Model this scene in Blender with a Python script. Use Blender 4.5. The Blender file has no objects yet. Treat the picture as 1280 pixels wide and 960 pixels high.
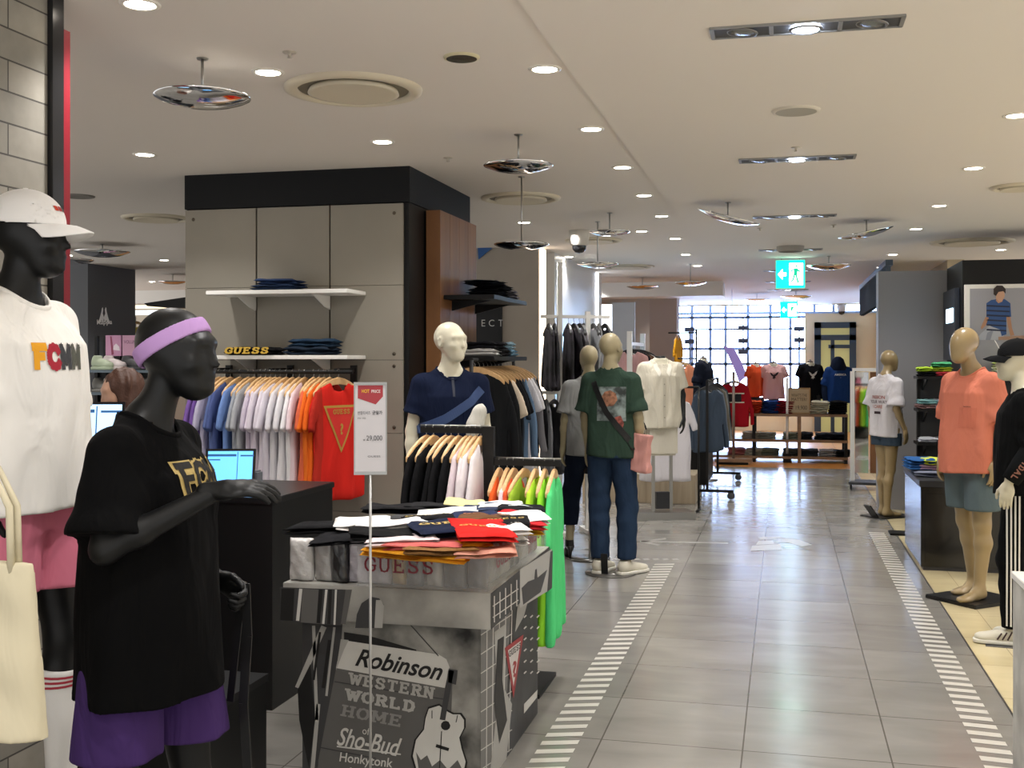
import bpy, bmesh, math, random
import numpy as np
from mathutils import Vector, Matrix, noise
from mathutils.bvhtree import BVHTree
random.seed(7)
SC = bpy.context.scene
COL = SC.collection
PI = math.pi

# ------------------------------------------------------------------ camera
FPX, HZ, CAMH = 1400.0, 450.0, 1.6
YAW = math.atan2(340.0, FPX)
FW = (-math.sin(YAW), math.cos(YAW))
RT = (math.cos(YAW), math.sin(YAW))
cam_d = bpy.data.cameras.new('camera'); cam = bpy.data.objects.new('camera', cam_d); COL.objects.link(cam)
cam.location = (0, 0, CAMH); cam.rotation_euler = (PI/2, 0, YAW)
cam_d.sensor_width = 36; cam_d.lens = 36*FPX/1280; cam_d.shift_y = -(480-HZ)/1280
cam_d.clip_start = 0.05; cam_d.clip_end = 200
SC.camera = cam
# ------------------------------------------------------------------ world, exposure
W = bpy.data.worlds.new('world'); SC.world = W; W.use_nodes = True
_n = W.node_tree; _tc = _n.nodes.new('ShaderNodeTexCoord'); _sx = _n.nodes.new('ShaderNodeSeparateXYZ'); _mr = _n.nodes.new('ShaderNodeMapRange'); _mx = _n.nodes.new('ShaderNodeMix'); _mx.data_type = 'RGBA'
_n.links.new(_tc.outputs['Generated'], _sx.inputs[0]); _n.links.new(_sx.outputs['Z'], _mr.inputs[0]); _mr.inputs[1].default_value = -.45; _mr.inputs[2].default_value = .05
_mx.inputs[6].default_value = (1.62, 1.60, 1.58, 1); _mx.inputs[7].default_value = (.36, .36, .36, 1)  # fill added from below, past the cut floor edge, to brighten the ceiling
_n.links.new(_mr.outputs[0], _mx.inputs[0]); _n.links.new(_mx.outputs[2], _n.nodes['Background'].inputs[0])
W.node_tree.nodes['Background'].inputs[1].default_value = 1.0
SC.view_settings.view_transform = 'Standard'; SC.view_settings.look = 'None'
SC.view_settings.gamma = 1; SC.view_settings.use_curve_mapping = False
SC.view_settings.exposure = 0.57
SPOT_W = 38.0
SPOT_COL = (1.0, .972, .945)
CEIL = 2.85

def ray(px, py):
    u, v = (px-640)/FPX, (HZ-py)/FPX
    return Vector((FW[0]+RT[0]*u, FW[1]+RT[1]*u, v))
def at(px, D, z=0.0):
    u = (px-640)/FPX
    return Vector((D*(FW[0]+RT[0]*u), D*(FW[1]+RT[1]*u), z))
def onY(px, py, Y):
    d = ray(px, py); t = Y/d.y; return Vector((d.x*t, Y, CAMH+d.z*t))
def onX(px, py, X):
    d = ray(px, py); t = X/d.x; return Vector((X, d.y*t, CAMH+d.z*t))
def onZ(px, py, Z):
    d = ray(px, py); t = (Z-CAMH)/d.z; return Vector((d.x*t, d.y*t, Z))
def zat(py, D): return CAMH+(HZ-py)*D/FPX
def face_rz(phi):
    p = math.radians(phi)
    fx = -FW[0]*math.cos(p)+RT[0]*math.sin(p); fy = -FW[1]*math.cos(p)+RT[1]*math.sin(p)
    return math.atan2(fy, fx)+PI/2

# ------------------------------------------------------------------ materials
MATS = {}
def lin(h):
    if isinstance(h, str):
        h = h.lstrip('#'); c = [int(h[i:i+2], 16)/255 for i in (0, 2, 4)]
        return tuple((x/12.92 if x <= .04045 else ((x+.055)/1.055)**2.4) for x in c)
    return h
def mat(name, color, rough=.6, metal=0, bump=0, bscale=20, emit=0, trans=0, sheen=0, vary=0, vscale=3, coat=0, spec=.5, alpha=1):
    if name in MATS: return MATS[name]
    m = bpy.data.materials.new(name); m.use_nodes = True; MATS[name] = m
    nt = m.node_tree; b = nt.nodes['Principled BSDF']; c = lin(color)
    b.inputs['Base Color'].default_value = (*c, 1); b.inputs['Roughness'].default_value = rough
    b.inputs['Metallic'].default_value = metal
    b.inputs['Specular IOR Level'].default_value = spec
    if trans: b.inputs['Transmission Weight'].default_value = trans; b.inputs['IOR'].default_value = 1.2
    if sheen: b.inputs['Sheen Weight'].default_value = sheen
    if coat: b.inputs['Coat Weight'].default_value = coat; b.inputs['Coat Roughness'].default_value = .08
    if alpha < 1: b.inputs['Alpha'].default_value = alpha
    if emit:
        b.inputs['Emission Color'].default_value = (*c, 1); b.inputs['Emission Strength'].default_value = emit
    if bump or vary:
        tc = nt.nodes.new('ShaderNodeTexCoord')
    if bump:
        n = nt.nodes.new('ShaderNodeTexNoise'); n.inputs['Scale'].default_value = bscale; n.inputs['Detail'].default_value = 3
        bp = nt.nodes.new('ShaderNodeBump'); bp.inputs['Strength'].default_value = 1; bp.inputs['Distance'].default_value = bump
        nt.links.new(tc.outputs['Object'], n.inputs['Vector']); nt.links.new(n.outputs['Fac'], bp.inputs['Height'])
        nt.links.new(bp.outputs['Normal'], b.inputs['Normal'])
    if vary:
        n = nt.nodes.new('ShaderNodeTexNoise'); n.inputs['Scale'].default_value = vscale; n.inputs['Detail'].default_value = 5
        r = nt.nodes.new('ShaderNodeMapRange'); r.inputs[1].default_value = .36; r.inputs[2].default_value = .64
        r.inputs[3].default_value = 1-vary; r.inputs[4].default_value = 1+vary
        x = nt.nodes.new('ShaderNodeVectorMath'); x.operation = 'SCALE'; x.inputs[0].default_value = c
        nt.links.new(tc.outputs['Object'], n.inputs['Vector']); nt.links.new(n.outputs['Fac'], r.inputs[0])
        nt.links.new(r.outputs[0], x.inputs['Scale']); nt.links.new(x.outputs[0], b.inputs['Base Color'])
    return m
def cloth(color, wr=.012):
    key = 'fabric_%s_%g' % (color.lstrip('#'), wr)
    if key in MATS: return MATS[key]
    m = mat(key, color, .92, bump=wr*2.2, bscale=6, sheen=.0, spec=.12)
    nt = m.node_tree; nz = [n for n in nt.nodes if n.bl_idname == 'ShaderNodeTexNoise'][0]; tc = [n for n in nt.nodes if n.bl_idname == 'ShaderNodeTexCoord'][0]
    mp = nt.nodes.new('ShaderNodeMapping'); mp.inputs['Scale'].default_value = (1.5, 1.5, .55); mp.inputs['Rotation'].default_value = (.25, .3, 0)
    nz.inputs['Distortion'].default_value = .8; nz.inputs['Roughness'].default_value = .45
    nt.links.new(tc.outputs['Object'], mp.inputs[0]); nt.links.new(mp.outputs[0], nz.inputs['Vector'])
    return m
def M(c, r=.6, **k): return mat('paint_%s_%g_%s' % (c.lstrip('#'), r, '_'.join('%s%g' % (a, b) for a, b in sorted(k.items()))), c, r, **k)

# ------------------------------------------------------------------ object helpers
def link(o): COL.objects.link(o); return o
def tag(o, label=None, cat=None, group=None, kind=None):
    if label: o['label'] = label
    if cat: o['category'] = cat
    if group: o['group'] = group
    if kind: o['kind'] = kind
    return o
def empty(name, loc=(0, 0, 0), rz=0, label=None, cat=None, group=None):
    o = bpy.data.objects.new(name, None); link(o); o.location = loc; o.rotation_euler = (0, 0, rz)
    o.empty_display_size = .1
    return tag(o, label, cat, group)
def world_of(o):
    m = Matrix.Translation(o.location) @ o.rotation_euler.to_matrix().to_4x4() @ Matrix.Diagonal((*o.scale, 1))
    return world_of(o.parent) @ o.matrix_parent_inverse @ m if o.parent else m
def obj(name, mesh, mats, parent=None, world=False, smooth=None):
    if not isinstance(mats, (list, tuple)): mats = [mats]
    if not mesh.materials:
        for m in mats: mesh.materials.append(m)
    o = bpy.data.objects.new(name, mesh); link(o)
    if parent:
        o.parent = parent
        if world: o.matrix_parent_inverse = world_of(parent).inverted()
    return o
def setmat(o, m):
    o.material_slots[0].link = 'OBJECT'; o.material_slots[0].material = m
def copy_tree(o, parent=None):
    c = o.copy(); link(c)
    if parent: c.parent = parent
    for ch in list(o.children): copy_tree(ch, c)
    return c

class MB:
    def __init__(s): s.v = []; s.f = []; s.mi = []; s.sm = []
    def add(s, vs, fs, mi=0, smooth=False):
        n = len(s.v); s.v += [tuple(x) for x in vs]
        for f in fs: s.f.append([i+n for i in f]); s.mi.append(mi); s.sm.append(smooth)
        return s
    def box(s, x0, x1, y0, y1, z0, z1, mi=0, T=None):
        vs = [(x, y, z) for z in (z0, z1) for y in (y0, y1) for x in (x0, x1)]
        if T is not None: vs = [T @ Vector(v) for v in vs]
        return s.add(vs, [(0, 2, 3, 1), (4, 5, 7, 6), (0, 1, 5, 4), (2, 6, 7, 3), (0, 4, 6, 2), (1, 3, 7, 5)], mi)
    def bar(s, a, b, w, d=None, mi=0):
        a = Vector(a); b = Vector(b); d = d or w; ax = (b-a).normalized()
        up = Vector((0, 0, 1)) if abs(ax.z) < .95 else Vector((0, 1, 0))
        x = ax.cross(up).normalized(); y = x.cross(ax)
        vs = [p+x*sx*w/2+y*sy*d/2 for p in (a, b) for sx, sy in ((-1, -1), (1, -1), (1, 1), (-1, 1))]
        return s.add(vs, [(0, 1, 2, 3), (7, 6, 5, 4), (0, 4, 5, 1), (1, 5, 6, 2), (2, 6, 7, 3), (3, 7, 4, 0)], mi)
    def tube(s, pts, r, n=10, mi=0, cap=True, smooth=True):
        pts = [Vector(p) for p in pts]; rs = r if isinstance(r, (list, tuple)) else [r]*len(pts)
        vs = []; fs = []; prev = None
        for i, p in enumerate(pts):
            ax = (pts[min(i+1, len(pts)-1)]-pts[max(i-1, 0)]).normalized()
            if prev is None: up = Vector((0, 0, 1)) if abs(ax.z) < .9 else Vector((1, 0, 0)); x = ax.cross(up).normalized()
            else: x = (prev-ax*prev.dot(ax)).normalized()
            prev = x; y = ax.cross(x)
            for k in range(n):
                a = 2*PI*k/n; vs.append(p+(x*math.cos(a)+y*math.sin(a))*rs[i])
        for i in range(len(pts)-1):
            for k in range(n):
                fs.append((i*n+k, i*n+(k+1) % n, (i+1)*n+(k+1) % n, (i+1)*n+k))
        s.add(vs, fs, mi, smooth)
        if cap: s.add(vs[:n], [tuple(reversed(range(n)))], mi); s.add(vs[-n:], [tuple(range(n))], mi)
        return s
    def lathe(s, prof, c=(0, 0, 0), n=32, mi=0, smooth=True, T=None):
        vs = []; fs = []; m = len(prof)
        for k in range(n):
            a = 2*PI*k/n
            for r, z in prof:
                p = Vector((r*math.cos(a), r*math.sin(a), z))
                if T is not None: p = T @ p
                vs.append(p+Vector(c))
        for k in range(n):
            for i in range(m-1):
                fs.append((k*m+i, ((k+1) % n)*m+i, ((k+1) % n)*m+i+1, k*m+i+1))
        return s.add(vs, fs, mi, smooth)
    def prism(s, pts, d, mi=0):
        """flat polygon (3d points) thickened by the vector d"""
        pts = [Vector(p) for p in pts]; d = Vector(d); n = len(pts)
        return s.add(pts+[p+d for p in pts], [tuple(range(n)), tuple(reversed(range(n, 2*n)))]+[(i, i+n, (i+1) % n+n, (i+1) % n) for i in range(n)], mi)
    def mesh(s, name='m', bevel=0):
        me = bpy.data.meshes.new(name); me.from_pydata(s.v, [], s.f)
        me.polygons.foreach_set('material_index', s.mi); me.polygons.foreach_set('use_smooth', s.sm)
        bm = bmesh.new(); bm.from_mesh(me)
        bmesh.ops.remove_doubles(bm, verts=bm.verts, dist=1e-6) if len(s.v) < 20000 and bevel >= 0 else None
        bmesh.ops.recalc_face_normals(bm, faces=bm.faces)
        if bevel > 0:
            es = [e for e in bm.edges if len(e.link_faces) == 2 and e.calc_face_angle(0) > .6]
            bmesh.ops.bevel(bm, geom=es, offset=bevel, segments=2, affect='EDGES', clamp_overlap=True)
        bm.to_mesh(me); bm.free(); return me
    def build(s, name, mats, parent=None, world=False, bevel=0):
        return obj(name, s.mesh(name, bevel), mats, parent, world)
def struct(name, mb, m, bevel=0):
    o = mb.build(name, m, bevel=bevel); o['kind'] = 'structure'; return o

# ------------------------------------------------------------------ implicit surfaces
def surface(field, lo, hi, h, name='m', smooth=True):
    lo = np.array(lo, float); hi = np.array(hi, float)
    n = np.maximum(np.ceil((hi-lo)/h).astype(int)+1, 3)
    X, Y, Z = [lo[i]+h*np.arange(n[i], dtype=np.float32) for i in range(3)]
    P = np.meshgrid(X, Y, Z, indexing='ij'); F = field(P[0].astype(np.float32), P[1].astype(np.float32), P[2].astype(np.float32)).astype(np.float32)
    F[0] = np.maximum(F[0], 1e-3); F[-1] = np.maximum(F[-1], 1e-3); F[:, 0] = np.maximum(F[:, 0], 1e-3); F[:, -1] = np.maximum(F[:, -1], 1e-3)
    F[:, :, 0] = np.maximum(F[:, :, 0], 1e-3); F[:, :, -1] = np.maximum(F[:, :, -1], 1e-3)
    c = [F[i:n[0]-1+i, j:n[1]-1+j, k:n[2]-1+k] for i in (0, 1) for j in (0, 1) for k in (0, 1)]
    neg = np.zeros(c[0].shape, np.int8)
    for q in c: neg += (q < 0)
    act = (neg > 0) & (neg < 8); idx = np.argwhere(act)
    vid = -np.ones(act.shape, np.int64); vid[act] = np.arange(len(idx))
    cv = np.stack([q[act] for q in c], 1)
    acc = np.zeros((len(idx), 3)); cnt = np.zeros(len(idx))
    off = [(i, j, k) for i in (0, 1) for j in (0, 1) for k in (0, 1)]
    for a in range(8):
        for b in range(a+1, 8):
            d = [off[b][t]-off[a][t] for t in range(3)]
            if sum(abs(x) for x in d) != 1: continue
            fa, fb = cv[:, a], cv[:, b]; s = (fa < 0) != (fb < 0)
            t = np.where(s, fa/np.where(s, fa-fb, 1), 0)
            p = np.array(off[a])[None]+t[:, None]*np.array(d)[None]
            acc[s] += p[s]; cnt[s] += 1
    V = lo+h*(idx+acc/cnt[:, None])
    quads = []
    S = F < 0
    for ax in range(3):
        sl0 = [slice(None)]*3; sl1 = [slice(None)]*3; sl0[ax] = slice(0, -1); sl1[ax] = slice(1, None)
        e = S[tuple(sl0)] != S[tuple(sl1)]; dirn = S[tuple(sl0)]
        b, cx = [(1, 2), (2, 0), (0, 1)][ax]
        E = np.argwhere(e); E = E[(E[:, b] > 0) & (E[:, cx] > 0) & (E[:, b] < n[b]-1) & (E[:, cx] < n[cx]-1)]
        if not len(E): continue
        dd = dirn[tuple(E.T)]
        def vi(db, dc):
            q = E.copy(); q[:, b] -= db; q[:, cx] -= dc; return vid[tuple(q.T)]
        q = np.stack([vi(1, 1), vi(0, 1), vi(0, 0), vi(1, 0)], 1)
        q[~dd] = q[~dd][:, ::-1]; quads.append(q)
    Q = np.concatenate(quads); Q = Q[(Q >= 0).all(1)]
    me = bpy.data.meshes.new(name)
    me.vertices.add(len(V)); me.vertices.foreach_set('co', V.astype(np.float32).ravel())
    me.loops.add(len(Q)*4); me.loops.foreach_set('vertex_index', Q.ravel().astype(np.int32))
    me.polygons.add(len(Q)); me.polygons.foreach_set('loop_start', np.arange(0, len(Q)*4, 4, dtype=np.int32))
    me.polygons.foreach_set('use_smooth', np.ones(len(Q), bool))
    me.update(calc_edges=True); me.validate()
    return me
def merge_meshes(meshes, name='m'):
    bm = bmesh.new()
    for m in meshes: bm.from_mesh(m)
    me = bpy.data.meshes.new(name); bm.to_mesh(me); bm.free(); return me

def smin(a, b, k): 
    h = np.clip(.5+.5*(b-a)/k, 0, 1); return b+(a-b)*h-k*h*(1-h)
def smax(a, b, k): return -smin(-a, -b, k)
def cone(P, a, b, ra, rb, sc=None):
    x, y, z = P; a = np.array(a, float); b = np.array(b, float); d = b-a; L = float(d@d)+1e-9
    t = np.clip(((x-a[0])*d[0]+(y-a[1])*d[1]+(z-a[2])*d[2])/L, 0, 1)
    return np.sqrt((x-a[0]-t*d[0])**2+(y-a[1]-t*d[1])**2+(z-a[2]-t*d[2])**2)-(ra+(rb-ra)*t)
def ell(P, c, r, R=None):
    x, y, z = P[0]-c[0], P[1]-c[1], P[2]-c[2]
    if R is not None:
        R = np.array(R); x, y, z = R[0, 0]*x+R[1, 0]*y+R[2, 0]*z, R[0, 1]*x+R[1, 1]*y+R[2, 1]*z, R[0, 2]*x+R[1, 2]*y+R[2, 2]*z
    k0 = np.sqrt((x/r[0])**2+(y/r[1])**2+(z/r[2])**2); k1 = np.sqrt((x/r[0]**2)**2+(y/r[1]**2)**2+(z/r[2]**2)**2)+1e-9
    return k0*(k0-1)/k1
def loft(P, prof, e=2.0, fold=None):
    """prof rows: z, rx, ry, cy, (cx)"""
    x, y, z = P; pr = np.array([list(r)+[0]*(5-len(r)) for r in prof], float); zs = pr[:, 0]; o = np.argsort(zs); pr = pr[o]
    Z = z[0, 0, :] if z.ndim == 3 else z
    rx, ry, cy, cx = [np.interp(Z, pr[:, 0], pr[:, i]) for i in (1, 2, 3, 4)]
    dx, dy = (x-cx), (y-cy)
    k = (np.abs(dx/rx)**e+np.abs(dy/ry)**e)**(1/e)
    f = (k-1)*np.minimum(rx, ry)
    if fold is not None:
        A, nf, tw, ph, z0, z1 = fold
        th = np.arctan2(dy/ry, dx/rx); amp = A*np.clip((z0-z)/(z0-z1), 0, 1)
        f = f+amp*(np.sin(nf*th+tw*z+ph)+.6*np.sin((nf*1.7)*th-tw*1.3*z+ph*2))
    f = np.maximum(f, z-pr[-1, 0]); f = np.maximum(f, pr[0, 0]-z)
    return f
# ------------------------------------------------------------------ figures (forward = -Y, the figure's right arm at -X)
J0 = dict(shR=(-.165, .01, 1.425), elR=(-.205, .03, 1.16), wrR=(-.215, -.03, .92),
          shL=(.165, .01, 1.425), elL=(.205, .03, 1.16), wrL=(.215, -.03, .92),
          hiR=(-.083, .0, .93), knR=(-.09, -.02, .51), anR=(-.095, .03, .085),
          hiL=(.083, .0, .93), knL=(.09, -.02, .51), anL=(.095, .03, .085))
def V3(a): return np.array(a, float)
def hand_field(P, w, d, n, thumb, s=1.0, curl=.35, spread=.0):
    """w wrist, d along the hand, n out of the palm, thumb = side the thumb leaves"""
    w, d, n = V3(w), V3(d), V3(n); d = d/np.linalg.norm(d); n = n-d*(n@d); n = n/np.linalg.norm(n)
    t = np.cross(d, n); t = t*np.sign(t@V3(thumb)) if abs(t@V3(thumb)) > 1e-6 else t
    R = np.stack([d, t, n], 1)
    f = ell(P, w+d*.050*s, (.050*s, .042*s, .017*s), R)
    f = smin(f, cone(P, w-d*.03*s, w+d*.02*s, .024*s, .024*s), .02*s)
    f = smin(f, ell(P, w+d*.035*s+t*.025*s+n*.008*s, (.035*s, .016*s, .015*s), R), .01*s)
    for k, (o, L) in enumerate(((.030, .072), (.010, .080), (-.010, .074), (-.029, .058))):
        p = w+d*.082*s+t*o*s*.95; a = spread*o/.03; ang = .15*curl
        for j, (fl, r0, r1) in enumerate(((.45, .0095, .0088), (.30, .0088, .0080), (.25, .0080, .0068))):
            ang += curl*(1.0 if j else .8)
            q = p+(d*math.cos(ang)+n*math.sin(ang)+t*a)*L*fl*s
            g = cone(P, p, q, r0*s, r1*s)
            f = smin(f, g, .006*s) if j == 0 else np.minimum(f, g)
            p = q
    p0 = w+d*.018*s+t*.022*s+n*.006*s; p1 = w+d*.052*s+t*.052*s+n*.018*s; p2 = p1+(d*.8+t*.25+n*.35)*.030*s; p3 = p2+(d*.9-t*.05+n*.4)*.024*s
    f = smin(f, cone(P, p0, p1, .015*s, .011*s), .01*s); f = smin(f, cone(P, p1, p2, .0105*s, .0095*s), .004*s); f = smin(f, cone(P, p2, p3, .0095*s, .0078*s), .004*s)
    return f
def head_field(P0, c, yaw=0, pitch=0, face=1, s=1.0):
    x, y, z = P0[0]-c[0], P0[1]-c[1], P0[2]-c[2]
    a = yaw; x, y = x*math.cos(a)+y*math.sin(a), -x*math.sin(a)+y*math.cos(a)
    b = pitch; y, z = y*math.cos(b)+z*math.sin(b), -y*math.sin(b)+z*math.cos(b)
    P = (x/s, y/s, z/s)
    f = ell(P, (0, .018, .030), (.076, .095, .088))
    f = smin(f, ell(P, (0, -.030, -.020), (.062, .062, .085)), .03)
    f = smin(f, ell(P, (0, -.052, -.078), (.036, .036, .034)), .03)
    if face >= 1:
        f = smin(f, cone(P, (0, -.088, .004), (0, -.104, -.026), .006, .0088), .014)       # nose
        f = smin(f, ell(P, (0, -.074, .030), (.046, .012, .009)), .03)                    # brow
        for sx in (-1, 1):
            f = smax(f, -ell(P, (sx*.029, -.102, .008), (.017, .015, .009)), .018)         # eye sockets
            f = smin(f, ell(P, (sx*.040, -.062, -.022), (.018, .016, .014)), .03)          # cheek
        f = smin(f, ell(P, (0, -.088, -.050), (.022, .0095, .0060)), .006)
        f = smin(f, ell(P, (0, -.086, -.060), (.019, .0095, .0062)), .006)
        f = smin(f, ell(P, (0, -.078, -.086), (.016, .014, .013)), .014)
    if face >= 2:
        for sx in (-1, 1):
            e = ell(P, (sx*.077, .012, .000), (.010, .020, .032)); e = smax(e, -ell(P, (sx*.088, .008, .003), (.010, .012, .020)), .006)
            f = smin(f, e, .008)
    return f*s
def body_field(P, J, female=False, head=True, face=0, hc=(0, -.015, 1.665), hyaw=0, hpitch=0, arms='RL', legs=True, barefoot=True, hs=1.0):
    g = (.92 if female else 1.0); x, y, z = P
    f = ell(P, (0, .0, 1.285), (.146*g, .108, .19))
    f = smin(f, cone(P, V3(J['shR'])*(.82, 1, 1), V3(J['shL'])*(.82, 1, 1), .050*g, .050*g), .05)
    for sx in (-1, 1): f = smin(f, cone(P, (sx*.11, .015, 1.435), (sx*.02, .018, 1.50), .036, .044), .03)
    f = smin(f, ell(P, (0, .0, 1.10), (.122*g, .095, .16)), .06)
    f = smin(f, ell(P, (0, .01, .96), (.152, .108, .12)), .06)
    if female:
        for sx in (-1, 1): f = smin(f, ell(P, (sx*.072, -.085, 1.285), (.058, .055, .055)), .03)
    f = smin(f, cone(P, (0, .015, 1.44), (hc[0]*.8, .012+(hc[1]+.015)*.8, hc[2]-.075), .056*g, .050*g), .045)
    if head: f = smin(f, head_field(P, hc, hyaw, hpitch, face, hs), .018)
    else: f = np.maximum(f, z-(1.53))
    for s in arms:
        a, b, c = J['sh'+s], J['el'+s], J['wr'+s]
        arm = cone(P, a, b, .052*g, .038*g); fo = V3(b)+(V3(c)-V3(b))*.3
        arm = smin(arm, cone(P, b, fo, .037*g, .038*g), .02); arm = smin(arm, cone(P, fo, c, .038*g, .024*g), .02)
        f = smin(f, arm, .035)
    if legs:
        for s in 'RL':
            a, b, c = V3(J['hi'+s]), V3(J['kn'+s]), V3(J['an'+s])
            leg = cone(P, a, b, .088, .054*g); ca = b+(c-b)*.30+np.array((0, .018, 0))
            leg = smin(leg, cone(P, b, ca, .050*g, .054*g), .03); leg = smin(leg, cone(P, ca, c, .052*g, .034*g), .03)
            f = smin(f, leg, .03)
            if barefoot:
                ft = cone(P, c+(0, .02, -.04), c+(0, -.10, -.055), .036, .028); ft = smin(ft, ell(P, c+np.array((0, -.14, -.062)), (.044, .055, .022)), .03)
                ft = smin(ft, cone(P, c, c+(0, -.03, -.03), .036, .034), .03)
                f = smin(f, np.maximum(ft, -(z-(c[2]-.085))), .02)
    else: f = np.maximum(f, .86-z)
    return f
def tee_parts(P, J, hem=.86, wid=.235, dep=.155, slv=.9, sr=.085, se=.105, neck=1.475, fold=(.012, 5, 6, .5), flare=1.0, lean=0, sides='RL', elbow=False):
    wid = wid*.86; dep = dep*.93; sr = sr*.88; se = se*.92
    prof = [(hem-.05, wid*flare, dep*flare, lean), (1.0, wid*flare*.985, dep*.97*flare, lean), (1.20, wid*.95, dep*.96, 0), (1.36, wid*.90, dep*.88, 0), (1.41, wid*.80, dep*.72, .005),
            (1.44, wid*.62, dep*.58, .01), (1.465, wid*.40, .080, .012)]
    f = loft(P, prof, 2.3, (fold[0], fold[1], fold[2], fold[3], 1.42, hem))
    for s in sides:
        a, b = V3(J['sh'+s]), V3(J['el'+s]); d = b-a; L = np.linalg.norm(d); d = d/L; e = a+d*L*min(slv, 1.0)
        a0 = a*(.82, 1, 1)+(0, 0, -.02)
        q = cone(P, a0, a+d*L*max(slv, .5)*1.25, sr, se)
        q = q+.005*np.sin(P[2]*55+P[0]*30)*np.clip((1.4-P[2])*5, 0, 1)
        q = np.maximum(q, (P[0]-e[0])*d[0]+(P[1]-e[1])*d[1]+(P[2]-e[2])*d[2])
        f = smin(f, q, .03)
    return f
def tee_mesh(J, h=.009, hem=.86, neckcut=(1.475, .35), female=False, **k):
    """solid cloth surface over the torso; the neck opening follows a tilted plane"""
    def F(P):
        o = tee_parts(P, J, hem=hem, **k)
        o = smin(o, body_field(P, J, female=female, head=False, arms='', legs=False)-.011, .02)
        for s in 'RL':
            a_, b_ = V3(J['sh'+s]), V3(J['el'+s]); o = smin(o, cone(P, a_, a_+(b_-a_)*.35, .064, .060), .03)
        o = np.maximum(o, hem+.007*np.sin(P[0]*9)-P[2])
        nz, sl = neckcut
        cut = np.maximum(np.sqrt(P[0]**2+(P[1]-.004)**2)-.072-.35*np.clip(P[2]-1.50, 0, .05), nz-.035+sl*(P[1]-.01)-P[2]); o = smax(o, P[2]-1.515-.25*(P[1]-.01), .01)
        return np.maximum(o, -cut)
    xs = [J[a][0] for a in ('shR', 'shL', 'elR', 'elL')]; ys = [J[a][1] for a in ('shR', 'shL', 'elR', 'elL')]
    w = k.get('wid', .235)+.04; dp = k.get('dep', .155)+.05
    return surface(lambda *P: F(P), (min(min(xs)-.13, -w), min(min(ys)-.13, -dp), hem-.03), (max(max(xs)+.13, w), max(max(ys)+.13, dp), 1.56), h, 'tee')
def collar(tm, tee, m, r=.080, w=.0065, cy=.004, low=.0):
    bt = BVHTree.FromPolygons([v.co for v in tm.vertices], [tuple(p.vertices) for p in tm.polygons]); n = 32; zs = []
    for k in range(n):
        a = 2*PI*k/n; h = bt.ray_cast(Vector(((r+.006)*math.cos(a), cy+(r+.006)*math.sin(a), 1.62)), Vector((0, 0, -1))); zs.append(h[0].z if h[0] else 1.47)
    for _ in range(4): zs = [(zs[k-1]+2*zs[k]+zs[(k+1) % n])/4 for k in range(n)]
    pts = [Vector((r*math.cos(2*PI*k/n), cy+r*math.sin(2*PI*k/n), zs[k]+.004)) for k in range(n+1) for k in [k % n]]
    mb = MB(); vs = []; fs = []; q = 8
    for k in range(n):
        c = pts[k]; rd = Vector((math.cos(2*PI*k/n), math.sin(2*PI*k/n), 0))
        for j in range(q): b = 2*PI*j/q; vs.append(c+rd*w*.8*math.cos(b)+Vector((0, 0, 1))*w*1.5*math.sin(b))
    for k in range(n):
        for j in range(q): fs.append((k*q+j, ((k+1) % n)*q+j, ((k+1) % n)*q+(j+1) % q, k*q+(j+1) % q))
    mb.add(vs, fs, 0, True); return mb.build('collar', m, tee)
def shorts_mesh(J, h=.009, top=1.0, hem=.60, r0=.115, r1=.125, hipx=.165, hipy=.128, fold=.006):
    def F(P):
        x, y, z = P
        f = loft(P, [(.84, hipx, hipy, .005), (top-.03, hipx*.97, hipy*.97, .005), (top+.02, hipx*.9, hipy*.92, .0)], 2.2)
        f0 = None
        for s in 'RL':
            a, b = V3(J['hi'+s]), V3(J['kn'+s])
            g = cone(P, a, b+(b-a)*.1, r0, r1)
            f0 = g if f0 is None else smin(f0, g, .008)
        f = smin(f, f0, .03)+fold*np.sin(x*60+z*12)*np.clip((.95-z)*3, 0, 1)
        f = smin(f, body_field(P, J, head=False, arms='', barefoot=False)-.012, .02); f = np.maximum(f, z-top)
        return np.maximum(f, hem-z)
    return surface(lambda *P: F(P), (-.32, -.26, hem-.02), (.32, .26, top+.03), h, 'shorts')
def trousers_mesh(J, h=.009, top=1.0, cut=.09, kr=.075, ar=.062, flare=1.0, tr=.098, fold=.004):
    def F(P):
        x, y, z = P
        f = loft(P, [(.86, .158, .12, .01), (top-.02, .14, .115, .005), (top+.02, .14, .10, .0)], 2.2)
        for s in 'RL':
            a, b, c = V3(J['hi'+s]), V3(J['kn'+s]), V3(J['an'+s])
            g = smin(cone(P, a, b, tr, kr), cone(P, b, c+(0, 0, -.03), kr, ar*flare), .03)
            f = smin(f, g, .012 if False else .02)
        f = f+fold*np.sin(z*45+x*20)*np.clip(1.2-np.abs(z-.5)*2.2, 0, 1)
        f = smin(f, body_field(P, J, head=False, arms='', barefoot=False)-.010, .02); f = np.maximum(f, z-top)
        return np.maximum(f, cut-z)
    xs = [J[a][0] for a in ('knR', 'knL', 'anR', 'anL')]; ys = [J[a][1] for a in ('knR', 'knL', 'anR', 'anL')]
    return surface(lambda *P: F(P), (min(xs)-.14, min(ys)-.16, cut-.02), (max(xs)+.14, max(ys)+.16, top+.03), h, 'trousers')
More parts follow.
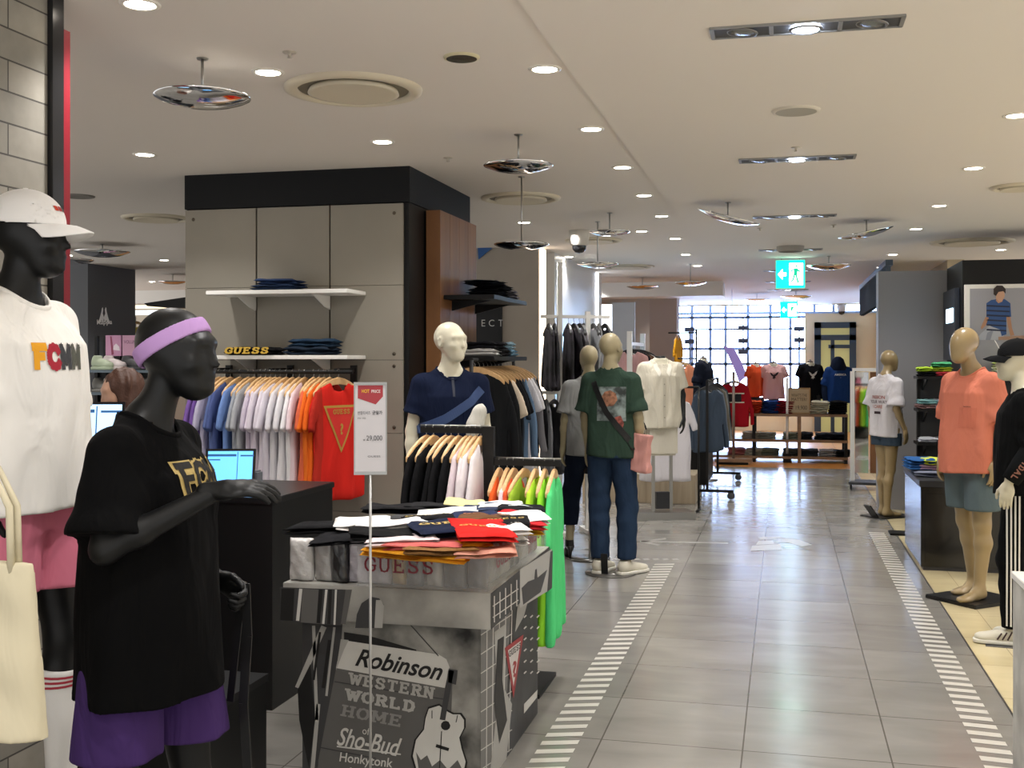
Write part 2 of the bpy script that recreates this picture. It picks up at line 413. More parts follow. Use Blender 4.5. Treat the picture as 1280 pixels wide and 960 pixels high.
def body_mesh(J, h=.009, hands={}, hh=.0042, **k):
    pts = np.array([J[a] for a in J]); hc = k.get('hc', (0, -.015, 1.665))
    lo = [min(pts[:, 0].min()-.08, -.24), min(pts[:, 1].min()-.22, -.17), -.01]; hi = [max(pts[:, 0].max()+.08, .24), max(pts[:, 1].max()+.14, .17), hc[2]+.15]
    if not k.get('legs', True): lo[2] = .85
    if not k.get('head', True): hi[2] = 1.56
    ms = [surface(lambda *P: body_field(P, J, **k), lo, hi, h, 'body')]
    for s, (d, n, t, curl) in hands.items():
        w = V3(J['wr'+s]); c = w+V3(d)/np.linalg.norm(d)*.08
        ms.append(surface(lambda *P: hand_field(P, w, d, n, t, 1.0, curl), c-.14, c+.14, hh, 'hand'))
    return merge_meshes(ms, 'body') if len(ms) > 1 else ms[0]
def shoe_mesh(L=.29, h=.006, heel=0):
    """toe towards -Y, ankle at the origin above the heel; returns upper, sole"""
    def U(P):
        f = cone(P, (0, .03, .05), (0, -.10, .038), .042, .038); f = smin(f, ell(P, (0, -.155, .032), (.046, .055, .030)), .03)
        f = smin(f, cone(P, (0, .035, .055), (0, .02, .10), .040, .038), .03)
        f = np.maximum(f, P[2]-.105+.25*np.abs(P[1]-.02)); f = np.maximum(f, .016-P[2]); return f
    def S(P):
        k = np.sqrt((P[0]/.050)**2+((P[1]+.06)/.155)**6+0)**1; a = (np.sqrt((P[0]/.050)**4+((P[1]+.065)/.152)**4)**.5-1)*.05
        return np.maximum(a, np.abs(P[2]-.011)-.012)
    return surface(lambda *P: U(P), (-.08, -.23, 0), (.08, .1, .12), h, 'upper'), surface(lambda *P: S(P), (-.07, -.24, -.01), (.07, .11, .035), h, 'sole')

# ------------------------------------------------------------------ lettering
SLAB = dict(
 G=([[(.93, .76), (.80, .93), (.55, 1), (.28, .93), (.10, .70), (.06, .5), (.10, .28), (.28, .07), (.55, 0), (.80, .06), (.92, .18), (.92, .44)]], [(.80, .44, 1), (.93, .80, 2)]),
 U=([[(.14, 1), (.14, .3), (.26, .06), (.5, 0), (.74, .06), (.86, .3), (.86, 1)]], [(.14, 1, 1), (.86, 1, 1)]),
 E=([[(.2, 0), (.2, 1)], [(.05, 1), (.85, 1)], [(.2, .52), (.66, .52)], [(.05, 0), (.9, 0)]], [(.85, .93, 2), (.9, .08, 2), (.66, .52, 2)]),
 F=([[(.2, 0), (.2, 1)], [(.05, 1), (.88, 1)], [(.2, .52), (.68, .52)]], [(.88, .93, 2), (.2, 0, 1), (.68, .52, 2)]),
 S=([[(.86, .80), (.72, .96), (.5, 1), (.26, .95), (.14, .78), (.24, .60), (.5, .51), (.76, .42), (.88, .23), (.76, .06), (.5, 0), (.26, .04), (.12, .18)]], [(.86, .84, 2), (.12, .15, 2)]),
 W=([[(.02, 1), (.27, 0), (.5, .8), (.73, 0), (.98, 1)]], [(.02, 1, 1), (.98, 1, 1), (.5, .85, 1)]),
 T=([[(.5, 0), (.5, 1)], [(.06, 1), (.94, 1)]], [(.5, 0, 1), (.06, .94, 2), (.94, .94, 2)]),
 R=([[(.2, 0), (.2, 1)], [(.05, 1), (.62, 1), (.82, .9), (.85, .75), (.80, .6), (.62, .52), (.2, .52)], [(.52, .52), (.88, 0)]], [(.2, 0, 1), (.9, 0, 1)]),
 N=([[(.16, 0), (.16, 1), (.84, 0), (.84, 1)]], [(.16, 0, 1), (.16, 1, 1), (.84, 1, 1)]),
 O=([[(.5, 0), (.22, .08), (.07, .35), (.07, .65), (.22, .92), (.5, 1), (.78, .92), (.93, .65), (.93, .35), (.78, .08), (.5, 0)]], []),
 L=([[(.2, 1), (.2, 0), (.88, 0)]], [(.2, 1, 1), (.88, .08, 2)]),
 D=([[(.05, 1), (.55, 1), (.82, .85), (.9, .5), (.82, .15), (.55, 0), (.05, 0)], [(.2, 0), (.2, 1)]], []),
 H=([[(.16, 0), (.16, 1)], [(.84, 0), (.84, 1)], [(.16, .5), (.84, .5)]], [(.16, 0, 1), (.16, 1, 1), (.84, 0, 1), (.84, 1, 1)]),
 M=([[(.12, 0), (.12, 1), (.5, .25), (.88, 1), (.88, 0)]], [(.12, 0, 1), (.88, 0, 1), (.12, 1, 1), (.88, 1, 1)]),
 C=([[(.90, .76), (.78, .93), (.52, 1), (.26, .93), (.09, .70), (.06, .5), (.09, .28), (.26, .07), (.52, 0), (.78, .07), (.90, .22)]], []),
 A=([[(.04, 0), (.5, 1), (.96, 0)], [(.22, .36), (.78, .36)]], [(.04, 0, 1), (.96, 0, 1)]),
 V=([[(.04, 1), (.5, 0), (.96, 1)]], [(.04, 1, 1), (.96, 1, 1)]),
 P=([[(.2, 0), (.2, 1)], [(.05, 1), (.62, 1), (.82, .9), (.85, .75), (.80, .6), (.62, .52), (.2, .52)]], [(.2, 0, 1)]),
 I=([[(.5, 0), (.5, 1)]], [(.5, 0, 1), (.5, 1, 1)]),
)
def strokes2d(text, w=.16, gap=.22, serif=True):
    """list of (polygon in unit-height space), width"""
    out = []; x0 = 0; asp = .72
    for ch in text:
        if ch == ' ': x0 += .6; continue
        st, sf = SLAB[ch]; cw = asp*(1.2 if ch in 'WM' else .55 if ch == 'I' and not serif else 1)
        for pl in st:
            q = [Vector((x0+a*cw, b*(1-w)+w/2)) for a, b in pl]
            for i in range(len(q)-1):
                d = (q[i+1]-q[i]).normalized()*w/2; p = Vector((-d.y, d.x)); ww = .75 if abs(d.y) < abs(d.x)*.4 and serif else 1
                p = p*ww
                out.append([q[i]-d*.75+p, q[i]-d*.75-p, q[i+1]+d*.75-p, q[i+1]+d*.75+p])
        if serif:
            for a, b, k in sf:
                c = Vector((x0+a*cw, b*(1-w)+w/2)); sx, sy = (.20, w*.35) if k == 1 else (w*.32, .13)
                out.append([c+Vector((-sx, -sy)), c+Vector((sx, -sy)), c+Vector((sx, sy)), c+Vector((-sx, sy))])
        x0 += cw+gap
    return out, x0-gap
_tc = {}
def text2d(s, shear=0, offset=.0):
    key = (s, shear, offset)
    if key in _tc: return _tc[key]
    cu = bpy.data.curves.new('t', 'FONT'); cu.body = s; cu.shear = shear; cu.offset = offset; cu.resolution_u = 4
    o = bpy.data.objects.new('t', cu); COL.objects.link(o)
    dg = bpy.context.evaluated_depsgraph_get(); me = bpy.data.meshes.new_from_object(o.evaluated_get(dg))
    vs = [Vector((v.co.x, v.co.y)) for v in me.vertices]; fs = [tuple(p.vertices) for p in me.polygons]
    bpy.data.objects.remove(o); bpy.data.curves.remove(cu); bpy.data.meshes.remove(me)
    if not vs: return [], 1
    x0 = min(v.x for v in vs); y0 = min(v.y for v in vs); y1 = max(v.y for v in vs); hh = max(y1-y0, 1e-6)
    vs = [Vector(((v.x-x0)/hh, (v.y-y0)/hh)) for v in vs]
    out = [[vs[i] for i in f] for f in fs]; w = max(v.x for v in vs)
    _tc[key] = (out, w); return _tc[key]
def poly_on(mb, polys, w, O, U, Vv, mi=0, lift=0, N=None):
    """place unit-height polys (width w) so (0,0)->O, (w,0)->O+U, (0,1)->O+Vv"""
    O, U, Vv = Vector(O), Vector(U), Vector(Vv); N = N or U.cross(Vv).normalized()
    for k, p in enumerate(polys):
        vs = [O+U*(a.x/w)+Vv*a.y+N*(lift+k*1e-6) for a in p]
        mb.add(vs, [tuple(range(len(vs)))], mi)
def poly(mb, pts, mi=0): mb.add(pts, [tuple(range(len(pts)))], mi)
def letter_obj(name, text, O, U, Vv, m, parent=None, slab=False, lift=.0015, world=True, w=.16, serif=True, shear=0, offset=0, thick=0):
    mb = MB(); ps, wd = strokes2d(text, w, serif=serif) if slab else text2d(text, shear, offset)
    poly_on(mb, ps, wd, O, U, Vv, 0, lift)
    if thick:
        N = Vector(U).cross(Vector(Vv)).normalized()*thick; old = list(mb.f); vs = list(mb.v); mb2 = MB()
        for f in old: mb2.prism([vs[i] for i in f], N)
        mb = mb2
    return mb.build(name, m, parent, world, bevel=-1)
def project_polys(polys, target, frame, wd, H, lift=.003, maxe=.02):
    """drape unit-height polys on a mesh: frame = (origin, right, up, direction)"""
    O, U, Vv, Dn = [Vector(a) for a in frame]
    bm = bmesh.new()
    for p in polys:
        vs = [bm.verts.new(O+U*(a.x*H-wd*H/2)+Vv*(a.y*H-H/2)) for a in p]
        try: bm.faces.new(vs)
        except Exception: pass
    for _ in range(5):
        es = [e for e in bm.edges if e.calc_length() > maxe]
        if not es: break
        bmesh.ops.subdivide_edges(bm, edges=es, cuts=1)
        bmesh.ops.triangulate(bm, faces=[f for f in bm.faces if len(f.verts) > 4])
    bt = BVHTree.FromPolygons([v.co for v in target.vertices], [tuple(p.vertices) for p in target.polygons])
    dead = []
    for v in bm.verts:
        hit = bt.ray_cast(v.co-Dn*.6, Dn)
        if hit[0] is None: dead.append(v)
        else: v.co = hit[0]-Dn*lift
    bmesh.ops.delete(bm, geom=dead, context='VERTS')
    me = bpy.data.meshes.new('print'); bm.to_mesh(me); bm.free(); return me
def print_on(name, polys_w, target, frame, H, m, parent, lift=.003, maxe=.02, label=None):
    ps, wd = polys_w
    me = project_polys(ps, target, frame, wd, H, lift, maxe)
    o = obj(name, me, m, parent); 
    if label: o['label'] = label
    return o
def rect(w, h=1.0): return ([[Vector((0, 0)), Vector((w, 0)), Vector((w, h)), Vector((0, h))]], w)
FRONT = ((1, 0, 0), (0, 0, 1), (0, 1, 0))
BACK = ((-1, 0, 0), (0, 0, 1), (0, -1, 0))
# ------------------------------------------------------------------ the setting
def tile_mat(name, c1, c2, w, h, rough, ox=0, oy=0, mortar=.0035, mc='5c5852', vary=.12, groutr=.6):
    m = bpy.data.materials.new(name); m.use_nodes = True; nt = m.node_tree; b = nt.nodes['Principled BSDF']; L = nt.links.new
    tc = nt.nodes.new('ShaderNodeTexCoord'); mp = nt.nodes.new('ShaderNodeMapping'); mp.inputs['Location'].default_value = (ox, oy, 0)
    L(tc.outputs['Object'], mp.inputs[0])
    br = nt.nodes.new('ShaderNodeTexBrick'); br.offset = 0; br.inputs['Scale'].default_value = 1
    br.inputs['Brick Width'].default_value = w; br.inputs['Row Height'].default_value = h; br.inputs['Mortar Size'].default_value = mortar
    br.inputs['Mortar Smooth'].default_value = .1
    br.inputs['Color1'].default_value = (*lin(c1), 1); br.inputs['Color2'].default_value = (*lin(c2), 1); br.inputs['Mortar'].default_value = (*lin(mc), 1)
    L(mp.outputs[0], br.inputs['Vector'])
    m2 = nt.nodes.new('ShaderNodeMapping'); m2.inputs['Scale'].default_value = (1.2, 3.2, 1); L(tc.outputs['Object'], m2.inputs[0])
    n = nt.nodes.new('ShaderNodeTexNoise'); n.inputs['Scale'].default_value = 1.6; n.inputs['Detail'].default_value = 7; n.inputs['Distortion'].default_value = .6; L(m2.outputs[0], n.inputs['Vector'])
    r = nt.nodes.new('ShaderNodeMapRange'); r.inputs[1].default_value = .3; r.inputs[2].default_value = .75; r.inputs[3].default_value = 1-vary; r.inputs[4].default_value = 1+vary
    L(n.outputs['Fac'], r.inputs[0]); x = nt.nodes.new('ShaderNodeVectorMath'); x.operation = 'SCALE'
    L(br.outputs['Color'], x.inputs[0]); L(r.outputs[0], x.inputs['Scale']); L(x.outputs[0], b.inputs['Base Color'])
    rr = nt.nodes.new('ShaderNodeMapRange'); rr.inputs[1].default_value = .3; rr.inputs[2].default_value = .7; rr.inputs[3].default_value = rough; rr.inputs[4].default_value = rough+.10
    L(n.outputs['Fac'], rr.inputs[0]); L(rr.outputs[0], b.inputs['Roughness'])
    return m
m_tile = tile_mat('grey_floor_tile', '8d8a84', '827f79', .583, .60, .15, .165, .12)
m_cream = tile_mat('cream_floor_tile', 'd6c79f', 'd0c197', .6, .6, .10, 0, .3, .002, '9c8f70', .05)
m_wood = tile_mat('honey_floor_boards', 'cc8a3c', 'b4742c', .9, .12, .3, 0, 0, .003, '5c3d20', .15)
m_ceil = mat('ceiling_paint', 'dcd5cc', .85)
m_wall = mat('warm_grey_wall', 'a8a096', .8, vary=.03)
m_black = mat('black_satin_panel', '050506', .45, spec=.3); m_blackm = mat('black_matte_metal', '141414', .5, .3)
m_chrome = mat('chrome', 'e8e8e8', .06, 1); m_steel = mat('brushed_steel', 'a9a9a6', .3, 1); m_white = mat('white_paint', 'e9e7e2', .5)
m_lamp = mat('lamp_glow', 'fff4e2', .5, emit=30); m_ring = mat('lamp_ring', 'e6e1d6', .4)
m_beige = mat('beige_ring_plaster', 'cfc5ae', .6)

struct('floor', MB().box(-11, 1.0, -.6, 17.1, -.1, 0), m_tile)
struct('floor_cream', MB().box(1.003, 5.2, -.6, 17.1, -.1, 0), m_cream)
struct('floor_wood', MB().box(-16, 9, 17.103, 27, -.1, 0), m_wood)
mb = MB(); mb.box(-.9, 1.04, -7, 27, CEIL, CEIL+.2); struct('ceiling', mb, m_ceil)
struct('ceiling_left', MB().box(-16, -.902, -7, 27, CEIL+.012, CEIL+.2), m_ceil)
struct('ceiling_right', MB().box(1.042, 9, -7, 27, CEIL+.012, CEIL+.2), m_ceil)
struct('ceiling_beam', MB().box(-12, -.95, 18.2, 18.8, CEIL-.22, CEIL+.02), m_white)
struct('trim_1', MB().box(.998, 1.006, -.6, 17.1, 0, .003), M('3b3a38', .4))
# thin dashed tape lines and the arrow and walker sign set into the floor
m_mark = mat('white_floor_marking', 'c9c5bc', .35)
mb = MB()
y = 3.6
while y < 8.75:
    mb.add([(-.985, y, .0015), (-.835, y+.05, .0015), (-.835, y+.10, .0015), (-.985, y+.05, .0015)], [(0, 1, 2, 3)]); y += .105
struct('floor_marking_left', mb, m_mark)
mb = MB(); y = 3.6
while y < 10.9:
    mb.add([(.765, y, .0015), (.90, y-.015, .0015), (.90, y+.04, .0015), (.765, y+.055, .0015)], [(0, 1, 2, 3)]); y += .108
struct('floor_marking_right', mb, m_mark)
def fl(px, py): return onZ(px, py, .0015)
mb = MB()
mb.add([fl(800, 676), fl(910, 678.2), fl(910, 679.6), fl(800, 677.6)], [(0, 1, 2, 3)])
mb.add([fl(800, 676), fl(832, 672.5), fl(833, 674), fl(806, 677.5)], [(0, 1, 2, 3)])
mb.add([fl(800, 677.6), fl(806, 677), fl(826, 681), fl(822, 682)], [(0, 1, 2, 3)])
for x in range(770, 850, 12): mb.add([fl(x, 700), fl(x+7, 699.6), fl(x+4, 698), fl(x-3, 698.4)], [(0, 1, 2, 3)])
struct('floor_marking_arrow', mb, M('a3a19c', .3))
mb = MB()
for pts in ([(948, 671), (975, 670.5), (983, 673), (950, 674.5)], [(975, 672), (1000, 675), (1015, 681), (1002, 683), (985, 678), (970, 678)], [(940, 682), (975, 680), (978, 687), (938, 688.5)], [(948, 676), (966, 675.6), (968, 680), (945, 681)]):
    mb.add([fl(*p) for p in pts], [tuple(range(len(pts)))])
struct('floor_marking_walker', mb, M('adaca8', .3))

# --- grey panelled pillar with black header
PX0, PX1, PY0, PY1 = -3.985, -2.38, 6.93, 8.35
m_panel = mat('greige_wall_panel', '8d877b', .55, vary=.04, vscale=2); m_seam = M('2c241f', .7)
mb = MB(); mb.box(PX0, PX1, PY0+.02, PY1, 0, CEIL+.03)
struct('column_core', mb, m_black)
mb = MB(); mb.box(PX0, PX1+.015, PY0-.012, PY1+.01, 2.63, CEIL+.03); struct('column_header', mb, mat('column_header_black', '090b0e', .6, spec=.25))
mb = MB(); seams = [PX0, PX0+.53, PX0+1.06, PX1-.035]; zz = [0, .60, 1.12, 1.60, 2.09, 2.625]
for i in range(3):
    for j in range(5):
        g0 = .006 if i else 0
        mb.box(seams[i]+g0, seams[i+1]-(.006 if i < 2 else 0), PY0-.002, PY0+.03, zz[j]+.0015, zz[j+1]-.0015)
struct('column_panels', mb, m_panel)
mb = MB()
for i in (0, 2):
    for z in (2.56, 1.64, 1.56, 1.16):
        x = seams[i]+.06 if i == 0 else seams[3]-.06
        T = Matrix.Translation((x, PY0-.004, z)) @ Matrix.Rotation(PI/2, 4, 'X')
        mb.lathe([(0, .003), (.010, .003), (.012, -.002)], n=12, T=T)
struct('column_bolts', mb, M('5b5348', .4, metal=.6))
# wood panelling on the pillar's aisle side
def wood_mat(name, c1, c2, sc=(14, 14, .9)):
    m = bpy.data.materials.new(name); m.use_nodes = True; nt = m.node_tree; b = nt.nodes['Principled BSDF']; L = nt.links.new
    tc = nt.nodes.new('ShaderNodeTexCoord'); mp = nt.nodes.new('ShaderNodeMapping'); mp.inputs['Scale'].default_value = sc; L(tc.outputs['Object'], mp.inputs[0])
    n = nt.nodes.new('ShaderNodeTexNoise'); n.inputs['Scale'].default_value = 1.5; n.inputs['Detail'].default_value = 6; n.inputs['Distortion'].default_value = .5; L(mp.outputs[0], n.inputs['Vector'])
    r = nt.nodes.new('ShaderNodeValToRGB'); r.color_ramp.elements[0].position = .3; r.color_ramp.elements[1].position = .7
    r.color_ramp.elements[0].color = (*lin(c1), 1); r.color_ramp.elements[1].color = (*lin(c2), 1); L(n.outputs['Fac'], r.inputs[0]); L(r.outputs[0], b.inputs['Base Color'])
    b.inputs['Roughness'].default_value = .45; return m
m_walnut = wood_mat('walnut_panel', '6b4629', '8a5e38', (5, 5, .5)); m_pale = wood_mat('pale_hanger_wood', 'c99f6c', 'dcb684', (30, 30, 4)); m_oak = wood_mat('weathered_oak', '9c8d76', 'b3a48c')
wy0, wy1 = 7.28, 8.2
mb = MB(); 
for k in range(4): mb.box(PX1+.01, -2.27, wy0+(wy1-wy0)*k/4+.002, wy0+(wy1-wy0)*(k+1)/4-.002, 0, 2.62)
struct('wall_wood_panelling', mb, m_walnut)
# --- further walls on the left
struct('wall_end_partition', MB().box(-3.4, -2.66, 12.2, 12.5, 0, CEIL+.03), m_wall)
struct('wall_white_partition', MB().box(-2.9, -2.62, 12.9, 16.4, 0, CEIL+.03), mat('white_gloss_wall', 'd7d8d6', .35))
mb = MB(); mb.box(-2.655, -2.63, 12.24, 12.46, 0, CEIL); o = mb.build('light_strip', mat('strip_light', 'ffe9d2', .5, emit=2.0)); tag(o, 'tall upright light strip on the end of the partition', 'light')
mb = MB(); mb.box(-2.615, -2.6, 15.9, 16.0, 1.2, CEIL); o = mb.build('light_strip', mat('strip_light_cool', 'f2f6ff', .5, emit=4)); tag(o, 'slim cool light strip behind the white garment rack', 'light')
p = onY(812, 390, 20); q = onY(846, 390, 20)
struct('wall_left_far', MB().box(p.x, q.x, 20, 20.5, 0, CEIL), M('b5aca6', .8))
struct('wall_back_left', MB().box(-16, p.x, 21.4, 21.6, 0, CEIL+.03), M('bdb6ab', .8))
# Kappa shop block
struct('wall_charcoal', MB().box(-13, -8.83, 12.9, 14.0, 0, CEIL+.03), mat('charcoal_wall', '5a5c60', .7))
# brick faced pier at the left edge
mbk = bpy.data.materials.new('grey_brick_slips'); mbk.use_nodes = True; nt = mbk.node_tree; b = nt.nodes['Principled BSDF']; L = nt.links.new
tc = nt.nodes.new('ShaderNodeTexCoord'); sx = nt.nodes.new('ShaderNodeSeparateXYZ'); cx = nt.nodes.new('ShaderNodeCombineXYZ'); L(tc.outputs['Object'], sx.inputs[0]); L(sx.outputs['Y'], cx.inputs['X']); L(sx.outputs['Z'], cx.inputs['Y'])
br = nt.nodes.new('ShaderNodeTexBrick'); br.inputs['Scale'].default_value = 1; br.inputs['Brick Width'].default_value = .42; br.inputs['Row Height'].default_value = .103; br.inputs['Mortar Size'].default_value = .003
br.inputs['Color1'].default_value = (*lin('8f8a80'), 1); br.inputs['Color2'].default_value = (*lin('7f7b72'), 1); br.inputs['Mortar'].default_value = (*lin('45423e'), 1); L(cx.outputs[0], br.inputs['Vector'])
n = nt.nodes.new('ShaderNodeTexNoise'); n.inputs['Scale'].default_value = 9; n.inputs['Detail'].default_value = 6; L(tc.outputs['Object'], n.inputs['Vector'])
r = nt.nodes.new('ShaderNodeMapRange'); r.inputs[1].default_value = .3; r.inputs[2].default_value = .7; r.inputs[3].default_value = .86; r.inputs[4].default_value = 1.12; L(n.outputs['Fac'], r.inputs[0])
x = nt.nodes.new('ShaderNodeVectorMath'); x.operation = 'SCALE'; L(br.outputs['Color'], x.inputs[0]); L(r.outputs[0], x.inputs['Scale']); L(x.outputs[0], b.inputs['Base Color']); b.inputs['Roughness'].default_value = .85
bp = nt.nodes.new('ShaderNodeBump'); bp.inputs['Distance'].default_value = .006; bp.invert = True; L(br.outputs['Fac'], bp.inputs['Height']); L(bp.outputs['Normal'], b.inputs['Normal'])
struct('wall_brick_pier', MB().box(-3.0, -2.45, 1.2, 3.35, 0, CEIL+.03), mbk)
struct('trim_2', MB().box(-3.02, -2.43, 3.352, 3.412, 0, CEIL+.03), mat('dark_glossy_trim', '2b2b2d', .2, .4))
struct('trim_3', MB().box(-2.9, -2.432, 3.414, 3.45, 0, 2.75), M('7a1020', .4))
# --- right side partitions
pc = onY(1098, 450, 12.6)
struct('wall_right_partition', MB().box(pc.x, 1.75, 12.6, 12.9, 0, 2.55), M('99989b', .75))
bu = onY(1203, 450, 11.5)
struct('wall_black_unit', MB().box(bu.x, 5, 11.5, 12.55, 0, 2.56), m_black)
p = onX(1097, 400, 2.0); 
struct('wall_right_far', MB().box(2.0, 2.2, 15, 26, 0, CEIL+.03), M('cdbd9e', .8))
mb = MB(); mb.box(1.96, 1.998, 21.2, 23.6, .9, 2.55); o = struct('window_2', mb, mat('blue_window_glass', '9fc8ff', .2, emit=1.6))
# back wall with the big window and the door
BY = 26.0
wl = onY(846, 400, BY).x; wr = onY(1006, 400, BY).x; wt = 2.83; wh = onY(900, 392, BY).z
m_buff = mat('buff_tiled_wall', 'ead9b2', .7)
mb = MB(); mb.box(wr, 2.0, BY, BY+.2, 0, wh); mb.box(-16, wl, BY, BY+.2, 0, CEIL+.03); mb.box(wl, wr, BY, BY+.2, 0, .5); mb.box(-16, 9, BY, BY+.2, wt, CEIL+.03); struct('wall_back', mb, m_buff)
m_day = mat('daylight_glass', 'bcd6ff', .1, emit=12); m_mull = mat('blue_grey_mullion', 'a5c0e4', .5); m_iron = M('3f4757', .5)
struct('window_1', MB().box(wl, 2.0, BY+.06, BY+.1, .5, wt), m_day)
mb = MB()
for px in (865, 888, 907, 935, 963, 988): x = onY(px, 400, BY).x; mb.box(x-.035, x+.035, BY-.02, BY+.05, .5, wt)
for px in (1018, 1042): x = onY(px, 388, BY).x; mb.box(x-.03, x+.03, BY-.02, BY+.05, wh, wt)
for py in (397, 436, 455): z = onY(900, py, BY).z; mb.box(wl, wr, BY-.02, BY+.05, z-.03, z+.03)
mb.box(wl, 2.0, BY-.03, BY+.06, wh-.02, wh+.03)
struct('window_frame', mb, m_mull)
mb = MB()
yb = BY-.5
a = onY(862, 412, yb); bq = onY(999, 411, yb)
mb.bar(a, bq, .035); mb.bar(onY(860, 397, yb), onY(1000, 397, yb), .025)
for px, y0, y1 in ((862, 411, 470), (929, 397, 440), (999, 411, 436)):
    mb.bar(onY(px, y0, yb), onY(px, y1, yb), .035)
for px, py in ((862, 412), (929, 410), (999, 411), (862, 427), (929, 426), (999, 425), (929, 440)):
    c = onY(px, py, yb); mb.box(c.x-.11, c.x+.11, yb-.05, yb+.05, c.z-.05, c.z+.05)
mb.box(onY(862, 470, yb).x-.02, onY(862, 470, yb).x+.02, yb-.02, yb+.02, 0, 1.4); mb.box(onY(999, 470, yb).x-.02, onY(999, 470, yb).x+.02, yb-.02, yb+.02, 0, 2.1)
o = mb.build('window_rail', m_iron); tag(o, 'dark iron rail frame with clamps crossing the bright window', 'rail')
# door
d0 = onY(1018, 403, BY-.05); d1 = onY(1070, 403, BY-.05); tz = d0.z
mb = MB(); x0, x1 = d0.x, d1.x; fw = .14
mb.box(x0, x0+fw, BY-.12, BY, 0, tz); mb.box(x1-fw, x1, BY-.12, BY, 0, tz); mb.box(x0, x1, BY-.12, BY, tz-.13, tz); zt = onY(1040, 422, BY).z; mb.box(x0, x1, BY-.12, BY, zt-.06, zt+.06)
mb.box(x0+.35, x0+.43, BY-.10, BY, 0, zt-.05); mb.box(x0+.3, x1-.1, BY-.1, BY, zt-.24, zt-.16)
o = struct('door_1', mb, M('33404a', .5))
mb = MB(); mb.box(x0+fw, x1-fw, BY-.06, BY-.01, 0, tz-.1); o2 = mb.build('door_glass', mat('yellow_lit_glass', 'b4ad72', .2, emit=.25), o); 

# --- the zigzag valance above the right side passage
mb = MB()
for k in range(34):
    y = 14.8+k*.15; mb.add([(1.25, y, 2.8), (1.25+.06, y+.075, 2.8), (1.25+.06, y+.075, 2.34+.03*(k % 2)), (1.25, y, 2.34+.03*(k % 2))], [(0, 1, 2, 3)])
    mb.add([(1.31, y+.075, 2.8), (1.25, y+.15, 2.8), (1.25, y+.15, 2.36), (1.31, y+.075, 2.34+.03*(k % 2))], [(0, 1, 2, 3)])
mb.box(1.24, 1.33, 14.8, 19.9, 2.79, CEIL+.02)
tag(mb.build('pleated_valance', M('4a5a6c', .4, metal=.3)), 'dark pleated metal valance hanging over the passage by the buff wall', 'valance')

# ------------------------------------------------------------------ ceiling fittings
LAMPS = []
def cz(x): return CEIL if -.9 < x < 1.04 else CEIL+.012
def ceil_at(px, py):
    p = onZ(px, py, CEIL); z = cz(p.x); return onZ(px, py, z)
def spot(loc, w=SPOT_W, ang=120, parent=None, col=SPOT_COL, size=.05):
    l = bpy.data.lights.new('lamp_light', 'SPOT'); l.energy = w; l.spot_size = math.radians(ang); l.spot_blend = .7; l.shadow_soft_size = size; l.color = col
    o = bpy.data.objects.new('lamp_light', l); link(o)
    if parent: o.parent = parent; o.location = loc
    else: o.location = loc
    return o
mb = MB(); mb.lathe([(.052, -.002), (.056, -.006), (.070, -.005), (.073, .001)], n=28); dl_ring = mb.mesh('ring')
mb = MB(); mb.lathe([(0, -.004), (.035, -.0045), (.053, -.003)], n=28); dl_lens = mb.mesh('lens')
ORD = ['first', 'second', 'third', 'fourth', 'fifth', 'sixth', 'seventh', 'eighth', 'ninth', 'tenth', 'eleventh', 'twelfth', 'thirteenth', 'fourteenth', 'fifteenth', 'sixteenth', 'seventeenth', 'eighteenth', 'nineteenth', 'twentieth', 'twenty-first', 'twenty-second', 'twenty-third', 'twenty-fourth']
def downlight(p, label, group, lit=True, w=SPOT_W, s=1.0):
    e = empty('downlight', p, 0, label, 'ceiling light', group)
    a = obj('ring', dl_ring, m_ring, e); c = obj('lens', dl_lens, m_lamp, e)
    a.scale = c.scale = (s, s, 1)
    if lit: spot((0, 0, -.02), w, parent=e)
    return e
rowL = [(681, 86), (739, 161), (778, 209), (805, 244), (827, 270), (844, 298), (857, 318), (872, 332)]
for i, q in enumerate(rowL): downlight(ceil_at(*q), 'round lit downlight, %s from the camera in the row left of the aisle' % ORD[i], 'downlights left of the aisle')
rowR = [(1272, 144), (1217, 210), (1174, 257), (1145, 286), (1116, 318), (1101, 334)]
for i, q in enumerate(rowR): downlight(ceil_at(*q), 'round lit downlight, %s from the camera in the row right of the aisle' % ORD[i], 'downlights right of the aisle')
misc = [((175, 5), 'round lit downlight at the very top above the hung chrome dish'), ((335, 90), 'round lit downlight beside the large beige ring diffuser'),
        ((181, 193), 'round lit downlight between the brick pier and the black header'), ((478, 177), 'round lit downlight just in front of the black header'),
        ((655, 278), 'round lit downlight below the ring diffuser past the pillar'), ((802, 289), 'small lit downlight beside a hung chrome dish over the left shops'),
        ((205, 325), 'far lit downlight right of the charcoal wall'), ((190, 352), 'farthest lit downlight right of the charcoal wall'), ((85, 319), 'lit downlight seen beside the white cap brim'),
        ((711, 321), 'lit downlight over the white partition'), ((1251, 312), 'lit downlight between the ring diffusers on the right'), ((744, 376), 'far lit downlight under the left beam')]
for q, lb in misc: downlight(ceil_at(*q), lb, None)
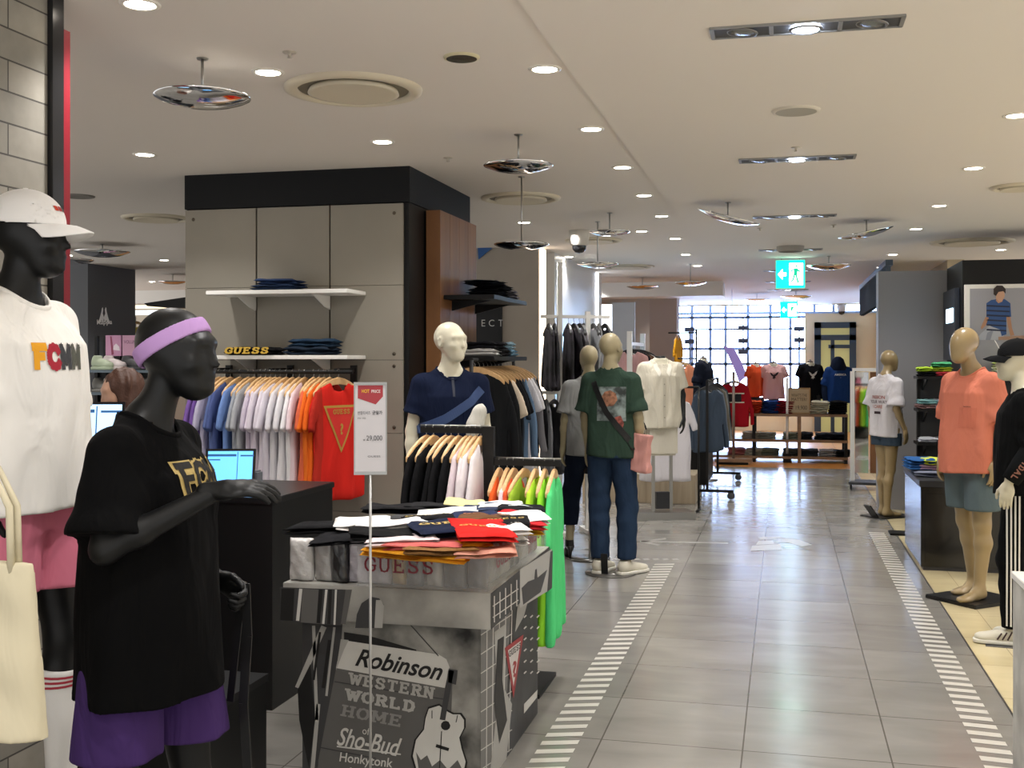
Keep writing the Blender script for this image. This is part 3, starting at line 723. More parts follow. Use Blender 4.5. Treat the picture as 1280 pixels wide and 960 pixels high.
# the fittings go on behind the photographer
for x in (-4.6, -2.8, -1.0, 1.2, 3.0):
    for y in (-4.5, -2, .5, 2.6) if x not in (-1.0, 1.2) else (-4.5, -2, .3, 1.6, 3.2):
        if x == -2.8 and 1 < y < 3.2: continue
        spot((x, y, CEIL-.03))
for x in (3.0, 4.2):
    for y in (5, 7, 9): spot((x, y, CEIL-.03))
for x in (-5.2, -6.8, -8.2):
    for y in (4.5, 7.5, 10.5): spot((x, y, CEIL-.03))
for q in ((-4.5, 10.2), (-3.6, 13.5), (-2.0, 10.6), (-4.5, 15.5), (-1.6, 15.5), (-2.9, 5.2), (-3.0, 18), (1.2, 24.3), (-.6, 23.5), (-1.8, 21), (.4, 20)): spot((q[0], q[1], CEIL-.03))  # bare spots without fittings; the far ones added to brighten the buff wall
# triple recessed spots
m_lamp3 = mat('cool_lamp_glow', 'dbe9ff', .5, emit=110)
def triple(p, k, label):
    e = empty('triple_spotlight', p, 0, label, 'ceiling light', 'triple spotlights along the aisle')
    m_frame = M('8d8c88', .45, metal=.4); m_in = M('3d3d3e', .6)
    mb = MB(); w, d = .35, .065
    mb.box(-w, w, -d-.008, -d+.006, -.008, .001); mb.box(-w, w, d-.006, d+.008, -.008, .001)
    for x in (-w+.006, -.125, .125, w-.006): mb.box(x-.008, x+.008, -d, d, -.008, .001)
    mb.build('frame', m_frame, e)
    mb = MB(); mb.box(-w, w, -d, d, -.0045, -.001); mb.build('recess', m_in, e)
    for j, x in enumerate((-.235, 0, .235)):
        mb = MB(); lit = j == 1
        T = Matrix.Translation((x, 0, -.006 if not lit else -.012)) @ Matrix.Rotation(.12 if not lit else 0, 4, 'Y')
        mb.lathe([(.048, 0), (.052, -.006), (.060, -.004), (.062, 0)], n=28, T=T); r_ = mb.build('lamp_ring', M('77777a', .35, metal=.6), e)
        mb = MB(); mb.lathe([(0, -.006), (.03, -.005), (.05, -.001)], n=28, T=T); mb.build('lens', m_lamp3 if lit else M('6e7069', .2, metal=.3), r_)
    spot((0, 0, -.03), SPOT_W, parent=e)
for k, q in enumerate([(1007, 33), (996, 198), (993, 270), (988, 312), (986, 338), (985, 352), (985, 362)]):
    triple(ceil_at(*q), k, 'long grey triple spotlight with only the middle lit, %s from the camera' % ORD[k])
# chrome dishes hung on rods
def dish(px, py, rpx, sy, label, tilt=(0, 0)):
    p = ceil_at(px, sy); D = -p.x*math.sin(YAW)*-1*0+(p.x*FW[0]+p.y*FW[1]); z = zat(py, D); r = rpx*D/FPX
    e = empty('dish_reflector', p, 0, label, 'ceiling reflector', 'hung chrome dish reflectors')
    h = z-p.z
    mb = MB(); mb.tube([(0, 0, 0), (0, 0, h+.01)], .006, 8); mb.lathe([(.0, -.002), (.022, -.006), (.026, .001)], n=16); mb.build('rod', m_steel, e)
    mb = MB(); T = Matrix.Translation((0, 0, h)) @ Matrix.Rotation(tilt[0], 4, 'Y') @ Matrix.Rotation(tilt[1], 4, 'X')
    prof = [(0, -.16*r), (.35*r, -.145*r), (.62*r, -.10*r), (.85*r, -.03*r), (.97*r, .02*r), (r, .045*r), (.985*r, .065*r), (.93*r, .05*r), (.6*r, -.03*r), (0, -.07*r)]
    mb.lathe(prof, n=40, T=T); mb.build('dish', m_chrome, e)
    mb = MB(); mb.lathe([(0, .06*r), (.10*r, .05*r), (.12*r, -.06*r)], n=16, T=T); mb.build('hub', m_steel, e)
dishes = [(253, 124, 60, 73, 'nearest chrome dish reflector hung above the shelf pillar'), (648, 209, 44, 168, 'chrome dish reflector hung right of the black header'),
 (652, 307, 35, 221, 'chrome dish hung on a long rod past the walnut panel'), (762, 291, 26, 266, 'chrome dish hung just beside the white security camera'),
 (747, 331, 26, 277, 'chrome dish hung low below the white security camera'), (736, 369, 15, 345, 'small far chrome dish over the white garment racks', ),
 (803, 359, 20, 347, 'small chrome dish hung in front of the left coffer'), (863, 354, 20, 330, 'chrome dish on a thin rod left of the exit signs'),
 (910, 272, 40, 253, 'tilted chrome dish hung left over the aisle', (.28, .1)), (1083, 291, 35, 275, 'tilted chrome dish hung right over the aisle', (-.2, .1)),
 (1036, 333, 27, 320, 'chrome dish hung right of the near exit sign'), (946, 375, 16, 367, 'far small dish left of the far exit sign'), (995, 371, 19, 364, 'far dish just above the far exit sign'),
 (86, 326, 30, 312, 'far dish hung beside the capped head'), (128, 316, 34, 305, 'far dish hung above the charcoal wall, right of its neighbour'),
 (216, 353, 18, 343, 'farthest dish seen right of the charcoal wall')]
for d in dishes: dish(*d[:4], d[4], *(d[5:] or ()))
# big ring air diffusers
def diffuser(px, py, rpx, label):
    p = ceil_at(px, py); p.z -= .001; D = p.x*FW[0]+p.y*FW[1]; r = rpx*D/FPX
    e = empty('ring_diffuser', p, 0, label, 'air vent', 'round ceiling air diffusers')
    mb = MB(); mb.lathe([(r, .001), (r*.99, -.012), (r*.9, -.02), (r*.82, -.018), (r*.80, -.004)], n=56); mb.build('outer_ring', m_beige, e)
    mb = MB(); mb.lathe([(r*.80, -.003), (r*.62, -.003)], n=56); mb.build('throat', M('7d7666', .7), e)
    mb = MB(); mb.lathe([(0, -.016), (r*.45, -.018), (r*.60, -.026), (r*.66, -.024), (r*.64, -.006), (r*.6, -.003)], n=56); mb.build('inner_disc', m_beige, e)
for q in [(442, 111, 86, 'nearest large beige ring diffuser in the ceiling'), (651, 247, 50, 'beige ring diffuser behind the hung dish on the long rod'), (195, 272, 42, 'ring diffuser partly behind the pillar header'),
          (1215, 302, 50, 'ring diffuser above the poster on the right'), (1274, 233, 34, 'ring diffuser cut by the right edge of the picture'), (785, 333, 33, 'far ring diffuser over the white racks'), (742, 300, 36, 'ring diffuser behind the security camera')]: diffuser(*q)
def small_round(name, px, py, rpx, m1, m2, label, cat, d=.01):
    p = ceil_at(px, py); D = p.x*FW[0]+p.y*FW[1]; r = rpx*D/FPX
    e = empty(name, p, 0, label, cat)
    mb = MB(); mb.lathe([(r, .001), (r*.97, -d*.7), (r*.84, -d)], n=32); mb.build('rim', m1, e)
    mb = MB(); mb.lathe([(r*.84, -d), (r*.5, -d*.6), (0, -d*.6)], n=32); mb.build('face', m2, e)
small_round('ceiling_speaker', 995, 138, 30, M('cfc7b8', .6), M('a7a296', .8, bump=.002, bscale=300), 'round ceiling speaker grille over the middle of the aisle', 'speaker')
small_round('ceiling_speaker', 97, 245, 21, M('8c8881', .6), M('77736c', .8), 'dark round speaker grille near the capped head', 'speaker')
small_round('unlit_downlight', 577, 71, 23, M('c9bf9c', .5), M('55534b', .25, metal=.5), 'unlit beige rimmed downlight near the picture top', 'ceiling light')
small_round('ceiling_speaker', 988, 308, 17, M('9a958c', .6), M('6f6c66', .7), 'dark round fitting on the ceiling before the exit sign', 'speaker', .06)
for px, py, lb in ((362, 65, 'tiny sprinkler head above the beige ring diffuser'), (995, 184, 'small sprinkler head before the second triple spotlight'), (560, 197, 'tiny sprinkler head over the black header'), (950, 285, 'tiny sprinkler head beside the tilted dish'), (1042, 281, 'tiny sprinkler head between the third spotlight and the right dish')):
    p = ceil_at(px, py); mb = MB(); mb.lathe([(.030, .001), (.028, -.004), (.008, -.006), (.007, -.022), (.012, -.024), (0, -.026)], n=16, c=p)
    tag(mb.build('sprinkler', M('b8b0a2', .4, metal=.3)), lb, 'sprinkler')
# dome cameras
for px, py, s, lb in ((724, 288, 1, 'white dome security camera on the ceiling left of the aisle'), (1052, 383, 1, 'white dome security camera before the buff wall')):
    p = ceil_at(px, py) if px < 900 else onZ(px, 381, CEIL-.02); e = empty('security_camera', p, 0, lb, 'security camera'); k = s
    mb = MB(); mb.lathe([(0, .02), (.10*k, .0), (.10*k, -.05*k), (.085*k, -.14*k), (.07*k, -.15*k)], n=24); mb.build('housing', M('cfcac0', .5), e)
    mb = MB(); mb.lathe([(.07*k, -.15*k), (.066*k, -.185*k), (.04*k, -.215*k), (0, -.225*k)], n=24); mb.build('dome', M('1a1a1c', .1), e)
# exit signs
def exit_sign(px, y0, y1, lb):
    D = (CEIL-CAMH)*FPX/(HZ-y0)*.985; w = 36*13.9/FPX*.5; p = at(px, D); z0, z1 = zat(y1, D), zat(y0, D)
    e = empty('exit_sign', (p.x, p.y, z0), 0, lb, 'exit sign')
    h = z1-z0; mb = MB(); mb.box(-w, w, -.03, .03, 0, h); mb.build('housing', M('c8d2cf', .5), e)
    mb = MB(); mb.box(-w+.008, w-.008, -.034, -.029, .008, h-.008); f = mb.build('green_face', mat('exit_green', '00c496', .4, emit=2.6), e)
    mb = MB(); N = -.0355; P = lambda a, b: Vector((-w+2*w*a, N, h*b))
    poly(mb, [P(.08, .5), P(.24, .68), P(.24, .56), P(.36, .56), P(.36, .44), P(.24, .44), P(.24, .32)])
    poly(mb, [P(.46, .12), P(.92, .12), P(.92, .88), P(.46, .88)])
    mb.build('pictogram', mat('exit_white', 'e8fff6', .4, emit=6), e, bevel=-1)
    mb = MB(); P2 = lambda a, b: Vector((-w+2*w*a, N-.001, h*b))
    poly(mb, [P2(.66, .74), P2(.74, .74), P2(.74, .82), P2(.66, .82)]); poly(mb, [P2(.60, .45), P2(.72, .45), P2(.76, .70), P2(.62, .70)])
    poly(mb, [P2(.52, .58), P2(.62, .64), P2(.62, .69), P2(.50, .63)]); poly(mb, [P2(.74, .60), P2(.84, .55), P2(.85, .60), P2(.75, .68)])
    poly(mb, [P2(.60, .46), P2(.66, .46), P2(.62, .30), P2(.52, .20), P2(.50, .24), P2(.56, .32)]); poly(mb, [P2(.66, .46), P2(.72, .46), P2(.76, .32), P2(.80, .18), P2(.74, .18), P2(.70, .30)])
    mb.build('runner', mat('exit_green_dark', '00a27c', .4, emit=1.2), e, bevel=-1)
    mb = MB(); mb.tube([(-w*.6, 0, h), (-w*.6, 0, CEIL-z0)], .005, 6); mb.tube([(w*.6, 0, h), (w*.6, 0, CEIL-z0)], .005, 6); mb.build('hanger_rods', m_steel, e)
exit_sign(988, 325, 361, 'near green exit sign with arrow and running figure over the aisle'); exit_sign(986, 377, 398, 'far green exit sign hung before the bright window')
# ------------------------------------------------------------------ mannequins
def base_plate(mb, x, y, w, d, h=.012): mb.box(x-w/2, x+w/2, y-d/2, y+d/2, 0, h)
def JJ(**k): j = dict(J0); j.update(k); return j
def mann(name, px, D, phi, s, label, z=0, cat='mannequin'):
    p = at(px, D, z); phi = phi-math.degrees(math.atan((px-640)/FPX)); e = empty(name, p, face_rz(phi), label, cat); e.scale = (s, s, s); return e
def P2(ps, target, side, x, z, H, m, parent, name='print', lift=.003, maxe=.02, label=None):
    sg = 1 if side == 'F' else -1
    fr = ((x, 0, z), (sg, 0, 0), (0, 0, 1), (0, sg, 0))
    return print_on(name, ps, target, fr, H, m, parent, lift, maxe, label)
m_blk = mat('black_mannequin_gloss', '0c0d0e', .45, spec=.35)
m_white_sk = mat('ivory_mannequin', 'd9d3bd', .32)
m_beige_sk = mat('beige_mannequin', 'a89c7c', .4); m_olive_sk = mat('tan_mannequin', 'a08a62', .35, coat=.4)
DN = (0, 0, -1)
hang = dict(R=((-.05, -.15, -1), (1, .3, 0), (0, -1, 0), .3), L=((.05, -.15, -1), (-1, .3, 0), (0, -1, 0), .3))

# 1: black mannequin in the cap
plinth = MB().box(-.30, .30, -.26, .26, 0, .32)
o = plinth.build('display_plinth', M('6d6a66', .6), bevel=.004); pp = at(20, 3.1); o.location = (pp.x, pp.y, 0); o.rotation_euler[2] = YAW
tag(o, 'low grey plinth under the capped black mannequin', 'plinth')
J = JJ(knR=(-.11, .04, .51), anR=(-.12, .12, .085), knL=(.10, -.07, .51), anL=(.10, -.06, .085), wrR=(-.215, -.02, .92))
e = mann('mannequin', 26, 3.1, 52, .965, 'black mannequin wearing white cap, white tee and pink shorts by the brick pier', .33)
obj('body', body_mesh(J, .008, hands=hang, face=1, hc=(0, -.035, 1.665), hyaw=.32), m_blk, e)
tm = tee_mesh(J, .0085, hem=.90, wid=.255, dep=.185, slv=.95, se=.12, fold=(.013, 5, 5, 1.2), lean=-.01); tee = obj('tee', tm, cloth('efece6'), e); collar(tm, tee, cloth('efece6'))
def squeeze(pw_, k): return ([[Vector((a.x*k, a.y)) for a in p_] for p_ in pw_[0]], pw_[1]*k)
for ch, c, dx in (('F', 'e8a21f', -.10), ('C', 'a81f33', -.058), ('M', '3b3c40', -.012), ('M', '57584f', .042)):
    P2(squeeze(strokes2d(ch, .3, serif=False), .66), tm, 'F', dx, 1.325, .078, M(c, .8), tee, 'printed_letter')
sm_ = shorts_mesh(J, .0085, hem=.665, r0=.125, r1=.135); obj('shorts', sm_, cloth('d5798f'), e)
def cap(e, hc, yaw, col, logo=None, pitch=0, logo2=None):
    R = Matrix.Translation(hc) @ Matrix.Rotation(yaw, 4, 'Z') @ Matrix.Rotation(-pitch, 4, 'X')
    def F(P):
        f = ell(P, (0, .016, .040), (.092, .111, .100)); f = np.maximum(f, .034-P[2]-.12*P[1]*-1*.2); 
        return np.maximum(f, -(ell(P, (0, .016, .036), (.086, .105, .094))))
    me = surface(lambda *P: F(P), (-.11, -.12, .0), (.11, .15, .16), .005, 'cap'); me.transform(R); crown = obj('cap', me, cloth(col, .004), e)
    mb = MB(); n = 18; rows = []
    for i in range(n+1):
        a = -1.25+2.5*i/n; x = .088*math.sin(a)*1.0; 
        ri = Vector((x, .016-.104*math.cos(a), .040)); L_ = .085*math.cos(a*.95)**.7 if abs(a) < 1.6 else 0
        ro = Vector((x*1.03, .016-.104*math.cos(a)-L_, .040-.035*(abs(x)/.09)**2-.010-.012*math.cos(a)))
        ri.z -= .022*(abs(x)/.09)**2*.5; rows.append((ri, ri.lerp(ro, .5)+Vector((0, 0, .006)), ro))
    vs = [v for r in rows for v in r]; vs += [v-Vector((0, 0, .004)) for v in vs]; m = len(vs)//2; fs = []
    for i in range(n):
        for k in range(2):
            a = i*3+k; fs.append((a, a+1, a+4, a+3)); fs.append((a+m, a+3+m, a+4+m, a+1+m))
        fs.append((i*3+2, i*3+2+m, i*3+5+m, i*3+5))
    mb.add([R @ v for v in vs], fs, 0, True); mb.build('cap_brim', cloth(col, .003), crown)
    mb = MB(); mb.lathe([(0, .143), (.007, .142), (.009, .137)], n=12, T=R @ Matrix.Translation((0, .016, 0))); mb.build('cap_button', cloth(col, .003), crown)
    if logo:
        x = -.030
        for c in logo:
            fr = (R @ Vector((x, -.03, .082)), R.to_3x3() @ Vector((1, 0, 0)), R.to_3x3() @ Vector((0, 0, 1)), R.to_3x3() @ Vector((0, 1, 0)))
            print_on('embroidery', rect(.9), me, fr, .014, M(c, .8), crown, .002, .01); x += .015
    return crown, me, R
cap(e, (0, -.035, 1.665), .32, 'f2f0ee', ('d0452e', 'b33035', '555049'))
for s_ in 'RL':
    k = Vector(J['kn'+s_]); a = Vector(J['an'+s_]); top = k.lerp(a, .16); c1 = k.lerp(a, .35)+Vector((0, .012, 0))
    mb = MB(); N_ = 24; pts = []; rs = []
    def leg_at(t):
        p = k.lerp(a, t)+Vector((0, .018*math.sin(min(t/.6, 1)*PI)*1.0, 0)); return p, .062-.020*max(0, t-.3)/.7
    seq = [.22, .25, .27, .29, .31, .33, .35, .37, .39, .5, .6, .75, .9, 1.0]
    for t in seq: p, r_ = leg_at(t); pts.append(p); rs.append(r_)
    pts += [a+Vector((0, .0, -.03))]; rs += [.042]
    sock = None; mb.tube(pts, rs, 20); mb.tube([a+Vector((0, .03, -.045)), a+Vector((0, -.05, -.05)), a+Vector((0, -.16, -.062)), a+Vector((0, -.19, -.065))], [.034, .040, .034, .015], 16)
    sock = mb.build('sock', cloth('e6e4e0', .004), e)
    mb = MB()
    for t0 in (.26, .295, .33):
        p0, r0 = leg_at(t0); p1, r1 = leg_at(t0+.016); mb.tube([p0, p1], [r0+.0015, r1+.0015], 20, cap=False)
    mb.build('sock_stripes', M('a8303f', .8), sock)
# tote bag held by the first mannequin
tb = MB(); n = 10; vs = []
hb = at(-6, 2.42)
e2 = empty('tote_bag', (hb.x, hb.y, 0), YAW-.25, 'cream canvas tote bag hanging in front of the pink shorts', 'bag')
def bagF(P):
    x, y, z = P; t = (1.16-z)/.38; w = .095+.03*t; th = .018+.03*np.clip(t, 0, 1)+.004*np.sin(z*40+x*20)
    return np.maximum(np.sqrt(np.maximum(np.abs(x)-w, -.03)**2*np.sign(np.abs(x)-w+.03)*0+0)+np.maximum(np.abs(x)-w, (np.abs(y)-th*(1-.7*(x/w)**4))), np.maximum(z-(zt_), zb_-z))
zt_, zb_ = zat(702, 2.42), zat(918, 2.42)
bm_ = surface(lambda *P: bagF(P), (-.17, -.08, zb_-.02), (.17, .08, zt_+.02), .007, 'bag'); obj('bag_body', bm_, cloth('cfc6ab', .006), e2)
mb = MB()
for sy in (-.012, .012):
    mb.tube([(-.05, sy, zt_-.02), (-.045, sy, zt_+.12), (0, sy, zt_+.2), (.045, sy, zt_+.12), (.05, sy, zt_-.02)], .008, 8)
mb.build('handles', cloth('cfc6ab', .006), e2)

# 2: black mannequin with the headband
J = JJ(elR=(-.225, -.0, 1.195), wrR=(-.145, -.255, 1.335), elL=(.22, .09, 1.17), wrL=(.20, -.10, 1.045),
       knR=(-.10, .045, .51), anR=(-.11, .10, .085), knL=(.10, -.07, .51), anL=(.10, -.04, .085), hiR=(-.09, .03, .93), hiL=(.09, -.02, .93))
e = mann('mannequin', 188, 2.85, 62, .965, 'black mannequin with lilac headband, black tee and purple shorts')
hd = dict(R=((.12, -1, .10), (.35, .1, -1), (1, 0, -.2), .33), L=((-.1, -1, -.45), (-.9, .1, -.4), (0, -.2, 1), .95))
hc2 = (0, -.080, 1.672)
obj('body', body_mesh(J, .0075, hands=hd, hh=.0035, female=True, face=1, hc=hc2, hyaw=-.05, hs=1.05), m_blk, e)
tm = tee_mesh(J, .008, female=True, hem=.80, wid=.235, dep=.18, slv=.86, sr=.085, se=.115, flare=1.06, fold=(.012, 4, 5, .6), neckcut=(1.455, .45)); tee = obj('tee', tm, cloth('060607'), e); collar(tm, tee, cloth('060607'))
for ch, dx in (('F', -.045), ('C', .018), ('M', .085), ('M', .16)):
    P2(strokes2d(ch, .34, serif=False), tm, 'F', dx-.02, 1.355, .09, M('b29a5c', .6), tee, 'printed_letter', .0025)
    P2(strokes2d(ch, .20, serif=False), tm, 'F', dx-.02, 1.355, .083, M('15120f', .8), tee, 'letter_fill', .0045)
obj('shorts', shorts_mesh(J, .008, hem=.645, r0=.106, r1=.112, hipx=.145, hipy=.112, top=.93), cloth('432e62'), e)
def band(P):
    x, y, z = P[0]-hc2[0], P[1]-hc2[1], P[2]-hc2[2]; zz = z*1-y*-.55-.028
    zz = z+.55*y-.042
    f = ell((x, y, z), (0, .018, .030), (.088, .109, .103)); return np.maximum(np.maximum(f, np.abs(zz)-.024), -(f+.010))
obj('headband', surface(lambda *P: band(P), (-.11, -.2, 1.55), (.11, .11, 1.80), .0045, 'band'), cloth('b48fc4', .004), e)
# strap hanging from its left fist
Mx = world_of(e); q = Mx @ Vector((.175, -.19, 1.02))
mb = MB(); w = at(0, 1)
pts = [q+Vector((0, 0, .02)), q+Vector((.006, 0, -.12)), q+Vector((-.006, 0, -.3)), q+Vector((.01, 0, -.55)), q+Vector((0, 0, -.75))]
for i in range(4): mb.bar(pts[i], pts[i+1], .026, .005)
mb.bar(q+Vector((-.01, 0, .0)), q+Vector((-.05, .01, -.3)), .02, .004)
tag(mb.build('hanging_strap', M('0c0c0d', .5)), 'long black strap hanging from the fist of the headband mannequin', 'strap')

# 3: ivory mannequin in the navy polo
J = JJ(elR=(-.215, .03, 1.16), wrR=(-.225, -.02, .92))
e = mann('mannequin', 563, 6.55, 10, 1.022, 'ivory mannequin in navy polo with blue crossbody strap by the pillar')
obj('body', body_mesh(J, .009, hands=hang, face=2, hc=(0, -.02, 1.665), hyaw=.62), m_white_sk, e)
tm = tee_mesh(J, .009, hem=.88, wid=.215, dep=.145, slv=.62, se=.095, sr=.078, fold=(.007, 5, 5, .6), neckcut=(1.50, .3)); tee = obj('polo', tm, cloth('141c33'), e); collar(tm, tee, cloth('141b30'))
P2(rect(.12), tm, 'F', 0, 1.42, .12, M('141b30', .6), tee, 'placket'); 
obj('trousers', trousers_mesh(J, .011), cloth('262a33'), e)
def strap_mesh(tm, pts, wd, n=40, lift=.006, side='F', clo=.006):
    bt = BVHTree.FromPolygons([v.co for v in tm.vertices], [tuple(p.vertices) for p in tm.polygons]); sg = 1 if side == 'F' else -1
    mb = MB(); vs = []
    for i in range(n+1):
        t = i/n*(len(pts)-1); k = min(int(t), len(pts)-2); a, b = Vector(pts[k]), Vector(pts[k+1]); p = a.lerp(b, t-k); d = (b-a).normalized(); pr = Vector((-d.z, 0, d.x))*wd/2
        for q in (p-pr, p+pr):
            h = bt.ray_cast(Vector((q.x, -sg*.6, q.z)), Vector((0, sg, 0))); y = h[0].y if h[0] else p.y
            vs += [Vector((q.x, y-sg*lift, q.z)), Vector((q.x, y-sg*(lift-clo), q.z))]
    fs = []
    for i in range(n):
        a = i*4; fs += [(a, a+2, a+6, a+4), (a+1, a+5, a+7, a+3), (a, a+4, a+5, a+1), (a+2, a+3, a+7, a+6)]
    return mb.add(vs, fs, 0, False)
o = strap_mesh(tm, [(-.20, 0, 1.17), (-.05, 0, 1.235), (.10, 0, 1.33), (.17, 0, 1.40)], .05).build('crossbody_strap', M('2d4470', .6), e)
tag(o, 'blue strap')
b = surface(lambda *P: ell(P, (.0, 0, 0), (.05, .035, .11))+.003*np.sin(P[2]*60), (-.15, -.08, -.18), (.16, .08, .18), .009, 'bag')
bo = obj('shoulder_bag', b, cloth('c9c7bf'), None); q = world_of(e) @ Vector((.115, -.175, 1.22)); bo.location = q; bo.rotation_euler = (0, .35, face_rz(14)); tag(bo, 'small pale bag slung across the front of the navy polo', 'bag')
# 4: green tee from behind
J = JJ(elR=(-.21, .02, 1.16), wrR=(-.21, -.05, .915), elL=(.20, .0, 1.16), wrL=(.195, -.05, .91), knR=(-.115, -.03, .51), anR=(-.125, .02, .10), knL=(.095, -.01, .51), anL=(.075, .03, .10))
e = mann('mannequin', 764, 8.42, 164, 1.012, 'beige mannequin seen from behind in green tee and blue jeans')
obj('body', body_mesh(J, .01, hands=hang, face=2, hc=(0, .0, 1.665), hyaw=-.25, barefoot=False), m_beige_sk, e)
tm = tee_mesh(J, .010, hem=.865, wid=.222, dep=.15, slv=.85, sr=.085, se=.108, fold=(.009, 4, 6, .6), neckcut=(1.515, -.1)); tee = obj('tee', tm, cloth('33463b'), e); collar(tm, tee, cloth('33463b'))
P2(rect(.85), tm, 'B', -.035, 1.26, .25, mat('back_print_photo', '6f7a78', .8, vary=.8, vscale=14), tee, 'back_print')
P2(([[Vector((.3, 0)), Vector((.8, .05)), Vector((1.05, .4)), Vector((.95, .8)), Vector((.6, 1)), Vector((.25, .9)), Vector((0, .5))]], 1.05), tm, 'B', -.02, 1.30, .12, mat('back_print_figure', '9a6b52', .8, vary=.5, vscale=30), tee, 'back_print', .005)
P2(([[Vector((.3, 0)), Vector((.6, .1)), Vector((.7, .5)), Vector((.5, 1)), Vector((.15, .9)), Vector((0, .4))]], .7), tm, 'B', -.09, 1.12, .11, mat('back_print_red', '8d4a40', .8, vary=.5, vscale=40), tee, 'back_print', .004)
tr = obj('jeans', trousers_mesh(J, .010, cut=.115, kr=.078, ar=.066, flare=1.05), cloth('27374e'), e)
up, so = shoe_mesh(); m_sneak = M('d5d0bf', .6)
def shoes(e, J, mats, rz=(0, 0), ups=None, dz=-.095):
    for k, s_ in enumerate('RL'):
        a = Vector(J['an'+s_]); u = obj('shoe', up, mats[0], e); u.location = (a.x, a.y, a.z+dz); u.rotation_euler = (0, 0, rz[k]); w = obj('sole', so, mats[1], u)
        mb = MB()
        for j in range(4): y = -.055-.024*j; mb.bar((-.022, y, .074-.010*j), (.022, y, .074-.010*j), .006, .004)
        l = mb.build('laces', mats[2], u)
    return
shoes(e, J, (m_sneak, M('dedbd0', .6), M('cfcabb', .7)), (-.5, -.15))
mb = MB()
o = strap_mesh(tm, [(.185, 0, 1.38), (.11, 0, 1.42), (.0, 0, 1.20), (-.17, 0, .99), (-.20, 0, .93)][1:], .042, side='B').build('shoulder_strap', M('101113', .5), e); 
b = surface(lambda *P: np.maximum(np.abs(P[0])-.03-.02*np.clip(-P[2]*4, 0, 1), np.maximum(np.abs(P[1])-.07-.12*np.clip(-P[2]*1.6, 0, 1), np.abs(P[2])-.14))+.003*np.sin(P[2]*50+P[1]*30), (-.09, -.17, -.16), (.09, .17, .16), .009, 'bag')
bo = obj('shopping_pouch', b, cloth('d49a92'), None); bo.location = at(801, 8.3, zat(566, 8.3)); bo.rotation_euler = (.15, 0, YAW+PI/2*0+.9); tag(bo, 'salmon pink bag hanging beside the hand of the green tee mannequin', 'bag')
mb = MB(); mb.lathe([(0, .0), (.19, 0), (.19, .008), (0, .008)], n=40); bp_ = mb.build('base_plate', M('6e6c68', .25, metal=.5), e); bp_.location = (0, .02, 0)
mb = MB(); mb.bar((.02, .1, 0), (.02, .12, .16), .05, .006); mb.build('heel_bracket', M('111113', .4), e)
# 5: companion in the grey tee
J = JJ(knR=(-.08, -.02, .53), anR=(-.06, .06, .13), knL=(.12, -.16, .54), anL=(.16, -.02, .13), hiL=(.09, .0, .93))
e = mann('mannequin', 736, 9.02, 190, .965, 'beige mannequin in pale grey tee and black heels behind the green tee one')
obj('body', body_mesh(J, .012, hands=hang, hh=.005, female=True, hc=(0, -.01, 1.665), face=1, barefoot=False), m_beige_sk, e)
tm = tee_mesh(J, .011, hem=.86, wid=.235, dep=.15, slv=.8, fold=(.008, 4, 6, 2)); tee = obj('tee', tm, cloth('8e8f8e'), e); collar(tm, tee, cloth('8e8f8e'))
obj('trousers', trousers_mesh(J, .011, cut=.28, kr=.072, ar=.06), cloth('182030'), e)
for k, s_ in enumerate('RL'):
    a = Vector(J['an'+s_]); mb = MB()
    mb.tube([a+Vector((0, .02, -.02)), a+Vector((0, -.04, -.06)), a+Vector((0, -.12, -.105)), a+Vector((0, -.16, -.115))], [.038, .036, .034, .012], 14)
    mb.tube([a+Vector((0, .035, -.02)), a+Vector((0, .035, -.135))], [.022, .008], 10)
    mb.tube([a+Vector((0, .0, -.02)), a+Vector((0, 0, .03))], [.040, .036], 14, cap=False)
    mb.build('heeled_shoe', M('0d0d0f', .3), e)
mb = MB(); mb.lathe([(0, .0), (.18, 0), (.18, .008), (0, .008)], n=40); mb.build('base_plate', M('6e6c68', .25, metal=.5), e)
mb = MB(); mb.bar((0, .03, .0), (0, .05, .42), .015, .015); mb.build('support_rod', m_steel, e)
# 8: white tee by the grey partition
J = JJ(elR=(-.20, .05, 1.16), wrR=(-.21, -.06, .93), knR=(-.06, -.0, .51), knL=(.06, -.01, .51), anR=(-.06, .05, .085), anL=(.055, .0, .085))
e = mann('mannequin', 1108, 11.45, 133, .955, 'tan faceless mannequin in white tee and denim shorts by the grey partition')
obj('body', body_mesh(J, .011, hands=hang, hh=.005, female=True, hc=(0, -.05, 1.665), face=0), m_olive_sk, e)
tm = tee_mesh(J, .011, hem=.86, wid=.215, dep=.15, slv=.9, se=.108, fold=(.010, 4, 6, 2), neckcut=(1.515, -.1)); tee = obj('tee', tm, cloth('e4e0e4'), e); collar(tm, tee, cloth('e4e0e4'))
for k, (t_, c) in enumerate((('PASSION', 'a8584e'), ('YOUR WAY', '6f6468'), ('I CARE', 'b86a58'))): P2(text2d(t_, 0, .02), tm, 'B', -.01, 1.28-.05*k, .035, M(c, .8), tee, 'printed_text', .004)
P2(rect(3.2), tm, 'B', -.01, 1.115, .028, M('3a2a30', .8), tee, 'printed_bar', .004)
obj('shorts', shorts_mesh(J, .011, hem=.765, top=.90, hipx=.15, hipy=.11, r0=.105, r1=.108), cloth('3f4d5c'), e)
mb = MB(); mb.box(-.16, .16, -.27, .22, 0, .012); mb.box(-.05, .05, .16, .17, 0, .012); mb.build('base_plate', M('0e0e10', .35), e)
T = Matrix.Translation((-.06, .20, .012)) @ Matrix.Rotation(-.7, 4, 'X'); mb = MB(); mb.box(-.05, .05, 0, .012, 0, .18, T=T); mb.build('calf_bracket', M('0e0e10', .35), e)
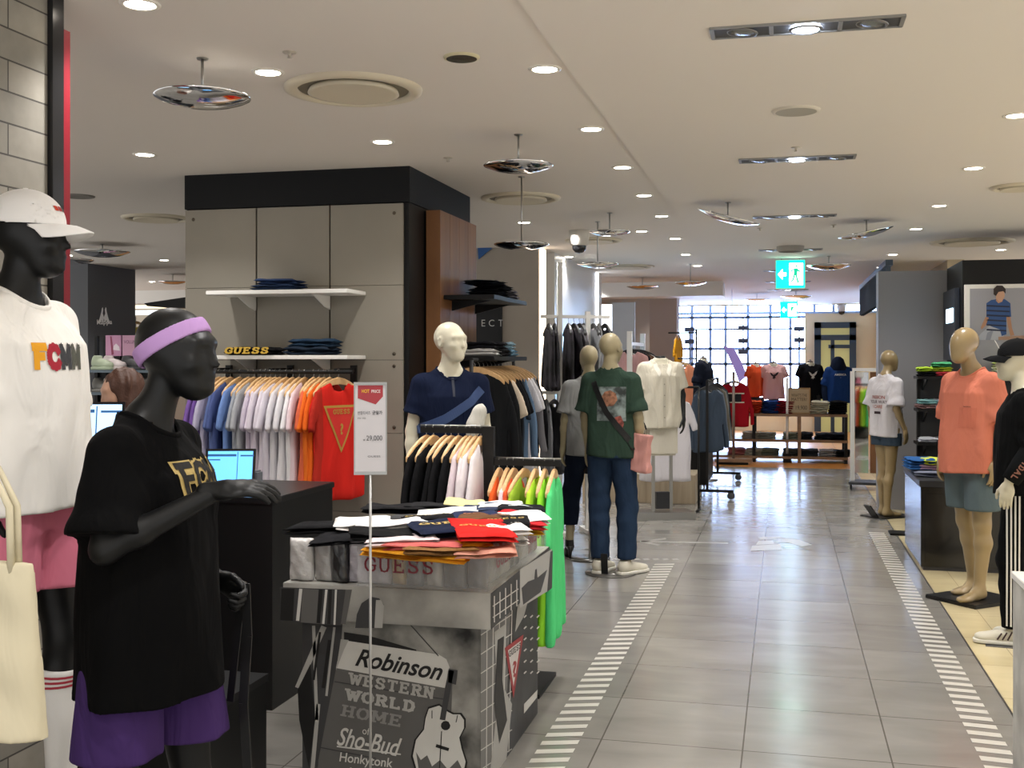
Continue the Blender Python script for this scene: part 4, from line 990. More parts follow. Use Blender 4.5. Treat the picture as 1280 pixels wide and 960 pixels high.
# 9: orange tee
J = JJ( knR=(-.10, .06, .51), anR=(-.10, .14, .10), knL=(.085, .0, .51), anL=(.08, -.02, .10))
e = mann('mannequin', 1214, 7.45, -40, 1.018, 'tan faceless mannequin in bright orange pocket tee and grey denim shorts')
obj('body', body_mesh(J, .009, hands=hang, hh=.0042, hc=(0, -.075, 1.665), face=0, hs=1.02), m_olive_sk, e)
tm = tee_mesh(J, .009, hem=.84, wid=.235, dep=.17, slv=.92, sr=.09, se=.112, fold=(.011, 4, 5, 1.2), neckcut=(1.50, .2), lean=-.02); tee = obj('tee', tm, cloth('d27d66'), e); collar(tm, tee, cloth('d27d66'))
P2(rect(.85), tm, 'F', .085, 1.20, .13, cloth('cc7660'), tee, 'pocket', .004)
P2(text2d('PACIFICA', 0, .02), tm, 'F', .085, 1.272, .008, M('4a2a22', .8), tee, 'pocket_text', .005)
obj('shorts', shorts_mesh(J, .009, hem=.60, r0=.108, r1=.112, fold=.003), cloth('5d6b70'), e)
mb = MB(); mb.box(-.20, .20, -.20, .24, 0, .025); mb.build('base_plate', M('0e0e10', .35), e, bevel=.004)
T = Matrix.Translation((-.16, .16, .02)) @ Matrix.Rotation(-.75, 4, 'X'); mb = MB(); mb.box(-.02, .02, 0, .012, 0, .20, T=T); mb.build('calf_bracket', M('1b1b1e', .35), e)
# 10: black jacket at the right edge
J = JJ(elL=(.215, .06, 1.17), wrL=(.205, -.08, .96), knL=(.09, -.06, .51), anL=(.09, -.05, .10), knR=(-.09, .0, .51), anR=(-.09, .06, .10))
e = mann('mannequin', 1276, 6.35, -86, .955, 'mannequin in black cap and jacket with striped track pants at the right edge')
obj('body', body_mesh(J, .011, hands=hang, hh=.0045, hc=(0, -.035, 1.665), face=1, barefoot=False), m_white_sk, e)
cap(e, (0, -.035, 1.665), 0, '17181a', None)
R_ = (0, -.035, 1.665)
mb = MB(); T = Matrix.Translation((.0, -.130, 1.765)) @ Matrix.Rotation(-1.1, 4, 'X'); 
mb.lathe([(0, .003), (.030, .003), (.032, 0)], n=20, T=T); mb.build('cap_patch', M('e6e4e0', .6), e)
tm = tee_mesh(J, .011, hem=.88, wid=.235, dep=.16, slv=1.0, sr=.085, se=.085, fold=(.010, 5, 5, 1)); jk = obj('jacket', tm, cloth('0c0d0f'), e)
for s_ in 'LR':
    a, b_, c = Vector(J['sh'+s_]), Vector(J['el'+s_]), Vector(J['wr'+s_]); mb = MB()
    mb.tube([a.lerp(b_, .8), b_, b_.lerp(c, .5), b_.lerp(c, .92)], [.075, .070, .062, .05], 18); sl = mb.build('sleeve', cloth('16181a'), jk)
    if s_ == 'L':
        me_ = sl.data; ps, wd = strokes2d('DIVIDAL', .2, serif=False)
        d = (c-b_).normalized(); U = d
        fr = (b_.lerp(c, .45)+Vector((.0, 0, 0)), tuple(d), tuple(Vector((1, 0, 0)).cross(d).normalized()), (-1, 0, 0))
        print_on('sleeve_lettering', (ps, wd), me_, fr, .035, M('9a6a5c', .7), sl, .003)
tp = trousers_mesh(J, .010, cut=.10, kr=.075, ar=.060); tr = obj('track_pants', tp, cloth('0a0b0d'), e)
for k in range(4):
    y = -.085+.022*k
    ps = [[Vector((0, 0)), Vector((.012, 0)), Vector((.012, 1)), Vector((0, 1))]]
    print_on('side_stripe', (ps, .012), tp, ((0.6, y, .52), (0, 1, 0), (0, 0, 1), (-1, 0, 0)), .80, M('e3e1dc', .7), tr, .004, .03)
shoes(e, J, (M('e8e6e2', .5), M('efede8', .5), M('d8d6d2', .6)))
mb = MB()
for j in range(3): mb.bar((.150-.012, -.03-.03*j, .03), (.150-.010, -.06-.03*j, .07), .008, .004)
mb = MB()
aL = Vector(J['anL'])
for j in range(3): mb.bar((aL.x+.046, aL.y-.03-.028*j, .035), (aL.x+.040, aL.y-.005-.028*j, .085-.006*j), .009, .006)
mb.build('shoe_stripes', M('3a2426', .6), e)
mb = MB(); mb.box(-.18, .18, -.2, .22, -.0, .003); mb.build('base_plate', M('77777a', .25, metal=.7), e)
# ------------------------------------------------------------------ hanging garments (hook at the origin, garment plane XZ, rail along Y)
def sd_poly(x, z, pts):
    n = len(pts); d = np.full(x.shape, 1e9, np.float32); s = np.ones(x.shape, np.float32)
    for i in range(n):
        ax, az = pts[i]; bx, bz = pts[i-1]; ex, ez = bx-ax, bz-az; wx, wz = x-ax, z-az
        t = np.clip((wx*ex+wz*ez)/(ex*ex+ez*ez+1e-12), 0, 1); d = np.minimum(d, (wx-ex*t)**2+(wz-ez*t)**2)
        c1 = z >= az; c2 = z < bz; c3 = ex*wz > ez*wx; fl_ = (c1 & c2 & c3) | (~c1 & ~c2 & ~c3); s = np.where(fl_, -s, s)
    return s*np.sqrt(d)
def hung_mesh(half, h=.011, th=.016, seed=0, fold=.012, z0=-.12, z1=-.85, swell=.8):
    pts = half+[(-x, z) for x, z in reversed(half)]; rnd = random.Random(seed); ph = [rnd.uniform(0, 6) for _ in range(4)]
    xs = [p[0] for p in pts]; zs = [p[1] for p in pts]
    gx = np.arange(min(xs)-.04, max(xs)+.04+h, h, dtype=np.float32); gz = np.arange(min(zs)-.04, max(zs)+.04+h, h, dtype=np.float32)
    def F(X, Y, Z):
        x2, z2 = X[:, 0, :], Z[:, 0, :]; d = sd_poly(x2+.006*np.sin(z2*13+ph[0]), z2+.006*np.sin(x2*22+ph[1]), pts)
        t = np.clip((z0-z2)/(z0-z1), 0, 1); off = fold*t*(np.sin(x2*26+ph[2]+z2*2)+.6*np.sin(x2*47+ph[3]))
        T = th*(1+swell*t)*(np.clip(-d/.05, 0, 1)**.5*.6+.4)
        return smax(d[:, None, :]+.004, np.abs(Y-off[:, None, :])-T[:, None, :], .008)
    return surface(F, (min(xs)-.04, -.07, min(zs)-.04), (max(xs)+.04, .07, max(zs)+.04), h, 'hung')
TEE_H = [(.0, -.135), (.045, -.125), (.07, -.068), (.14, -.088), (.215, -.130), (.265, -.24), (.30, -.37), (.235, -.395), (.215, -.32), (.222, -.55), (.232, -.82), (.0, -.83)]
LONG_H = [(.0, -.12), (.045, -.115), (.07, -.068), (.14, -.088), (.21, -.130), (.26, -.30), (.285, -.50), (.30, -.70), (.24, -.71), (.215, -.45), (.225, -.72), (.0, -.74)]
SHIRT_H = [(.0, -.11), (.045, -.10), (.065, -.062), (.14, -.088), (.21, -.130), (.25, -.28), (.26, -.42), (.215, -.42), (.205, -.33), (.215, -.72), (.0, -.75)]
PANT_H = [(.0, -.10), (.16, -.10), (.17, -.30), (.15, -.98), (.03, -1.0), (.015, -.45), (.0, -.42)]
tees_m = [hung_mesh(TEE_H, seed=i) for i in range(3)]; longs_m = [hung_mesh(LONG_H, seed=i, fold=.01) for i in range(2)]; shirts_m = [hung_mesh(SHIRT_H, seed=i+4, th=.018) for i in range(2)]; pants_m = [hung_mesh(PANT_H, seed=9, th=.014)]
for m_ in tees_m+longs_m+shirts_m+pants_m: m_.materials.append(cloth('ffffff'))
mb = MB(); a_ = [(-.205, -.150), (-.17, -.118), (-.11, -.088), (-.05, -.068), (0, -.060), (.05, -.068), (.11, -.088), (.17, -.118), (.205, -.150)]
vs = []; 
for i, (x, z) in enumerate(a_):
    hgt = .016+.012*(1-abs(x)/.205); yb = .012*(abs(x)/.2)**2
    vs += [(x, -.009+yb, z-hgt), (x, .009+yb, z-hgt), (x, .009+yb, z+hgt*.6), (x, -.009+yb, z+hgt*.6)]
fs = [(0, 1, 2, 3), tuple(range(len(vs)-1, len(vs)-5, -1))]
for i in range(len(a_)-1):
    for k in range(4): p = i*4+k; q = i*4+(k+1) % 4; fs.append((p, q, q+4, p+4))
mb.add(vs, fs, 0, False); hang_bar = mb.mesh('hb', .003); hang_bar.materials.append(m_pale)
mb = MB(); pts = [(0, 0, -.058), (0, 0, -.035), (.004, 0, -.025)]+[(.014*math.cos(t)+.0, 0, -.008+.014*math.sin(t)) for t in [-.9+i*.42 for i in range(10)]]
mb.tube(pts, .0022, 6); hang_hook = mb.mesh('hk'); hang_hook.materials.append(m_steel)
m_hblk = M('17171a', .4)
def hang_item(meshes, p, rz, col, name, label, cat, group, hlabel, hmat=None, tilt=0, prints=None, k=[0], sc=1.0, wr=.010):
    k[0] += 1
    h = empty('hanger' if hmat else 'wooden_hanger', p, rz, hlabel, 'hanger', 'hangers of the '+group)
    b = obj('hanger_bar', hang_bar, m_pale, h); obj('hook', hang_hook, m_steel, h)
    if hmat: setmat(b, hmat)
    me = meshes[k[0] % len(meshes)]
    if prints: me = me.copy()
    o = obj(name, me, m_pale); setmat(o, cloth(col, wr)); o.location = p; o.rotation_euler = (0, tilt, rz); o.scale = (sc, 1, sc)
    tag(o, label, cat, group)
    if prints: prints(o, me)
    return o

# --- white shelves on the pillar
def shelf(name, z, lab):
    e = empty(name, (-3.16, 6.93, z), 0, lab, 'shelf')
    mb = MB(); mb.box(-.49, .49, -.33, -.003, -.026, 0); mb.build('shelf_board', m_white, e, bevel=.003)
    for x in (-.30, .235):
        mb = MB(); mb.prism([(x-.004, -.005, -.027), (x-.004, -.30, -.027), (x-.004, -.24, -.045), (x-.004, -.09, -.10), (x-.004, -.005, -.115)], (.008, 0, 0)); mb.build('bracket', m_white, e)
shelf('wall_shelf', onY(350, 362, 6.6).z, 'white wall shelf, upper of two on the grey pillar'); shelf('wall_shelf', onY(350, 444, 6.6).z, 'white wall shelf, lower of two, above the hanging tees')
def folded(name, w, d, h, layers=2, col='333333', seed=0, soft=.012):
    rnd = random.Random(seed); mb = MB(); lh = h/layers
    for L_ in range(layers):
        n, m = 12, 9; ox, oy = rnd.uniform(-.006, .006), rnd.uniform(-.006, .006); top = []; bot = []
        for i in range(n+1):
            for j in range(m+1):
                u, v = -1+2*i/n, -1+2*j/m; e_ = (1-abs(u)**8)*(1-abs(v)**8); zz = lh*(.5+.5*min(1, e_*2.2)); nz = noise.noise(Vector((u*1.6+seed*3.1, v*1.6, L_*2.3+seed)))*.30*lh*2
                x, y = u*w/2*(1+.02*noise.noise(Vector((v*2, seed, L_)))), v*d/2*(1+.02*noise.noise(Vector((u*2, seed+5, L_))))
                top.append((x+ox, y+oy, L_*lh+zz+nz)); bot.append((x+ox, y+oy, L_*lh+lh*.5*(1-min(1, e_*2.2))+nz*.6))
        fs = []; N_ = len(top); id_ = lambda i, j: i*(m+1)+j
        for i in range(n):
            for j in range(m):
                fs.append((id_(i, j), id_(i+1, j), id_(i+1, j+1), id_(i, j+1))); fs.append((N_+id_(i, j), N_+id_(i, j+1), N_+id_(i+1, j+1), N_+id_(i+1, j)))
        for i in range(n):
            for j, s_ in ((0, 1), (m, -1)): fs.append((id_(i, j), N_+id_(i, j), N_+id_(i+1, j), id_(i+1, j)))
        for j in range(m):
            for i in (0, n): fs.append((id_(i, j), id_(i, j+1), N_+id_(i, j+1), N_+id_(i, j)))
        mb.add(top+bot, fs, 0, True)
    return mb
def put_folded(name, p, rz, w, d, h, col, label, cat, group=None, layers=2, seed=0, tilt=(0, 0), text=None, tcol='ffffff', tw=.6, tslab=True, mt=None, tsize=None, ty=0):
    o = folded(name, w, d, h, layers, col, seed).build(name, mt or cloth(col, .005)); o.location = p; o.rotation_euler = (tilt[0], tilt[1], rz)
    tag(o, label, cat, group)
    if text:
        ps = strokes2d(text, .2) if tslab else text2d(text, 0, .02)
        H = w*tw/ps[1]; fr = ((0, ty, h*1.0), (1, 0, 0), (0, 1, 0), (0, 0, -1))
        print_on('lettering', ps, o.data, fr, H, M(tcol, .6), o, .0025, .03)
    return o
zs1 = onY(350, 362, 6.6).z; zs2 = onY(350, 444, 6.6).z
p = onY(349, 356, 6.72)
put_folded('folded_jeans', (p.x, 6.72, zs1), .03, .30, .24, .034, '2c3d5c', 'folded blue jeans, lower of the pair on the upper white shelf', 'jeans', None, 2, 1)
put_folded('folded_jeans', (p.x+.01, 6.73, zs1+.036), .0, .27, .22, .034, '33456a', 'folded blue jeans, upper of the pair on the upper white shelf', 'jeans', None, 2, 2)
p = onY(320, 438, 6.7)
o = put_folded('folded_tee', (p.x, 6.70, zs2), 0, .34, .22, .05, '101012', 'folded black tee with gold letters on the lower white shelf', 'shirt', None, 2, 3)
letter_obj('lettering', 'GUESS', (p.x-.165, 6.588, zs2+.008), (.30, 0, 0), (.012, 0, .046), M('d3ad45', .35, metal=.5), o, slab=True, w=.24)
p = onY(392, 438, 6.72)
put_folded('folded_jeans', (p.x, 6.72, zs2), 0, .31, .23, .05, '1f2937', 'folded dark jeans, lower of the pair on the lower white shelf', 'jeans', None, 2, 4)
put_folded('folded_jeans', (p.x+.005, 6.73, zs2+.052), .04, .30, .22, .05, '24384d', 'folded dark jeans, upper of the pair on the lower white shelf', 'jeans', None, 2, 5)
# --- rail with the coloured tees
RY, RZ = 6.62, 1.535
e = empty('garment_rail', (-3.2, RY, RZ), 0, 'black wall rail under the lower white shelf on the pillar', 'rail')
mb = MB(); mb.tube([(-.62, 0, -.01), (.56, 0, -.01)], .013, 12); mb.build('rail_bar', m_blackm, e)
for x in (-.45, .0, .45): mb = MB(); mb.box(x-.012, x+.012, -.01, .31, -.012, .012); mb.box(x-.02, x+.02, .28, .306, -.08, .03); mb.build('rail_bracket', m_blackm, e)
lt = [(258, '7a5aa0', 'purple'), (265, '6d4f95', 'deep purple'), (274, 'b9b4cc', 'pale lilac'), (281, '5c6c9c', 'slate blue'), (288, '4c5a8a', 'slate blue'), (300, '6f8cc4', 'sky blue'), (311, '9a9fa8', 'grey'), (318, 'a5a7ab', 'light grey'),
      (326, 'c9bfcf', 'pale lilac'), (332, 'd3c8d6', 'pale lilac'), (338, 'd0c8d2', 'pale lilac'), (344, 'd5cdd8', 'pale lilac'), (350, 'd8d2dc', 'pale lilac'), (358, 'dcd9de', 'white'), (366, 'e2e0e4', 'white'), (374, 'e6e4e6', 'white'), (381, 'e3cdd3', 'pale pink'),
      (392, 'd9694a', 'salmon'), (399, 'e8732a', 'orange'), (405, 'e06420', 'orange'), (412, 'b52f24', 'brick red'), (423, 'd42a22', 'bright red')]
def guess_tri(o, me):
    for ps, H, c, lf in ((([[Vector((0, 1)), Vector((.5, 0)), Vector((1, 1))]], 1.0), .30, 'b8923c', .004), (([[Vector((.08, .95)), Vector((.5, .1)), Vector((.92, .95))]], 1.0), .30, 'd42a22', .006)):
        print_on('triangle_print', ps, me, ((0, 0, -.37), (1, 0, 0), (0, 0, 1), (0, 1, 0)), H, M(c, .6), o, lf)
    print_on('triangle_print', strokes2d('GUESS', .2), me, ((0, 0, -.26), (1, 0, 0), (0, 0, 1), (0, 1, 0)), .032, M('b8923c', .6), o, .009)
    print_on('triangle_print', text2d('?', 0, .03), me, ((0, 0, -.37), (1, 0, 0), (0, 0, 1), (0, 1, 0)), .07, M('b8923c', .6), o, .009)
rnd = random.Random(3)
for i, (px, c, cn) in enumerate(lt):
    p = onY(px, 470, RY); last = i == len(lt)-1; rz = -PI/2+rnd.uniform(-.10, .10)+math.pi
    rz = math.radians(90+(rnd.uniform(-4, 4) if not last else -22)); p.z = RZ
    # face towards +X, slightly to the aisle
    hang_item(tees_m, (p.x, RY, RZ), rz-0*PI, c, 'hanging_tee', '%s tee hanging on the pillar rail, %s from the left' % (cn, ORD[i]), 'shirt', 'tees on the pillar rail', 'wooden hanger carrying the %s tee from the left on the pillar rail' % ORD[i], prints=guess_tri if last else None)

# --- desk with screens
m_desk = mat('charcoal_desk', '0e0f10', .45)
e = empty('cash_desk', (-2.2, 4.9, 0), 0, 'tall charcoal cash desk behind the headband mannequin', 'desk')
c0 = onZ(350, 620, .97); 
mb = MB(); mb.box(c0.x-.72, c0.x, c0.y-.08, c0.y+.62, 0, .94); mb.build('desk_body', m_desk, e, world=True)
mb = MB(); mb.box(c0.x-.73, c0.x+.008, c0.y-.09, c0.y+.63, .941, .97); mb.build('desk_top', M('17181a', .35), e, world=True, bevel=.003)
c1 = onZ(333, 842, .38)
e = empty('low_cabinet', (c1.x-.3, c1.y-.2, 0), 0, 'low black cabinet at the foot of the cash desk', 'cabinet')
mb = MB(); mb.box(c1.x-.5, c1.x, c1.y-.55, c1.y-.0, .0, .35); mb.build('cabinet_body', m_desk, e, world=True)
mb = MB(); mb.box(c1.x-.505, c1.x+.006, c1.y-.555, c1.y+.005, .352, .38); mb.build('cabinet_top', M('17181a', .35), e, world=True)
m_screen = mat('blue_screen', '5fa8e8', .25, emit=1.15); m_screen2 = mat('pale_blue_screen', 'a8d0f0', .25, emit=1.1)
def laptop(p, rz, w, h, lab, tilt=.25, scr=m_screen, stand=True):
    e = empty('tablet_computer' if stand else 'monitor', p, rz, lab, 'computer')
    T = Matrix.Translation((0, 0, .012)) @ Matrix.Rotation(-tilt, 4, 'X')
    mb = MB(); mb.box(-w/2, w/2, 0, .012, 0, h, T=T); lid = mb.build('screen_case', M('0f1013', .35), e)
    mb = MB(); mb.box(-w/2+.012, w/2-.012, -.0015, 0, .014, h-.012, T=T); s_ = mb.build('screen', scr, lid)
    mb = MB()
    for a, b, c_, d in ((.05, .62, .80, .86), (.70, .97, .80, .84), (.05, .3, .7, .73)): mb.box(-w/2+w*a, -w/2+w*b, -.0025, -.0018, h*c_, h*d, T=T)
    mb.box(-w/2+w*.64, -w/2+w*.655, -.0025, -.0018, .02, h*.92, T=T); mb.build('screen_bars', M('2c5f96', .4, emit=.3), s_)
    mb = MB(); mb.box(-w/2, w/2, -.20, .02, 0, .014); mb.build('keyboard_base', M('3a3b40', .4), e)
q = onY(276, 604, c0.y+.06)
laptop((q.x, c0.y+.14, .972), .28, .24, .19, 'open black laptop with a blue screen on the cash desk')
mb = MB(); mb.box(-.05, .05, -.04, .04, 0, .09); o = mb.build('receipt_printer', M('6d7076', .4), bevel=.01); q = onY(319, 590, c0.y+.30); o.location = (q.x, c0.y+.25, .97); tag(o, 'small grey receipt printer beside the laptop', 'printer')
q = at(104, 4.9); e2_ = laptop((q.x, q.y, zat(574, 4.9)), .30, .34, .24, 'pale blue screen seen between the two black mannequins', .15, m_screen2)
e = empty('side_counter', (q.x, q.y, 0), 0, 'dark counter carrying the pale blue screen', 'counter'); mb = MB(); zc = zat(574, 4.9)-.003; mb.box(-.3, .3, -.25, .3, 0, zc-.03); mb.build('counter_body', m_desk, e); mb = MB(); mb.box(-.31, .31, -.26, .31, zc-.029, zc); mb.build('counter_top', M('17181a', .35), e)

# --- shop assistant mostly hidden behind the headband mannequin
J = JJ(wrL=(.16, -.28, 1.08), wrR=(-.16, -.28, 1.08), elL=(.22, -.02, 1.14), elR=(-.22, -.02, 1.14))
q = at(163, 5.75); e = empty('person', (q.x, q.y, 0), face_rz(-55), 'person with brown bobbed hair in dark clothes behind the cash desk', 'person'); e.scale = (.875,)*3
obj('body', body_mesh(J, .012, hands=dict(R=((0, -1, -.2), (0, .2, -1), (1, 0, 0), .5), L=((0, -1, -.2), (0, .2, -1), (-1, 0, 0), .5)), hh=.006, female=True, face=2, hc=(0, -.07, 1.64), hpitch=.25), mat('skin', 'c79b82', .5), e)
obj('blouse', tee_mesh(J, .012, hem=.88, wid=.22, dep=.14, slv=1.0), cloth('d8d2cc'), e)
obj('trousers', trousers_mesh(J, .013), cloth('20242c'), e)
def hairF(P):
    x, y, z = P[0], P[1]+.07, P[2]-1.64
    f = ell((x, y, z), (0, .035, .03), (.098, .115, .115)); f = smin(f, ell((x, y, z), (0, .05, -.06), (.10, .085, .11)), .03)
    f = f+.004*np.sin(x*150+z*30)+.003*np.sin(y*130)
    face_ = ell((x, y, z), (0, -.10, -.045), (.062, .09, .10)); return np.maximum(f, -face_)
obj('hair', surface(lambda *P: hairF(P), (-.12, -.2, 1.45), (.12, .12, 1.82), .006, 'hair'), mat('brown_hair', '4a2c1e', .55, bump=.004, bscale=60), e)

# ------------------------------------------------------------------ the display table
TX0, TX1, TY0, TY1, TZ = -1.86, -1.04, 3.95, 5.0, .75
e = empty('display_table', (-1.45, 4.45, 0), 0, 'promotional display table wrapped in black and white street photographs', 'table'); TBL = e
IN = .045
BX0, BX1, BY0_, BY1_ = TX0+IN+.02, TX1-IN, TY0+IN, TY1-IN
m_prt = mat('grey_sky_print', '777671', .5, vary=.95, vscale=4.5); m_prt2 = mat('pale_sky_print', 'a3a29c', .5, vary=.35, vscale=3.4); m_side = mat('dark_street_print', '4b4a49', .5, vary=.35, vscale=3)
mb = MB(); mb.box(BX0, BX1, BY0_, BY1_, 0, TZ-.135); mb.build('table_body', m_prt, e, True)
mb = MB(); mb.box(TX0, TX1, TY0, TY1, TZ-.135, TZ); mb.build('table_ledge', m_prt2, e, True, bevel=.002)
YF = BY0_-.0012; YL = TY0-.0012; XS = BX1+.0012; XL = TX1+.0012
pk, pw, pg, plg, pmg = M('121212', .5), M('c9c8c2', .5), M('5b5a58', .5), M('a6a5a0', .5), M('39393a', .5)
def gr(name, polys, plane, m, lift=0):
    if len(polys) > 1 and name != 'window_grid_print' and len(polys) < 30:
        return [gr(name, [q_], plane, m, lift) for q_ in polys][0]
    mb = MB()
    for pts in polys:
        if plane == 'F': q = [onY(a, b, YF-lift) for a, b in pts]
        elif plane == 'L': q = [onY(a, b, YL-lift) for a, b in pts]
        elif plane == 'S': q = [onX(a, b, XS+lift) for a, b in pts]
        else: q = [onX(a, b, XL+lift) for a, b in pts]
        poly(mb, q)
    return mb.build(name, m, e, True, bevel=-1)
def ln(a, b, w): 
    dx, dy = b[0]-a[0], b[1]-a[1]; L_ = math.hypot(dx, dy); nx, ny = -dy/L_*w/2, dx/L_*w/2
    return [(a[0]+nx, a[1]+ny), (b[0]+nx, b[1]+ny), (b[0]-nx, b[1]-ny), (a[0]-nx, a[1]-ny)]
# dark shop fronts at the left of the front
gr('shopfront_print', [[(378, 776), (428, 782), (424, 840), (402, 960), (392, 1080), (378, 1080)]], 'F', pmg)
gr('shopfront_print', [ln((405, 783), (372, 860), 7), ln((392, 782), (396, 900), 4), ln((418, 784), (408, 870), 3), ln((398, 880), (388, 990), 5)], 'F', plg, .0006)
gr('shopfront_print', [ln((400, 790), (392, 850), 3), ln((412, 800), (404, 860), 4), [(372, 862), (388, 830), (394, 900), (386, 960), (374, 900)]], 'F', pk, .0012)
gr('ledge_print', [[(350, 734), (432, 737), (428, 782), (350, 776)]], 'L', pmg)
gr('ledge_print', [[(378, 736), (402, 737), (402, 780), (376, 778)], [(432, 737), (440, 737), (432, 780), (426, 780)]], 'L', pg, .0006)
gr('ledge_print', [ln((376, 736), (372, 776), 4), ln((408, 737), (404, 780), 3), ln((420, 737), (418, 781), 2.5)], 'L', pw, .0012)
gr('ledge_print', [ln((401, 737), (398, 779), 5), ln((413, 737), (411, 780), 4), [(352, 736), (368, 736), (366, 776), (350, 775)]], 'L', pk, .0016)
gr('ledge_print', [[(444, 785), (446, 768), (452, 754), (464, 746), (474, 748), (480, 756), (478, 785)]], 'L', pmg, .0006)
gr('ledge_print', [[(468, 785), (470, 750), (476, 750), (480, 757), (478, 785)]], 'L', plg, .0012)
# big tilted sign board
gr('sign_board_print', [[(427, 800), (520, 815), (566, 838), (562, 960), (552, 1090), (388, 1075), (398, 950)]], 'F', pg, .0006)
gr('sign_board_print', [[(430, 790), (462, 795), (520, 812), (524, 822), (430, 802)]], 'F', pk, .0010)
gr('sign_board_print', [[(427, 800), (548, 818), (558, 824), (562, 834), (556, 860), (420, 835)]], 'F', pw, .0014)
gr('sign_board_print', [[(420, 838), (430, 812), (436, 800), (426, 799)]], 'F', plg, .0018)
gr('sign_wire_print', [ln((478, 742), (548, 820), 1.3)], 'F', pmg, .002)
gr('sign_seam_print', [ln((418, 852), (555, 874), 1.2), ln((399, 934), (470, 948), 1.2)], 'F', pmg, .002)
def ftxt(text, o_, r_, u_, m, slab=False, w=.2, shear=0, plane='F', lift=.0026, off=.0, serif=True):
    f_ = {'F': lambda q: onY(q[0], q[1], YF), 'L': lambda q: onY(q[0], q[1], YL), 'S': lambda q: onX(q[0], q[1], XS), 'SL': lambda q: onX(q[0], q[1], XL)}[plane]
    O = f_(o_); return letter_obj('lettering', text, O, f_(r_)-O, f_(u_)-O, m, e, slab, lift, True, w, serif, shear, off)
ftxt('Robinson', (444, 832), (552, 851), (447, 810), pk, shear=.35, off=.02)
ftxt('WESTERN', (437, 855), (541, 874), (439, 840), plg, True, .22)
ftxt('WORLD', (433, 875), (517, 891), (435, 860), plg, True, .24)
ftxt('HOME', (427, 895), (500, 909), (430, 880), M('848380', .5), True, .2)
ftxt('of', (453, 917), (462, 919), (454, 908), pw)
ftxt('Sho-Bud', (421, 931), (500, 946), (424, 908), pw, shear=.3, off=.012)
gr('underline_print', [ln((421, 933), (501, 943), 1.8)], 'F', pw, .0026)
ftxt('Honkytonk', (424, 955), (490, 963), (426, 940), pw, off=.01)
ftxt('Heaven', (437, 974), (484, 980), (438, 959), pw, off=.01)
ftxt('Guitars', (500, 975), (548, 985), (502, 960), pw, shear=.3)
# guitar
gy = [(536, 886), (549, 882), (560, 890), (566, 893), (575, 893), (580, 900), (580, 910), (574, 922), (577, 936), (582, 952), (578, 972), (560, 985), (538, 982), (522, 966), (516, 945), (520, 925), (530, 912), (532, 898)]
cxg, cyg = 549, 932
gr('guitar_print', [[(cxg+(a-cxg)*1.07, cyg+(b-cyg)*1.05) for a, b in gy]], 'F', pk, .003)
gr('guitar_print', [gy], 'F', pw, .0036)
gr('guitar_print', [[(520, 940), (526, 950), (534, 944), (540, 958), (550, 950), (560, 962), (572, 950), (578, 962), (574, 974), (558, 984), (538, 981), (524, 966)]], 'F', pg, .0042)
gr('guitar_print', [ln((564, 838), (553, 900), 7), [(561, 836), (572, 838), (570, 856), (560, 853)]], 'F', pmg, .0042)
gr('guitar_print', [[(557+6*math.cos(t*.6), 907+6*math.sin(t*.6)) for t in range(10)], ln((545, 932), (561, 937), 4), ln((552, 914), (549, 968), 1.2), ln((540, 888), (540, 898), 1), ln((572, 894), (570, 903), 1)], 'F', pk, .0048)
# right side: tall building grid, pennant logo, ship on the ledge
gr('street_print', [[(597, 742), (700, 660), (700, 990), (597, 1080)]], 'S', m_side, -.0006) if False else None
mb = MB(); mb.add([(XS, BY0_, .001), (XS, BY1_, .001), (XS, BY1_, TZ-.136), (XS, BY0_, TZ-.136)], [(0, 1, 2, 3)]); mb.build('street_print', mat('night_street_print', '343435', .5, vary=.5, vscale=5), e, True, bevel=-1)
mb = MB(); mb.add([(XL, TY0+.001, TZ-.134), (XL, TY1-.001, TZ-.134), (XL, TY1-.001, TZ-.001), (XL, TY0+.001, TZ-.001)], [(0, 1, 2, 3)]); mb.build('ledge_print', mat('night_street_print', '343435'), e, True, bevel=-1)
XS += .0004; XL += .0004
gr('street_print', [[(601, 748), (640, 722), (634, 860), (618, 960), (601, 975)]], 'S', M('6b6a68', .5), 0)
gr('window_grid_print', [ln((601+k*8, 748-k*6), (601+k*7, 990-k*10), 1) for k in range(1, 6)]+[ln((601, 770+k*24), (640, 744+k*24), 1.1) for k in range(9)], 'S', pw, .0006)
gr('street_print', [[(618, 790), (632, 780), (630, 860), (640, 880), (632, 960), (612, 970), (622, 880)], [(648, 745), (664, 735), (655, 770), (644, 790)]], 'S', plg, .0012)
gr('street_print', [[(622, 800), (630, 795), (628, 850), (634, 900), (624, 930), (618, 880)]], 'S', pk, .0018)
gr('lit_windows_print', [ln((655+8*(k % 3), 772+14*(k//3)), (658+8*(k % 3), 769+14*(k//3)), 1.6) for k in range(18)]+[[(655, 880), (672, 862), (671, 872), (655, 892)]]+[ln((650+k*5, 940-k*5), (651+k*5, 926-k*7), 2) for k in range(5)], 'S', pw, .0018)
tri = [(632, 812), (653, 796), (642, 866)]
gr('pennant_print', [[(631, 810), (654.5, 793), (642, 873)]], 'S', M('9c3034', .5), .0024)
gr('pennant_print', [[(635, 813), (651, 801), (642, 858)]], 'S', M('cfc9c4', .5), .003)
ftxt('GUESS', (635.5, 822), (650, 810), (635, 814), pmg, True, .2, plane='S', lift=.0036)
ftxt('?', (640, 848), (645, 844), (639.5, 828), M('9c3034', .5), plane='S', lift=.0036, off=.03)
gr('ship_print', [[(650, 712), (690, 686), (686, 738), (650, 760)]], 'SL', M('b0afab', .5), 0)
